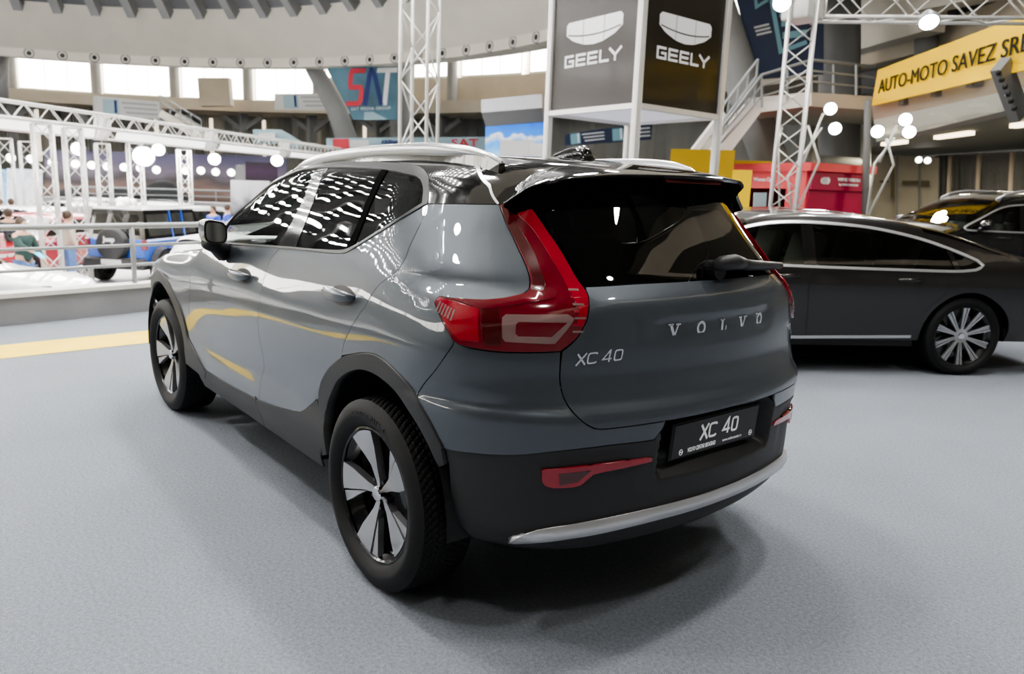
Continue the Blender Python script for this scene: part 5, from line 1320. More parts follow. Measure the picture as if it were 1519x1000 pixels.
def build_rails():
    # the near railing stands on the kerb
    q = []; a0 = math.atan2(gp(0, 474).y-OY, gp(0, 474).x-OX)
    for k in np.linspace(-.16, .32, 30): a = a0+k; q.append(polar(RK+.08, a, .935))
    th = math.atan2(gp(208, 463).y-OY, gp(208, 463).x-OX)
    ps = [polar(RK+.08, th+k*.118, .315)+(.935,) for k in (-2, -1, 0, 1, 2)]
    build_railing(q, 'railing', 'grey steel railing with three rails standing on the kerb at left, behind the SUV', posts=ps)
    # far railing across the arena
    for (x0, x1, y0, y1, d0, d1, lab) in ((110, 460, 277, 287, 43., 42., 'grey railing on the far side of the arena under the dusk poster'),):
        q = [at(x0+(x1-x0)*k/20, y0+(y1-y0)*k/20, d0+(d1-d0)*k/20) for k in range(21)]
        ps = [(p.x, p.y, p.z-1.05, p.z) for p in q[::3]]
        build_railing(q, 'railing', lab, posts=ps, zs=(0, .3, .6), r=(.045, .03, .03), base=0)

# ------------------------------------------------------------------ truss work
def truss(name, label, p, q, w, r=.024, n=None, group=None, up=(0, 0, 1), faces=(0, 1, 2, 3), style='zig', m='truss_alu'):
    p, q = Vector(p), Vector(q); d = (q-p); L = d.length; d.normalize()
    u = Vector(up)
    if abs(d.dot(u)) > .95: u = Vector((math.cos(.6), math.sin(.6), 0))
    x = d.cross(u).normalized(); y = x.cross(d).normalized()
    t = thing(name, label, 'truss', p, 0, group)
    c = [x*w/2+y*w/2, x*w/2-y*w/2, -x*w/2-y*w/2, -x*w/2+y*w/2]
    for o in c: MB().tube([p+o, q+o], r, 8).build('chord', MATS[m], t, smooth=True)
    n = n or max(2, int(L/w/1.05)); b = MB()
    for f in faces:
        A, B = c[f], c[(f+1) % 4]
        for k in range(n):
            s0, s1 = p+d*(L*k/n), p+d*(L*(k+1)/n)
            if (k+f) % 2: A_, B_ = B, A
            else: A_, B_ = A, B
            b.tube([s0+A_, s1+B_], r*.42, 6)
    for k in (0, n):
        s0 = p+d*(L*k/n)
        for f in range(4): b.tube([s0+c[f], s0+c[(f+1) % 4]], r*.6, 6)
    b.build('lattice', MATS[m], t, smooth=True)
    return t
def flood(p, target, label, size=.16, group=None, m='lamp_on', name='floodlight', watts=0):
    p = Vector(p); d = (Vector(target)-p).normalized(); t = thing(name, label, 'lamp', p, 0, group)
    M = Matrix.Translation(p) @ d.to_track_quat('Z', 'Y').to_matrix().to_4x4()
    MB().lathe([(0, -.16), (size*.55, -.14), (size*1.04, -.02), (size*1.04, .01), (size*.9, .012)], M, 20).build('housing', MATS['rail_grey'], t, auto=40)
    MB().lathe([(0, .035), (size*.5, .03), (size*.9, .012)], M, 20).build('lens', MATS[m], t, smooth=True)
    if watts:
        l = bpy.data.lights.new('spot', 'SPOT'); l.energy = watts; l.spot_size = 2.0; l.spot_blend = .8; l.shadow_soft_size = size
        lo = bpy.data.objects.new('spot', l); COL.objects.link(lo); lo.matrix_world = Matrix.Translation(p+d*.05) @ (-d).to_track_quat('Z', 'Y').to_matrix().to_4x4()
    return t
def build_trusses():
    # the big white stand in the arena: front beam, back beam, cross beams, towers
    zt = 2.75
    A, B = at(-60, 173, 19.0), at(500, 229, 34.5); A.z = B.z = zt
    A2, B2 = at(-60, 198, 24.5), at(500, 240, 43.0); A2.z = B2.z = zt+.0
    truss('truss_beam', 'long white lattice beam nearest the camera on top of the white stand at left', A, B, .34, .026)
    truss('truss_beam', 'white lattice beam at the back of the white stand, parallel to the front one', A2, B2, .34, .028)
    for k, lab in ((.22, 'leftmost'), (.48, 'middle'), (.74, 'right-hand')):
        p, q = A+(B-A)*k, A2+(B2-A2)*k
        truss('truss_beam', lab+' white cross beam joining the front and back beams of the white stand', p-Vector((0, 0, .05)), q-Vector((0, 0, .05)), .32, .025)
    for k0, k1 in ((.05, .22), (.25, .48), (.51, .74), (.77, .95)):    # white fabric ceilings in the bays
        p, q, r, s = A+(B-A)*k0, A+(B-A)*k1, A2+(B2-A2)*k1, A2+(B2-A2)*k0
        c = MB(); dz = Vector((0, 0, .16)); c.add([p-dz, q-dz, r-dz, s-dz, p-dz*.8, q-dz*.8, r-dz*.8, s-dz*.8], [(0, 1, 2, 3), (7, 6, 5, 4), (0, 4, 5, 1), (1, 5, 6, 2), (2, 6, 7, 3), (3, 7, 4, 0)])
        tag(c.build('ceiling_panel', MATS['ceil_lit']), 'glowing white fabric ceiling panel stretched in a bay of the white stand', 'ceiling panel', 'white ceiling panels of the stand')
    tw = [(71, 20.4, 'white lattice tower left of the thickest tower, in front of the silver cars'), (115, 21.4, 'thickest white lattice tower, in front of the white cars at left'),
          (157, 31., 'white lattice tower just right of the thickest tower, before the far railing'), (204, 29., 'white lattice tower behind the blue off-road car roof'),
          (14, 31., 'white lattice tower beside the blue poster at far left'), (46, 33., 'thin white lattice tower between the two posters at far left'), (276, 33., 'white lattice tower beside the dark covered car, left of the grey SUV')]
    for x, d, lab in tw:
        p = at(x, 300, d); w = .36 if d < 28 else .40
        truss('truss_tower', lab, (p.x, p.y, ZA), (p.x, p.y, zt-.23), w, .034, up=(1, 0, 0))
    # tower standing behind the SUV roof
    p = at(622, 150, 12.0); a = at(622, 0, 12.0)
    t = truss('truss_tower', 'tall white lattice tower rising behind the roof of the grey SUV', (p.x, p.y, 0), (p.x, p.y, 6.5), .43, .028, n=13)
    # right-hand tower, its beam and corner block
    p = at(1176, 160, 11.35)
    truss('truss_tower', 'white lattice tower behind the dark brown saloon, at the red kiosk', (p.x, p.y, 0), (p.x, p.y, 4.02), .33, .024, n=15)
    h = at(1205, 6, 11.2).z; q_ = at(1600, 14, 1.); e = at(1600, 14, (h-CPOS.z)/(q_.z-CPOS.z))
    top = Vector((p.x, p.y, h+.02)); q = Vector((e.x, e.y, h+.02))
    dr = (q-top).normalized()
    truss('truss_beam', 'white lattice beam at upper right, running from the tower by the kiosk over the yellow banner', top+dr*.25, q, .33, .024)
    MB().xf(Matrix.Translation(top)).box((-.2, -.2, -.2), (.2, .2, .2), .03).build('x', MATS['truss_alu'])
    o = SC.objects['x']; o.name = 'truss_corner'; tag(o, 'white corner block on top of the lattice tower by the kiosk', 'truss')
    pl = at(1378, 32, 10.6); flood(pl, (0, -5, 0), 'bright floodlight hanging under the white beam at upper right', .115, watts=120)
    pl = at(1160, 4, 10.9); flood(pl, (0, -2, 0), 'bright floodlight on the truss corner at the top of the photo', .12, watts=120)
    # bent-tube lamp stands
    def xstand(x, d, lab, lamps):
        p = at(x, 320, d); t = thing('lamp_stand', lab, 'lamp stand', (p.x, p.y, 0)); s = d/1127.
        r = CR.copy(); r.z = 0; r.normalize(); f = Vector((-r.y, r.x, 0))
        P = lambda u, v, k=0.: Vector((p.x, p.y, 0))+r*((u-x)*s)+Vector((0, 0, at(x, v, d).z))+f*k
        for ps in lamps['legs']:
            MB().tube([P(u, v, k) for u, v, k in ps], .022, 8).build('tube', MATS['truss_alu'], t, smooth=True)
        base = P(x, 322); MB().cyl((p.x, p.y, 0), (p.x, p.y, .03), .35, 20).build('foot', MATS['truss_alu'], t)
        MB().tube([(p.x, p.y, 0), base], .03, 8).build('stem', MATS['truss_alu'], t, smooth=True)
        for (u, v), l in lamps['heads']: flood(P(u, v), (0, -4, .5), l, .118, watts=60)
    xstand(1182, 15.5, 'white bent-tube lamp stand in front of the red kiosk, beside the lattice tower',
           dict(legs=[[(1184, 186, 0), (1206, 238, .05), (1180, 318, 0)], [(1206, 188, .1), (1164, 262, 0), (1176, 320, 0)], [(1200, 168, -.1), (1190, 215, 0), (1184, 240, 0)], [(1152, 190, .1), (1147, 210, 0), (1158, 320, 0)]],
                heads=[((1212, 160), 'upper glowing floodlight of the lamp stand by the lattice tower'), ((1221, 189), 'lower glowing floodlight of the lamp stand by the lattice tower')]))
    xstand(1290, 15.5, 'white bent-tube lamp stand right of the red kiosk',
           dict(legs=[[(1299, 205, 0), (1315, 243, .05), (1288, 320, 0)], [(1313, 203, .1), (1288, 243, 0), (1286, 320, 0)], [(1307, 186, -.1), (1300, 222, 0), (1294, 240, 0)]],
                heads=[((1287, 195), 'left glowing floodlight on the lamp stand right of the kiosk'), ((1321, 176), 'topmost glowing floodlight on the lamp stand right of the kiosk'), ((1328, 194), 'right glowing floodlight on the lamp stand right of the kiosk')]))
mat('ceil_lit', (.9, .9, .9), .6, emit=(1, .98, .95), es=1.2)
def build_stand_lamps():
    row = [(16, 234), (46, 236), (78, 241), (112, 243), (136, 245), (159, 247), (184, 248), (208, 249), (232, 252), (275, 253), (298, 253), (320, 255), (343, 256)]
    for x, y in row:
        flood(at(x, y, 40.), at(x, y+90, 30.), 'small round glowing spotlight in the row above the dusk poster', .19, 'row of spotlights over the dusk poster', 'lamp_soft', 'spotlight')
    for x, y, l in ((213, 232, 'widest glowing lamp under the white stand ceiling'), (116, 221, 'glowing lamp on the thickest white tower'), (235, 222, 'glowing lamp right of and above the widest lamp'), (318, 236, 'glowing lamp under the right part of the stand, near the grey SUV window'), (411, 238, 'glowing lamp just left of the grey SUV roof rail')):
        flood(at(x, y, 24.), at(x, y+300, 14.), l, .30 if x == 213 else .18, None, 'lamp_on', 'stage_lamp', watts=120 if x in (213, 116, 318) else 0)
# ------------------------------------------------------------------ flat things: signs, banners, posters
def board(name, label, cat, c, m, thick=.05, group=None, part='panel', kind=None):
    """flat board through 4 corner points (tl, tr, br, bl); returns thing, frame matrix (origin centre, x right, y up, z towards the viewer), width, height"""
    tl, tr, br, bl = (Vector(v) for v in c); o = (tl+tr+br+bl)/4; x = ((tr-tl)+(br-bl))/2; y = ((tl-bl)+(tr-br))/2
    M = frame(o, x, y)
    t = thing(name, label, cat, o, 0, group) if kind is None else None
    n = (M.to_3x3() @ Vector((0, 0, 1)))*thick
    V = [tl, tr, br, bl, tl-n, tr-n, br-n, bl-n]
    p = MB().add(V, [(0, 3, 2, 1), (4, 5, 6, 7), (0, 1, 5, 4), (1, 2, 6, 5), (2, 3, 7, 6), (3, 0, 4, 7)]).build(part, MATS[m], t)
    return t, M, x.length, y.length
def on(M, x, y, z=.012): return M @ Matrix.Translation((x, y, z))
def rect(M, x0, y0, x1, y1, m, parent, name='print', z=.008):
    return MB().xf(M).box((x0, y0, z-.004), (x1, y1, z)).build(name, MATS[m], parent)
def poly(M, pts, m, parent, name='print', z=.008):
    return MB().xf(M).prism(pts, lambda x, y: (x, y, z), lambda x, y: (x, y, z-.004)).build(name, MATS[m], parent)
def build_tower_sign():
    L, Mi, R = at(814, 162, 12.75), at(945, 150, 11.25), at(1066, 172, 12.75)
    z0 = 2.68; z1 = z0+2.10
    for v in (L, Mi, R): v.z = 0
    B = L+R-Mi
    t = thing('sign_tower', 'grey and black cube sign on four white aluminium posts behind the grey SUV', 'sign', (L+R)/2)
    for p in (L, Mi, R, B):
        d = MB(); w = .052
        d.box((p.x-w, p.y-w, 0), (p.x+w, p.y+w, z1+.12), .012)
        for s in (-1, 1): d.box((p.x-w*.35, p.y+s*w-.004, 0), (p.x+w*.35, p.y+s*w+.004, z1+.1)); 
        d.build('post', MATS['octa_alu'], t)
    for a, b in ((L, Mi), (Mi, R), (R, B), (B, L)):
        for z in (z0, z1): MB().bar((a.x, a.y, z), (b.x, b.y, z), .085, .075).build('crossbar', MATS['octa_alu'], t)
    s = MB(); s.add([(v.x, v.y, z0+.01) for v in (L, Mi, R, B)]+[(v.x, v.y, z0+.03) for v in (L, Mi, R, B)], [(0, 1, 2, 3), (7, 6, 5, 4)]); s.build('soffit', MATS['soffit_white'], t)
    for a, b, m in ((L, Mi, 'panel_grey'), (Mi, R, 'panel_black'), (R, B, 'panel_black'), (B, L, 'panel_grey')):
        u = (b-a).normalized(); a_, b_ = a+u*.04, b-u*.04; h = Vector((0, 0, 1))
        c = [a_+h*(z1-.03), b_+h*(z1-.03), b_+h*(z0+.04), a_+h*(z0+.04)]
        M = frame(sum((Vector(v) for v in c), Vector())/4, u, (0, 0, 1)); W = (b_-a_).length; H = z1-z0-.07
        pn = MB().xf(M).box((-W/2, -H/2, -.02), (W/2, H/2, 0)).build('panel', MATS[m], t)
        # shield of six white tiles
        e = .020*W; cx = .0; k = W*.90; cy = .10; v = .70
        top = lambda x: cy+.115*k+.0*x; 
        sh = [(-.36*k, cy+.11*k*v), (-.33*k, cy+.135*k*v), (.33*k, cy+.135*k*v), (.36*k, cy+.11*k*v), (.33*k, cy-.04*k*v), (.27*k, cy-.095*k*v), (.12*k, cy-.165*k*v), (0, cy-.175*k*v), (-.12*k, cy-.165*k*v), (-.27*k, cy-.095*k*v), (-.33*k, cy-.04*k*v)]
        xs = [-.37*k, -.135*k, .135*k, .37*k]
        def mid(x): return cy-.005*k*v-.055*k*v*(1-(x/(.37*k))**2)
        for i in range(3):
            for up in (0, 1):
                xa, xb = xs[i]+(.004*k if i else 0), xs[i+1]-(.004*k if i < 2 else 0); pts = []
                q = np.linspace(xa, xb, 7)
                def edge_top(x): return float(np.interp(x, [-.36*k, -.335*k, .335*k, .36*k], [cy+.10*k*v, cy+.135*k*v, cy+.135*k*v, cy+.10*k*v]))
                def edge_bot(x): return float(np.interp(x, [-.36*k, -.33*k, -.27*k, -.12*k, 0, .12*k, .27*k, .33*k, .36*k], [cy+.05*k*v, cy-.045*k*v, cy-.095*k*v, cy-.160*k*v, cy-.175*k*v, cy-.160*k*v, cy-.095*k*v, cy-.045*k*v, cy+.05*k*v]))
                q = np.clip(q, -.36*k, .36*k)
                hi = [(x, edge_top(x) if up else mid(x)-.006*k) for x in q]; lo = [(x, mid(x)+.006*k if up else edge_bot(x)) for x in q]
                poly(M, hi+lo[::-1], 'logo_white', pn, 'emblem_tile', .006)
        # lettering
        mb = MB().xf(M @ Matrix.Translation((-.0*k, cy-.235*k, .004))); s_ = .105*k; w_ = .021*k; x = -.37*k; cw = .128*k
        for ch in 'GEELY':
            b2 = s_/2-w_/2
            if ch == 'G': stroke(mb, [(x+cw-w_*.3, b2), (x+w_/2, b2), (x+w_/2, -b2), (x+cw-w_/2, -b2), (x+cw-w_/2, 0), (x+cw*.45, 0)], w_, .003)
            if ch == 'E':
                stroke(mb, [(x+cw, b2), (x+w_/2, b2), (x+w_/2, -b2), (x+cw, -b2)], w_, .003); stroke(mb, [(x+w_, 0), (x+cw*.95, 0)], w_, .003)
            if ch == 'L': stroke(mb, [(x+w_/2, s_/2), (x+w_/2, -b2), (x+cw*.92, -b2)], w_, .003)
            if ch == 'Y':
                stroke(mb, [(x-.01*k, s_/2), (x+cw*.5, -.005*k)], w_*1.05, .003); stroke(mb, [(x+cw+.01*k, s_/2), (x+cw*.5, -.005*k)], w_*1.05, .003); stroke(mb, [(x+cw*.5, 0), (x+cw*.5, -s_/2)], w_, .003)
            x += cw+.026*k if ch != 'L' else cw+.004*k
        mb.build('lettering', MATS['logo_white'], pn)
def build_signs():
    # white hall-number signs under the windows
    def number_sign(c, label, dark=False, lines=3):
        t, M, W, H = board('hall_sign', label, 'sign', c, 'navy' if dark else 'sign_white')
        rect(M, -.36*W, -.40*H, -.12*W, .40*H, 'teal' if dark else 'sign_blue', t)
        text_obj('numeral', '1', H*.95, on(M, -.17*W, 0), MATS['logo_white' if dark else 'logo_navy'], t, depth=.005, weight=.02*H)
        for k in range(lines):
            y = .27*H-.25*H*k; rect(M, -.08*W+.03*W*k, y-.05*H, .46*W, y+.05*H, 'sign_white' if dark else 'sign_grey', t)
        return t
    d = 50.
    number_sign((at(138, 142, d), at(238, 151, d), at(237, 177, d), at(138, 172, d)), 'pale hall sign with dark numeral 1 under the left windows, above the white stand')
    number_sign((at(407, 139, d), at(500, 138, d), at(500, 164, d), at(407, 163, d)), 'pale hall sign with a dark numeral 1 beside the leaning column and blue banner')
    d = 31.
    number_sign((at(838, 199, d), at(899, 190, d), at(899, 212, d), at(838, 216, d)), 'dark blue gallery sign seen through the cube sign posts, left one with a numeral 1', True)
    number_sign((at(899, 190, d), at(968, 184, d), at(966, 207, d), at(899, 212, d)), 'dark blue gallery sign with a numeral 1, right one behind the cube sign posts', True)
    # blue arena banner with the big letters
    d = 43.
    t, M, W, H = board('arena_banner', 'blue banner with large red, navy and white letters beside the leaning column', 'banner', (at(484, 101, d), at(589, 97, d), at(589, 178, d), at(524, 178, d)), 'banner_blue')
    o = on(M, .02*W, .12*H, .03); k = .30*W
    mb = MB().xf(o @ Matrix.Translation((-.30*W, 0, 0))); s = .30*H; w = .085*H
    sk = Matrix(((1, .18, 0, 0), (0, 1, 0, 0), (0, 0, 1, 0), (0, 0, 0, 1)))
    mb = MB().xf(o @ Matrix.Translation((-.22*W, 0, 0)) @ sk); stroke(mb, [(.13*W, s), (-.10*W, s), (-.12*W, s*.75), (-.12*W, s*.2), (-.10*W, 0), (.06*W, 0), (.09*W, -s*.2), (.09*W, -s*.8), (.06*W, -s), (-.16*W, -s)], w, .02); mb.build('letter_s', MATS['logo_red'], t)
    mb = MB().xf(o @ Matrix.Translation((.04*W, 0, 0))); stroke(mb, [(-.14*W, -s-w/2), (-.02*W, s*.7), (.02*W, s), (.07*W, s*.7), (.15*W, -s-w/2)], w, .02); mb.build('letter_a', MATS['logo_navy'], t)
    mb = MB().xf(o @ Matrix.Translation((.26*W, 0, 0)) @ sk); stroke(mb, [(-.15*W, s), (.20*W, s)], w, .02); stroke(mb, [(.04*W, s), (.04*W, -s-w/2)], w, .02); mb.build('letter_t', MATS['logo_white'], t)
    text_obj('lettering', 'SAT MEDIA GROUP', .075*H, on(M, .02*W, -.28*H, .03), MATS['logo_white'], t, depth=.01, spacing=1.2)
    poly(M, [(-.1*W, -.34*H), (.05*W, -.34*H), (.3*W, -.49*H), (-.12*W, -.49*H)], 'banner_pale', t, 'print', .02)
    # long pale strip banner along the gallery rail
    d = 42.
    t, M, W, H = board('strip_banner', 'pale blue strip banner with a red block running behind the grey SUV roof', 'banner', (at(484, 205, d), at(722, 203, d), at(722, 222, d), at(484, 222, d)), 'banner_pale')
    rect(M, -.46*W, -.42*H, -.36*W, .42*H, 'logo_red', t); rect(M, -.355*W, -.3*H, -.24*W, .3*H, 'sign_white', t)
    text_obj('lettering', 'SAT', .9*H, on(M, .36*W, 0, .03), MATS['logo_red'], t, depth=.01, weight=.02*H, sx=1.5)
    text_obj('lettering', 'ARENA', .45*H, on(M, -.11*W, .1*H, .03), MATS['logo_navy'], t, depth=.01, weight=.02*H)
    # inflatable tube banner
    t = thing('tube_banner', 'pale blue bent tube banner above the white stand', 'banner', at(405, 203, 43.))
    MB().tube([at(376, 203, 43.), at(400, 203, 43.), at(416, 203, 43.), at(428, 209, 43.), at(446, 219, 43.)], [.36, .38, .36, .33, .28], 12).build('tube', MATS['banner_pale'], t, smooth=True)
    p = at(396, 203, 42.4); MB().xf(frame(p, CR, CU)).box((-.42, -.2, -.02), (.42, .2, .02)).build('label_patch', MATS['sign_white'], t)
    # yellow club banner
    d0, d1 = 18.5, 13.2
    tl, tr, br, bl = at(1302, 104, d0), at(1570, 2, d1), at(1570, 92, d1), at(1293, 157, d0)
    t, M, W, H = board('club_banner', 'long yellow banner with black capital lettering on the gallery edge at upper right', 'banner', (tl, tr, br, bl), 'banner_yellow', .04)
    o = text_obj('lettering', 'AUTO-MOTO SAVEZ SRBIJE', H*.50, on(M, -.462*W, -.03*H, .015), MATS['text_black'], t, depth=.004, align='LEFT', sx=1.20)
    bm = bmesh.new(); bm.from_mesh(o.data); ax = M.to_3x3() @ Vector((1, 0, 0))        # bolder strokes: the outline repeated a little to the right
    g_ = bmesh.ops.duplicate(bm, geom=bm.verts[:]+bm.edges[:]+bm.faces[:]); bmesh.ops.translate(bm, vec=ax*(H*.018), verts=[v for v in g_['geom'] if isinstance(v, bmesh.types.BMVert)]); bm.to_mesh(o.data); bm.free()
    # dark blue safety banner
    d = 22.
    t, M, W, H = board('safety_banner', 'dark navy banner with pale teal frames and white lettering behind the lattice tower at right', 'banner', (at(1082, -40, d), at(1222, -60, d), at(1222, 110, d), at(1122, 118, d)), 'navy', .05)
    fr = MB().xf(on(M, 0, 0, .02)); w = .055*W
    stroke(fr, [(-.22*W, .5*H), (-.02*W, -.26*H), (.30*W, -.20*H)], w, .01); stroke(fr, [(-.38*W, .45*H), (-.33*W, .16*H), (-.19*W, .21*H)], w*.7, .01); fr.build('frame_print', MATS['teal'], t)
    text_obj('lettering', 'BR', .13*H, on(M, -.02*W, .26*H, .02), MATS['logo_white'], t, depth=.005, weight=.004*H)
    for k in range(3): rect(M @ Matrix.Rotation(.05, 4, 'Z'), -.06*W+.02*W*k, .13*H-.085*H*k, .30*W, .175*H-.085*H*k, 'teal', t, 'text_line', .02)
    for k in range(3): rect(M @ Matrix.Rotation(.12, 4, 'Z'), -.36*W+.01*W*k, .0*H-.035*H*k, -.17*W+.01*W*k, .018*H-.035*H*k, 'sign_white', t, 'text_line', .02)
    rect(M, .0*W, -.15*H, .30*W, -.09*H, 'teal', t, 'text_line', .02); poly(M, [(.36*W, .1*H), (.5*W, -.02*H), (.5*W, .5*H), (.36*W, .5*H)], 'teal', t, 'print', .02); poly(M, [(.33*W, .02*H), (.42*W, .1*H), (.5*W, .0*H), (.33*W, -.05*H)], 'sign_white', t, 'print', .022)
    # sky screen with the counter in front and the grey two-faced board over it
    d = 26.
    t, M, W, H = board('sky_screen', 'bright screen showing blue sky and clouds behind the grey SUV roof', 'screen', (at(720, 183, d), at(808, 181, d), at(808, 232, d), at(720, 232, d)), 'screen_sky', .1)
    poly(M, [(.18*W, -.28*H), (.27*W, -.10*H), (.36*W, -.28*H)], 'slot_brown', t, 'print', .015)
    c = MB(); p = at(767, 221, 24.); M2 = frame(p, CR, (0, 0, 1)); c.xf(M2).box((-.52, -1.2, -.25), (.52, .25, .25), .02); tag(c.build('counter', MATS['white_paint']), 'white counter in front of the blue sky screen', 'counter')
    c = MB(); p = at(798, 224, 23.5); M2 = frame(p, CR, (0, 0, 1)); c.xf(M2).box((-.2, -1.2, -.25), (.25, .22, .25), .02); tag(c.build('counter', MATS['white_paint']), 'narrow white counter beside the sign tower post, right of the wide one', 'counter')
    t = thing('hanging_board', 'grey folded board hanging above the blue sky screen', 'board', at(765, 160, 24.))
    a, b, c_, d_ = at(714, 148, 24.), at(804, 139, 24.), at(804, 160, 23.), at(714, 167, 23.); e, f_ = at(808, 181, 24.), at(721, 188, 24.)
    MB().add([a, b, c_, d_], [(0, 1, 2, 3)]).build('upper_face', MATS['board_light'], t); MB().add([d_, c_, e, f_], [(0, 1, 2, 3)]).build('lower_face', MATS['board_dark'], t)
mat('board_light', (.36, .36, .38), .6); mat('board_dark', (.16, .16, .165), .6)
LAMPS = []
def build_back():
    # big dusk poster, white poster walls and screens behind the arena
    def flat(name, label, cat, px, d, m):
        (x0, y0), (x1, y1) = px
        t, M, W, H = board(name, label, cat, (at(x0, y0, d), at(x1, y0+(x1-x0)*.03, d), at(x1, y1+(x1-x0)*.03, d), at(x0, y1, d)), m, .1)
        return t
    flat('poster_wall', 'wide dusk-coloured poster wall across the arena behind the row of spotlights', 'poster', ((66, 222), (425, 292)), 49.5, 'dusk_poster')
    flat('poster_wall', 'pale silver poster wall at far left, right of the blue one', 'poster', ((10, 250), (63, 330)), 34., 'pale_poster')
    flat('poster_wall', 'blue poster wall at the left edge of the photo', 'poster', ((-40, 250), (10, 320)), 34., 'blue_poster')
    flat('poster_wall', 'white poster with dark smoky shape beside the windscreen of the grey SUV', 'poster', ((342, 267), (400, 330)), 33., 'smoke_poster')
    flat('screen', 'dark purple screen behind the windscreen pillar of the grey SUV', 'screen', ((364, 240), (412, 268)), 36., 'purple_screen')
    flat('partition', 'dark grey partition wall between the smoky poster and the purple screen', 'partition', ((350, 244), (366, 268)), 37., 'concrete_grey')
    # covered cars on the far platform
    for x, y, w, h, lab in ((243, 283, 36, 15, 'large car under a black cover on the far platform behind the blue off-road car'), (178, 284, 28, 10, 'smaller dark covered car on the far platform, left of the large one'), (110, 282, 26, 9, 'dark covered car on the far platform behind the thickest white tower')):
        d = 46.5; w *= .85; p = at(x, y+h*.55, d); s = d/1127*1.0; V = []; n = 18
        for i in range(9):
            t = -1+2*i/8; hh = (1-abs(t)**3.0)*.95+.05
            for k in range(n): a = PI*k/(n-1); V.append((t*w*s, .95*math.cos(a)*(1-.25*t*t), hh*h*s*2.0*math.sin(a)**.7))
        F = [(i*n+k, i*n+k+1, (i+1)*n+k+1, (i+1)*n+k) for i in range(8) for k in range(n-1)]
        M = Matrix.Translation((p.x, p.y, 0.02)) @ Matrix.Rotation(math.atan2(CR.y, CR.x), 4, 'Z')
        tag(MB().xf(M).add(V, F).build('covered_car', MATS['cover_black'], smooth=True), lab, 'covered car')
    # building seen through the windows is left bright; beige plant room inside the window band
    c = MB(); p = at(320, 137, 53.); M = frame(p, CR, (0, 0, 1)); c.xf(M).box((-.98, -.85, -.3), (.98, .85, .3), .02); tag(c.build('control_booth', MATS['slab_beige']), 'beige control booth standing in front of the bright windows', 'booth')
    # leaning columns
    for pts, r, lab in (([at(462, 96, 46.), at(476, 120, 46.), at(500, 165, 45.), at(516, 212, 44.)], [.45, .5, .55, .6], 'grey leaning concrete column left of the blue letter banner'),
                        ([at(596, 80, 46.), at(592, 214, 45.)], [.55, .55], 'grey upright column right of the blue letter banner'),
                        ([at(1040, -60, 21.), at(1068, 20, 21.), at(1100, 118, 21.), at(1150, 262, 21.)], [.42, .44, .44, .46], 'grey leaning concrete column behind the cube sign'),
                        ([at(1245, -30, 24.), at(1245, 330, 24.)], [.55, .55], 'thick grey round column behind the upper right truss beam'),
                        ([at(1374, 10, 25.), at(1374, 100, 25.)], [.3, .3], 'slim grey column above the yellow banner'),
                        ([at(1288, 150, 17.5), at(1283, 320, 17.5)], [.07, .07], 'thin grey steel post under the left end of the yellow banner'),
                        ([at(-6, 80, 52.), at(-6, 150, 52.)], [.6, .6], 'pale column at the left edge of the window band')):
        tag(MB().tube(pts, r, 16).build('column', MATS['concrete_grey'], smooth=True), lab, 'column')
    # left gallery stairs
    def stair(name, label, top, bot, d, w, m, steps=12, rail=True, treads=True):
        a, b = at(*top, d), at(*bot, d*.97); t = thing(name, label, 'stairs', b); dr = (b-a)
        side = Vector((-dr.y, dr.x, 0)).normalized()*w
        MB().bar(a, b, .12, .38).build('stringer', MATS[m], t)
        bk = Vector((CFW.x, CFW.y, 0)).normalized()*w; side = bk
        MB().add([a-Vector((0, 0, .2)), b-Vector((0, 0, .2)), b+bk-Vector((0, 0, .2)), a+bk-Vector((0, 0, .2))], [(0, 1, 2, 3)]).build('underside', MATS['soffit_beige'], t)
        MB().bar(a+bk, b+bk, .12, .38).build('stringer', MATS[m], t)
        if treads:
            for k in range(steps):
                p = a+dr*((k+.5)/steps); MB().obb(p+side*.5, dr.normalized()*.2, side, (0, 0, .05)).build('tread', MATS['soffit_beige'], t)
        if rail:
            for h in (.95, .6): MB().tube([a+Vector((0, 0, h)), b+Vector((0, 0, h))], .03, 6).build('handrail', MATS['rail_grey'], t)
            for k in range(5): p = a+dr*(k/4); MB().tube([p, p+Vector((0, 0, .95))], .025, 6).build('baluster', MATS['rail_grey'], t)
    stair('staircase', 'pale concrete staircase descending below the left hall sign', (238, 168), (300, 206), 46., 1.8, 'concrete_light')
    # ---- right-hand side: landing, stairs, gallery over the kiosk
    stair('staircase', 'bright white staircase rising behind the yellow walls to the landing at right', (1118, 158), (1062, 232), 17.5, 2.2, 'stair_white', 10)
    t = thing('stair_landing', 'pale landing with grey steel railing above the red kiosk', 'landing', at(1230, 150, 18.5))
    a, b, c_, d_ = at(1112, 152, 17.5), at(1205, 138, 18.), at(1300, 146, 19.), at(1205, 160, 18.)
    MB().add([at(1110, 146, 17.6), at(1204, 136, 18.), at(1204, 157, 18.), at(1116, 168, 17.6)], [(0, 1, 2, 3)]).build('fascia', MATS['stair_white'], t)
    MB().add([at(1204, 137, 18.), at(1296, 143, 18.8), at(1296, 163, 18.8), at(1204, 158, 18.)], [(0, 1, 2, 3)]).build('fascia', MATS['slab_beige'], t)
    p0, p1, p2, p3 = at(1116, 168, 17.6), at(1204, 157, 18.), at(1296, 163, 18.8), at(1296, 185, 24.); p4 = at(1130, 185, 24.)
    MB().add([p0, p1, p2, p3, p4], [(0, 1, 2, 3, 4)]).build('soffit', MATS['soffit_beige'], t)
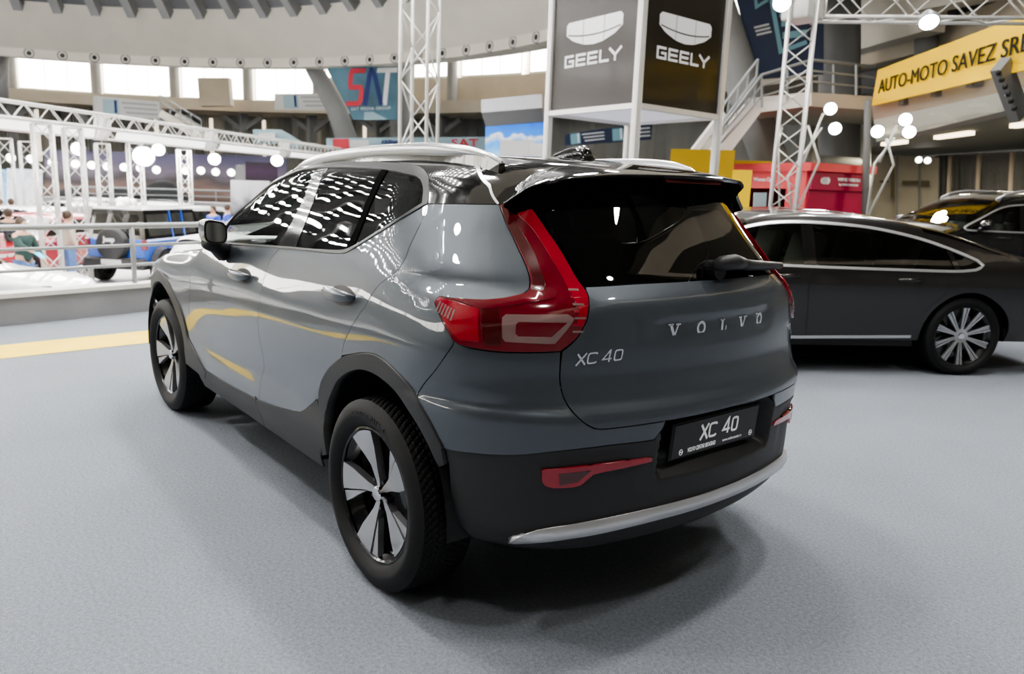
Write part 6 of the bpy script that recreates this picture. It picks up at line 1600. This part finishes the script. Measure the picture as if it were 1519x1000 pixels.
    for dy in (0, 16, 32):
        q = [at(1066, 196+dy*.6, 16.8), at(1130, 111+dy, 17.5), at(1204, 89+dy, 18.), at(1298, 99+dy, 18.8)]
        MB().tube(q, .032 if dy == 0 else .022, 8).build('rail', MATS['rail_grey'], t, smooth=True)
    for x, y0, y1, d in ((1130, 111, 160, 17.5), (1168, 100, 150, 17.8), (1204, 89, 138, 18.), (1236, 93, 140, 18.3), (1270, 96, 142, 18.5)):
        MB().tube([at(x, y0, d), at(x, y1, d)], .025, 6).build('post', MATS['rail_grey'], t)
    # gallery beam carrying the yellow banner, its lit underside and the lower slab
    d0, d1 = 18.8, 13.3
    g = thing('gallery_beam', 'pale concrete gallery edge and coffered underside below the yellow banner', 'beam', at(1400, 140, 16.))
    MB().add([at(1292, 150, d0), at(1600, 78, d1+.5), at(1600, 112, d1+.5), at(1296, 178, d0)], [(0, 1, 2, 3)]).build('fascia', MATS['slab_beige'], g)
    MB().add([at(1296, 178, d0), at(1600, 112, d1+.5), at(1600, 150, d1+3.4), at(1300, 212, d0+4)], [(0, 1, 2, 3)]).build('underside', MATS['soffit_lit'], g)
    for k in range(4):
        u = k/3.5; a = at(1330+60*k, 172-13*k, d0-1.1*k); b = at(1362+66*k, 198-14*k, d0+2.6-1.2*k); MB().bar(a-Vector((0, 0, .06)), b-Vector((0, 0, .06)), .25, .18).build('rib', MATS['soffit_lit'], g)
    for x, y, d in ((1343, 150, 17.6), (1392, 137, 16.6), (1446, 122, 15.5)):
        MB().xf(frame(at(x, y, d), CR, (0, 0, 1))).box((-.10, -.08, -.1), (.10, .08, .1), .02).build('bracket', MATS['concrete_grey'], g)
    s = thing('lower_slab', 'grey lower slab edge running across under the gallery at right', 'beam', at(1400, 200, 17.))
    MB().add([at(1290, 213, 22.), at(1600, 138, 15.5), at(1600, 147, 15.5), at(1290, 219, 22.)], [(0, 1, 2, 3)]).build('fascia', MATS['concrete_grey'], s)
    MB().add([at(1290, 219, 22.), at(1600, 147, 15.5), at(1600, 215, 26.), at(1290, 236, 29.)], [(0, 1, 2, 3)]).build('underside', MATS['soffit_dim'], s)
    for (x, y), (x2, y2), d, lab in (((1311, 214), (1343, 210), 21., 'left'), ((1389, 204), (1442, 197), 20., 'middle'), ((1503, 187), (1545, 181), 18.5, 'right')):
        tt = MB().bar(at(x, y, d), at(x2, y2, d-.6), .16, .08).build('tube_lamp', MATS['tube_warm']); LAMPS.append(at((x+x2)/2, (y+y2)/2+2, d-.5)); tag(tt, lab+' one of the three warm tube lamps under the grey slab at right', 'lamp')
    # inclined perforated steel strut
    o = MB().bar(at(1484, 95, 14.0), at(1512, 172, 14.6), .16, .3).build('steel_strut', MATS['concrete_grey']); tag(o, 'inclined grey steel strut with holes below the yellow banner', 'strut')
    for k in range(6):
        p = at(1481+4.6*k, 108+10.5*k, 13.9); MB().sphere(p, .045, (1, 1, 1), 8).build('hole', MATS['plastic_dark'], o)
    # concrete beams above
    for (a, b, w, lab) in ((at(1262, 60, 27.), at(1390, 20, 24.), .9, 'pale sloping concrete beam behind the floodlight at upper right'), (at(1260, 20, 27.), at(1480, -30, 22.), .8, 'pale concrete roof beam at the top right')):
        tag(MB().bar(a, b, .6, w).build('concrete_beam', MATS['concrete_light']), lab, 'beam')
    o = MB().add([at(1215, -60, 30.), at(1600, -60, 26.), at(1600, 130, 26.), at(1215, 140, 30.)], [(0, 1, 2, 3)]).build('wall_right', MATS['concrete_dark']); o['kind'] = 'structure'
    # right back wall: panels and curtain with pale posts
    w = thing('panel_wall', 'olive-grey panel wall with brown slots behind the lamp stand at right', 'wall', at(1350, 300, 25.))
    MB().add([at(1280, 228, 25.), at(1393, 234, 24.5), at(1391, 345, 24.5), at(1280, 345, 25.)], [(0, 1, 2, 3)]).build('panel', MATS['stucco_panel'], w)
    for x0, y0, x1, y1 in ((1321, 243, 1327, 293), (1338, 268, 1363, 274), (1366, 268, 1379, 277), (1305, 268, 1318, 271)):
        MB().add([at(x0, y0, 24.3), at(x1, y0, 24.3), at(x1, y1, 24.3), at(x0, y1, 24.3)], [(0, 1, 2, 3)]).build('slot', MATS['slot_brown'], w)
    for x in (1331, 1364): MB().bar(at(x, 232, 24.4), at(x-1, 340, 24.4), .05).build('seam', MATS['concrete_grey'], w)
    o = MB(); V = []; n = 90
    for i in range(n+1):
        p = at(1388+180*i/n, 231-.1*i, 25.5-3*i/n); q = at(1386+180*i/n, 345, 25.5-3*i/n); k = .12*math.sin(i*1.9); V += [p+CFW*k, q+CFW*k]
    o.add(V, [(2*i, 2*i+1, 2*i+3, 2*i+2) for i in range(n)]); tag(o.build('curtain', MATS['curtain']), 'dark grey pleated curtain behind the large black SUV', 'curtain')
    for x, y0, lab in ((1410, 231, 'left one'), (1453, 229, 'middle one'), (1502, 226, 'right one')):
        tag(MB().tube([at(x, y0, 24.4-.0167*(x-1388)), at(x-6, 345, 24.4-.0167*(x-1388))], .06, 8).build('curtain_post', MATS['slab_beige'], smooth=True), 'pale upright post against the dark curtain behind the black SUV, '+lab+' of three', 'post')
    for x, y in ((1363, 237), (1376, 238)):
        flood(at(x, y, 23.5), at(1300, 400, 12.), 'small white spotlight on the panel wall behind the lamp stand at right', .09, 'small spotlights on the panel wall', 'lamp_soft', 'spotlight')
    # ---- yellow walls and the red kiosk
    c = MB(); a, b = at(995, 228, 15.), at(1090, 229, 15.)
    tag(MB().bar(Vector((a.x, a.y, 1.15)), Vector((b.x, b.y, 1.15)), .1, 2.32).build('partition', MATS['wall_yellow']), 'wide mustard yellow partition wall behind the rear spoiler', 'partition')
    a, b = at(1087, 252, 13.2), at(1116, 253, 13.2); h = a.z
    tag(MB().bar(Vector((a.x, a.y, h/2)), Vector((b.x, b.y, h/2)), .1, h).build('partition', MATS['wall_yellow_lit']), 'narrow bright yellow partition wall beside the red kiosk', 'partition')
    a, b = at(1090, 236, 20.), at(1152, 238, 20.)
    tag(MB().bar(Vector((a.x, a.y, 1.2)), Vector((b.x, b.y, 1.2)), .1, 2.3).build('partition', MATS['wall_yellow']), 'shaded yellow partition wall under the stairs, behind the red kiosk roof', 'partition')
    k = thing('kiosk', 'red exhibition kiosk with overhanging coral roof and white lettering', 'kiosk', (0, 0, 0))
    d = 17.; A, B, C_ = at(1100, 260, d+1.2), at(1200, 260, d-.2), at(1284, 260, d+1.0)
    for v in (A, B, C_): v.z = 0
    D_ = A+C_-B; zt = at(1200, 254, d).z; zr = at(1200, 242, d).z; zl = at(1200, 281, d).z
    def wallp(p, q, z0, z1, m, n, off=0.): 
        u = (q-p).normalized(); nn = Vector((u.y, -u.x, 0))*off
        return MB().bar(Vector((p.x, p.y, (z0+z1)/2))+nn, Vector((q.x, q.y, (z0+z1)/2))+nn, .06, z1-z0).build(n, MATS[m], k)
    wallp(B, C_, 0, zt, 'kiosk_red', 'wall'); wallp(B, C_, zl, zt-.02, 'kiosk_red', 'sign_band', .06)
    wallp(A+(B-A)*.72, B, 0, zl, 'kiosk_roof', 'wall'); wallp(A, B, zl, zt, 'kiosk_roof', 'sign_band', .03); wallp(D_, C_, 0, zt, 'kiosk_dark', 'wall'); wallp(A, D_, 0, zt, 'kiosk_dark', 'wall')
    wallp(A+(B-A)*.05, B-(B-A)*.28, 0, .95, 'slot_brown', 'counter', -.2)
    r = MB(); ov = .35; cen = (A+C_)/2; pts = [cen+(v-cen)*1.16 for v in (A, B, C_, D_)]
    r.add([(v.x, v.y, zt) for v in pts]+[(v.x, v.y, zr) for v in pts], [(3, 2, 1, 0), (4, 5, 6, 7), (0, 1, 5, 4), (1, 2, 6, 5), (2, 3, 7, 6), (3, 0, 4, 7)]); r.build('roof', MATS['kiosk_roof'], k)
    M = frame((B+C_)/2+Vector((0, 0, (zl+zt)/2)), C_-B, (0, 0, 1)); W = (C_-B).length; H = zt-zl
    text_obj('lettering', 'WINE VISION', .25*H, on(M, .14*W, .10*H, .10), MATS['logo_white'], k, depth=.004, weight=.004, sx=1.2)
    text_obj('lettering', 'by OPEN BALKAN', .16*H, on(M, .14*W, -.17*H, .10), MATS['logo_white'], k, depth=.004, weight=.003, sx=1.2)
    lg = MB().xf(on(M, -.27*W, 0, .10)); 
    for dx, rr in ((-.05*W, .17*H), (.03*W, .2*H), (-.02*W, .2*H)): lg.cyl((dx, 0, 0), (dx, 0, .004), rr, 16)
    lg.build('logo', MATS['logo_white'], k)
    M = frame((A+B)/2+Vector((0, 0, (zl+zt)/2)), B-A, (0, 0, 1)); W = (B-A).length
    text_obj('lettering', 'Women Cafe', .30*H, on(M, -.10*W, 0, .08), MATS['logo_white'], k, depth=.004, weight=.003)
    q = MB().xf(frame(at(1128, 300, d+.2), CR, (0, 0, 1))); q.box((-.15, -.12, -.02), (.12, .2, .02)); tag(q.build('screen', MATS['sign_blue']), 'small pale screen on the counter inside the red kiosk', 'screen')
    # pale green frame behind the kiosk
    t = thing('portal_frame', 'pale grey-green steel frame standing behind the red kiosk', 'frame', at(1240, 240, 21.))
    for x in (1205, 1284): MB().tube([at(x, 188, 21.), at(x, 330, 21.)], .12, 10).build('post', MATS['frame_green'], t, smooth=True)
    MB().tube([at(1205, 236, 21.), at(1290, 241, 21.)], .10, 10).build('crossbar', MATS['frame_green'], t, smooth=True)
mat('stair_white', (.78, .74, .70), .6, emit=(1, .95, .9), es=.12)
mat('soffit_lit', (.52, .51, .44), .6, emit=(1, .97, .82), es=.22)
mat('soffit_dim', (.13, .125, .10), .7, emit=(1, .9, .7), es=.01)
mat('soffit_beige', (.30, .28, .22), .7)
mat('frame_green', (.30, .33, .29), .5)

# ------------------------------------------------------------------ people
def person(label, feet, yaw, shirt, trousers='jeans', h=1.76, pose='stand', hold=None, hair='hair', arm=(0, 0)):
    """one skinned figure; clothes are shells of the same skeleton. x forward, y left"""
    k = h/1.76; root = thing('person', label, 'person')
    def skin(name, V, E, R, m, lvl=2):
        me = bpy.data.meshes.new(name); me.from_pydata(V, E, []); o = bpy.data.objects.new(name, me); COL.objects.link(o)
        sk = o.modifiers.new('s', 'SKIN'); sub = o.modifiers.new('u', 'SUBSURF'); sub.levels = sub.render_levels = lvl
        if not me.skin_vertices: me.attributes.new('x', 'FLOAT', 'POINT')
        for i, r in enumerate(R): 
            v = me.skin_vertices[0].data[i]; v.radius = (r, r) if not isinstance(r, tuple) else r; v.use_root = (i == 0)
        dg = bpy.context.evaluated_depsgraph_get(); n = bpy.data.meshes.new_from_object(o.evaluated_get(dg)); COL.objects.unlink(o); bpy.data.objects.remove(o)
        n.name = name; n.materials.clear(); n.materials.append(MATS[m]); n.polygons.foreach_set('use_smooth', [True]*len(n.polygons))
        n.transform(Matrix.Diagonal((k, k, k, 1))); ob = bpy.data.objects.new(name, n); COL.objects.link(ob); ob.parent = root; return ob
    aL, aR = arm
    def armpts(s, a):
        sh = Vector((0, s*.19, 1.42)); up = Vector((math.sin(a), s*.25, -math.cos(a))).normalized(); el = sh+up*.29
        fo = Vector((math.sin(a+.35), s*.10, -math.cos(a+.35))).normalized(); wr = el+fo*.25; return sh, el, wr, wr+fo*.09
    L, R_ = armpts(1, aL), armpts(-1, aR)
    V = [(0, 0, .95), (0, 0, 1.12), (0, 0, 1.32), (0, 0, 1.43), (.0, 0, 1.52), (.015, 0, 1.60), (.02, 0, 1.70)]
    V += [*map(tuple, L), *map(tuple, R_), (0, .10, .90), (.02, .11, .50), (0, .12, .08), (.12, .13, .03), (0, -.10, .90), (.02, -.11, .50), (0, -.12, .08), (.12, -.13, .03)]
    E = [(0, 1), (1, 2), (2, 3), (3, 4), (4, 5), (5, 6), (3, 7), (7, 8), (8, 9), (9, 10), (3, 11), (11, 12), (12, 13), (13, 14), (0, 15), (15, 16), (16, 17), (17, 18), (0, 19), (19, 20), (20, 21), (21, 22)]
    R = [(.13, .10), (.13, .10), (.15, .11), (.12, .09), .055, .085, .08, .06, .045, .033, .035, .06, .045, .033, .035, .09, .06, .045, .04, .09, .06, .045, .04]
    skin('body', V, E, R, 'skin')
    sh = [(0, 0, .90), V[1], V[2], (0, 0, 1.45)]+[tuple(L[0]), tuple(L[1]), tuple(L[1]*.25+L[2]*.75), tuple(R_[0]), tuple(R_[1]), tuple(R_[1]*.25+R_[2]*.75)]
    skin('shirt', sh, [(0, 1), (1, 2), (2, 3), (3, 4), (4, 5), (5, 6), (3, 7), (7, 8), (8, 9)], [(.175, .14), (.165, .13), (.175, .13), (.13, .105), .078, .062, .052, .078, .062, .052], shirt)
    tr = [(0, 0, 1.02), (0, .10, .88), (.02, .11, .50), (0, .12, .10), (0, -.10, .88), (.02, -.11, .50), (0, -.12, .10)]
    skin('trousers', tr, [(0, 1), (1, 2), (2, 3), (0, 4), (4, 5), (5, 6)], [(.15, .115), .105, .078, .065, .105, .078, .065], trousers)
    MB().sphere((0, 0, 1.665), .103, (1.02, .92, 1.08), 16).build('hair', MATS[hair], root, smooth=True)
    MB().sphere((.03, 0, 1.635), .09, (1.0, .86, 1.2), 16).build('face', MATS['skin'], root, smooth=True)
    for s in (1, -1): MB().sphere((.108, s*.033, 1.65), .011, n=8).build('eye', MATS['text_black'], root)
    MB().add([(.11, .012, 1.62), (.11, -.012, 1.62), (.135, 0, 1.615), (.112, 0, 1.66)], [(0, 1, 2), (0, 2, 3), (1, 3, 2)]).build('nose', MATS['skin'], root)
    MB().box((.108, -.022, 1.588), (.116, .022, 1.596)).build('mouth', MATS['lamp_deep'], root)
    for c in root.children:
        if c.name.split('.')[0] in ('hair', 'face', 'eye', 'nose', 'mouth'): c.data.transform(Matrix.Diagonal((k, k, k, 1)))
    for s, p in ((1, L[3]), (-1, R_[3])):
        hb = MB()
        d = Vector(p)-Vector(L[2] if s > 0 else R_[2]); d.normalize(); y = Vector((0, 1, 0))
        for q in range(4): o = Vector(p)+y*(.012*(q-1.5)*1.6); hb.tube([o, o+d*.05, o+d*.085+Vector((.012, 0, 0))], [.009, .009, .007], 6)
        hb.tube([Vector(p)-d*.03+Vector((.02, 0, 0)), Vector(p)+d*.02+Vector((.045, 0, 0))], [.010, .008], 6)
        f = hb.build('fingers', MATS['skin'], root, smooth=True); f.data.transform(Matrix.Diagonal((k, k, k, 1)))
    if hold:
        p = Vector(R_[3])*k; d = (Vector(R_[3])-Vector(R_[2])).normalized(); q = Matrix.Translation(feet) @ Matrix.Rotation(yaw, 4, 'Z')
        c = MB(); c.xf(q); c.add([p+d*.02+Vector((0, -.05, 0)), p+d*.02+Vector((0, .06, 0)), p+d*.20+Vector((0, .09, -.03)), p+d*.24+Vector((0, -.04, -.05)), p+d*.1+Vector((.03, 0, .04))], [(0, 1, 4), (1, 2, 4), (2, 3, 4), (3, 0, 4)])
        tag(c.build('cleaning_cloth', MATS[hold]), 'bright cyan cloth held out by the person in the dark green jersey', 'cloth')
    root.location = feet; root.rotation_euler = (0, 0, yaw)
    return root
def build_people():
    F = lambda x, d: (lambda p: (p.x, p.y, ZA))(at(x, 330, d))
    r = math.atan2(CR.y, CR.x)
    person('person in dark green jersey and jeans, seen from behind reaching out beside the white car', F(31, 17.2), r-.25, 'jersey_green', hold='cloth_cyan', arm=(.2, .95))
    person('person in dark shirt standing beyond the one in the green jersey', F(13, 21.5), r+2.3, 'shirt_dark')
    person('dark-haired person in pale clothes in front of the pale silver poster at far left', F(19, 29.3), r+2.0, 'shirt_beige', 'shirt_dark')
    person('person at the left edge of the photo before the blue poster', F(2, 29.), r+1.2, 'shirt_beige', 'shirt_dark')
    person('person in bright blue shirt facing the camera beyond the blue off-road car', F(317, 26.3), r+PI/2*2.8, 'shirt_blue', 'shirt_dark')
    person('person in blue shirt turned sideways next to the windscreen of the grey SUV', F(338, 27.5), r+.5, 'shirt_blue', 'shirt_dark')
    person('person in light top between the two nearest white lattice towers', F(100, 20.6), r+.9, 'shirt_beige', 'jeans')
def build_arena_cars():
    # blue off-road car seen from behind
    p = at(198, 404, 21.3); yaw = math.radians(-46)
    t = thing('off_road_car', 'blue off-road car with black hardtop and spare wheel, beyond the railing', 'car', (0, 0, 0))
    def pb(m, n, a, b, bev=.03, par=None): return MB().box(a, b, bev).build(n, MATS[m], par or t)
    pb('paint_blue', 'body', (-.62, -.78, .55), (2.9, .78, 1.12), .06); pb('paint_blue', 'bonnet', (2.2, -.68, .70), (3.75, .68, 1.14), .08)
    cab = MB(); V = [(-.60, -.76, 1.1), (2.15, -.76, 1.1), (1.75, -.66, 1.78), (-.48, -.66, 1.80)]
    cab.add(V+[(x, -y, z) for x, y, z in V], [(0, 1, 2, 3), (7, 6, 5, 4), (0, 3, 7, 4), (1, 5, 6, 2), (3, 2, 6, 7)]); hard = cab.build('hardtop', MATS['black_gloss'], t)
    pb('paint_white', 'roof', (-.50, -.66, 1.79), (1.78, .66, 1.84), .02)
    for s in (1, -1):
        for x0, x1, m, n in ((-.42, .55, 'glass_dark', 'side_window'), (.68, 1.10, 'glass_dark', 'side_window'), (1.22, 1.72, 'glass_green', 'side_window')):
            MB().add([(x0, s*.752, 1.18), (x1, s*.752, 1.18), (x1-.03, s*.675, 1.70), (x0+.02, s*.675, 1.70)], [(0, 1, 2, 3)]).build(n, MATS[m], t)
        for x in (.615, 1.16): MB().bar((x, s*.757, 1.12), (x-.02, s*.672, 1.78), .10, .02).build('door_pillar', MATS['paint_blue'], t)
        for cx in (0, 2.46):
            fl = MB(); V = []
            for k in range(9):
                a = PI*(.02+.96*k/8); V += [(cx+.52*math.cos(a), s*.74, .42+.50*math.sin(a)), (cx+.50*math.cos(a), s*.95, .42+.46*math.sin(a))]
            fl.add(V, [(2*k, 2*k+2, 2*k+3, 2*k+1) for k in range(8)]).build('wheel_flare', MATS['plastic_black'], t, fix=False)
            wheel(t, (cx, s*.80, .41), s, spokes_multi, R=.41, W=.25, rr=.235, tread=False)
        pb('lamp_red', 'tail_lamp', (-.66, s*.74-.07, .86), (-.58, s*.74+.07, 1.10), .02)
        pb('lamp_deep', 'bumper_reflector', (-.80, s*.62-.08, .56), (-.76, s*.62+.08, .62), .01)
    MB().add([(-.612, -.60, 1.20), (-.612, .60, 1.20), (-.50, .54, 1.70), (-.50, -.54, 1.70)], [(0, 1, 2, 3)]).build('rear_window', MATS['glass_rear'], t)
    pb('plastic_black', 'rear_bumper', (-.80, -.78, .42), (-.58, .78, .66), .05); pb('plastic_dark', 'underbody', (-.5, -.6, .35), (3.4, .6, .6), 0)
    pb('plastic_black', 'front_bumper', (3.6, -.80, .45), (3.9, .80, .66), .05)
    A = Matrix.Translation((-.66, .02, .98)) @ Matrix.Rotation(-PI/2, 4, 'Y')
    sp = MB().lathe([(0, .19), (.26, .185), (.36, .16), (.395, .08), (.40, 0), (.36, -.02)], A, 28).build('spare_wheel_cover', MATS['plastic_black'], t, auto=40)
    text_obj('cover_lettering', 'Jeep', .17, frame((-.856, .02, 1.10), (0, -1, 0), (0, 0, 1)), MATS['logo_white'], sp, depth=.004, weight=.006)
    pl = pb('sign_white', 'number_plate', (-.83, .02-.26, .50), (-.81, .02+.26, .62), .01)
    t.location = (p.x, p.y, ZA); t.rotation_euler = (0, 0, yaw)
    # generic cars in the arena
    sv = finish(suv_shape(1.62, 4.5, 2.7, .92), -.9, 3.6, 1.44, [(-.55, 1.42, None, 'roof'), (1.42, 2.15, 'glass_dark', 'windscreen'), (2.15, 3.45, None, 'bonnet')],
                ([-.6, -.3, .3, 1.0, 1.4, 1.8, 2.2], [1.36, 1.44, 1.47, 1.47, 1.43, 1.27, 1.06]), .80, 1.)
    dl = [(-.45, 1.11), (-.50, 1.2), (-.40, 1.36), (-.15, 1.405), (.5, 1.43), (1.1, 1.425), (1.42, 1.38), (1.75, 1.22), (2.0, 1.10), (1.98, 1.075), (1.2, 1.065), (.3, 1.07)]
    kw = dict(bars=[(1.05, 1.12, .10), (.10, .15, .10)], arch_r=.40, wheel_r=.355, rim_r=.25, fast=True, seats=False, clad=True, gl='glass_dark', rails=None)
    def car(label, x, d, yaw, paint, **k):
        q = at(x, 330, d); build_car('suv', label, 'car', sv, paint, (q.x, q.y, ZA), yaw, dl, **{**kw, **k})
    r = math.atan2(CR.y, CR.x)      # direction to the right in the picture
    car('white car at the left edge of the photo, nose to the right, below the railing', -262, 15.3, r+.30, 'paint_white', clad=None)
    first = [o for o in SC.objects if o.name == 'suv.002'][0]
    def again(label, x, d, yaw, paint=None, group=None):
        q = at(x, 330, d); c = copy_tree(first); c.location = (q.x, q.y, ZA); c.rotation_euler = (0, 0, yaw); c['label'] = label
        if group: c['group'] = group
        if paint:
            for o in c.children:
                if o.type == 'MESH' and o.data.materials and o.data.materials[0].name.startswith('paint_white'):
                    o.data = o.data.copy(); o.data.materials[0] = MATS[paint]
        return c
    again('white SUV facing the camera in front of the pale silver poster', 68, 28.5, r-1.75)
    again('silver SUV beside the thickest white tower, nose towards the camera', 136, 34.5, r-2.0, 'paint_silver')
    again('white SUV behind the blue off-road car roof at left, half hidden', 160, 40., r-2.5)
    again('dark red car between the two nearest white towers', 90, 24.0, r-1.6, 'paint_red')
    again('white SUV with pale roof behind the blue off-road car, beside the people in blue', 262, 35., r+3.0)
    again('silver car just left of the person in bright blue shirt', 306, 31.5, r-2.1, 'paint_silver')
    again('black SUV beyond the white lattice tower above the blue off-road car', 264, 38.8, r+2.8, 'paint_black')
    again('white SUV just below the railing, before the right end of the blue off-road car', 322, 15.4, r+1.0)
    c = MB(); q = at(93, 356, 19.); c.box((q.x-.25, q.y-.25, ZA), (q.x+.25, q.y+.25, ZA+.5), .02); tag(c.build('crate', MATS['box_grey']), 'small grey box on the bright arena floor between railing bars', 'box')
    # bouquet-like white balloons behind the blue car
    t = thing('balloon_cluster', 'cluster of white balloons behind the roof of the blue off-road car', 'balloons', at(188, 308, 27.5)); t.location.z = ZA
    for k in range(14):
        q = at(178+random.random()*22, 299+random.random()*14, 27.5+random.random()*.5); MB().sphere(q, .16, n=10).build('balloon', MATS['white_paint'], t, smooth=True)
    MB().cyl((t.location.x, t.location.y, ZA), (t.location.x, t.location.y, 0.3), .03, 6).build('pole', MATS['rail_grey'], t)
build_hall(); build_ring_lamps(); build_rails(); build_trusses(); build_stand_lamps()
build_tower_sign(); build_signs(); build_back()
build_xc40(); build_other_cars(); build_arena_cars(); build_people()
w = bpy.data.worlds.new('world'); SC.world = w; w.use_nodes = True
w.node_tree.nodes['Background'].inputs[0].default_value = (.8, .88, 1, 1); w.node_tree.nodes['Background'].inputs[1].default_value = .6
def area(name, loc, target, size, watts, col=(1, .98, .95)):
    l = bpy.data.lights.new(name, 'AREA'); l.shape = 'DISK'; l.energy = watts; l.size = size; l.color = col
    o = bpy.data.objects.new(name, l); COL.objects.link(o); o.location = loc
    o.rotation_euler = (Vector(target)-Vector(loc)).to_track_quat('-Z', 'Y').to_euler(); return o
for x in (-.8, 2.6, 6.0):                                          # high-bay lamps over the aisle
    for y in (5.2, 1.6, -2.0, -5.6): area('high_bay_lamp', (x, y, 8.3), (x, y, 0), .62, 150)
for x, y in ((-4.5, 3.5), (-4.5, -2.5), (2.6, -9.5), (8., -9.)): area('high_bay_lamp', (x, y, 8.0), (x, y, 0), .62, 110)
for q in ((60, 24), (150, 27), (260, 33)): 
    p = at(q[0], 235, q[1]); area('stand_lamp', (p.x, p.y, 2.5), (p.x, p.y, -1), 3.0, 220)
p = at(120, 330, 15.); area('stand_lamp', (p.x, p.y, 4.5), (p.x, p.y, -1), 3.0, 220)
for p in LAMPS: area('tube_glow', p-Vector((0, 0, .12)), p-Vector((0, 0, 3)), .5, 70, (1, .88, .66))
SC.view_settings.view_transform = 'AgX'; SC.view_settings.look = 'AgX - Medium High Contrast'; SC.view_settings.exposure = .45
SC.cycles.use_denoising = True
SC.cycles.max_bounces = 8; SC.cycles.diffuse_bounces = 4; SC.cycles.glossy_bounces = 4; SC.cycles.transparent_max_bounces = 12
SC.cycles.sample_clamp_indirect = 8.
cam = bpy.data.cameras.new('camera'); cam.sensor_width = 36.; cam.lens = CF/CW*36.; cam.clip_end = 500
cam.dof.use_dof = True; cam.dof.focus_distance = 2.75; cam.dof.aperture_fstop = 3.2
co = bpy.data.objects.new('camera', cam); COL.objects.link(co)
co.matrix_world = Matrix(((CR.x, CU.x, -CFW.x, CPOS.x), (CR.y, CU.y, -CFW.y, CPOS.y), (CR.z, CU.z, -CFW.z, CPOS.z), (0, 0, 0, 1)))
SC.camera = co
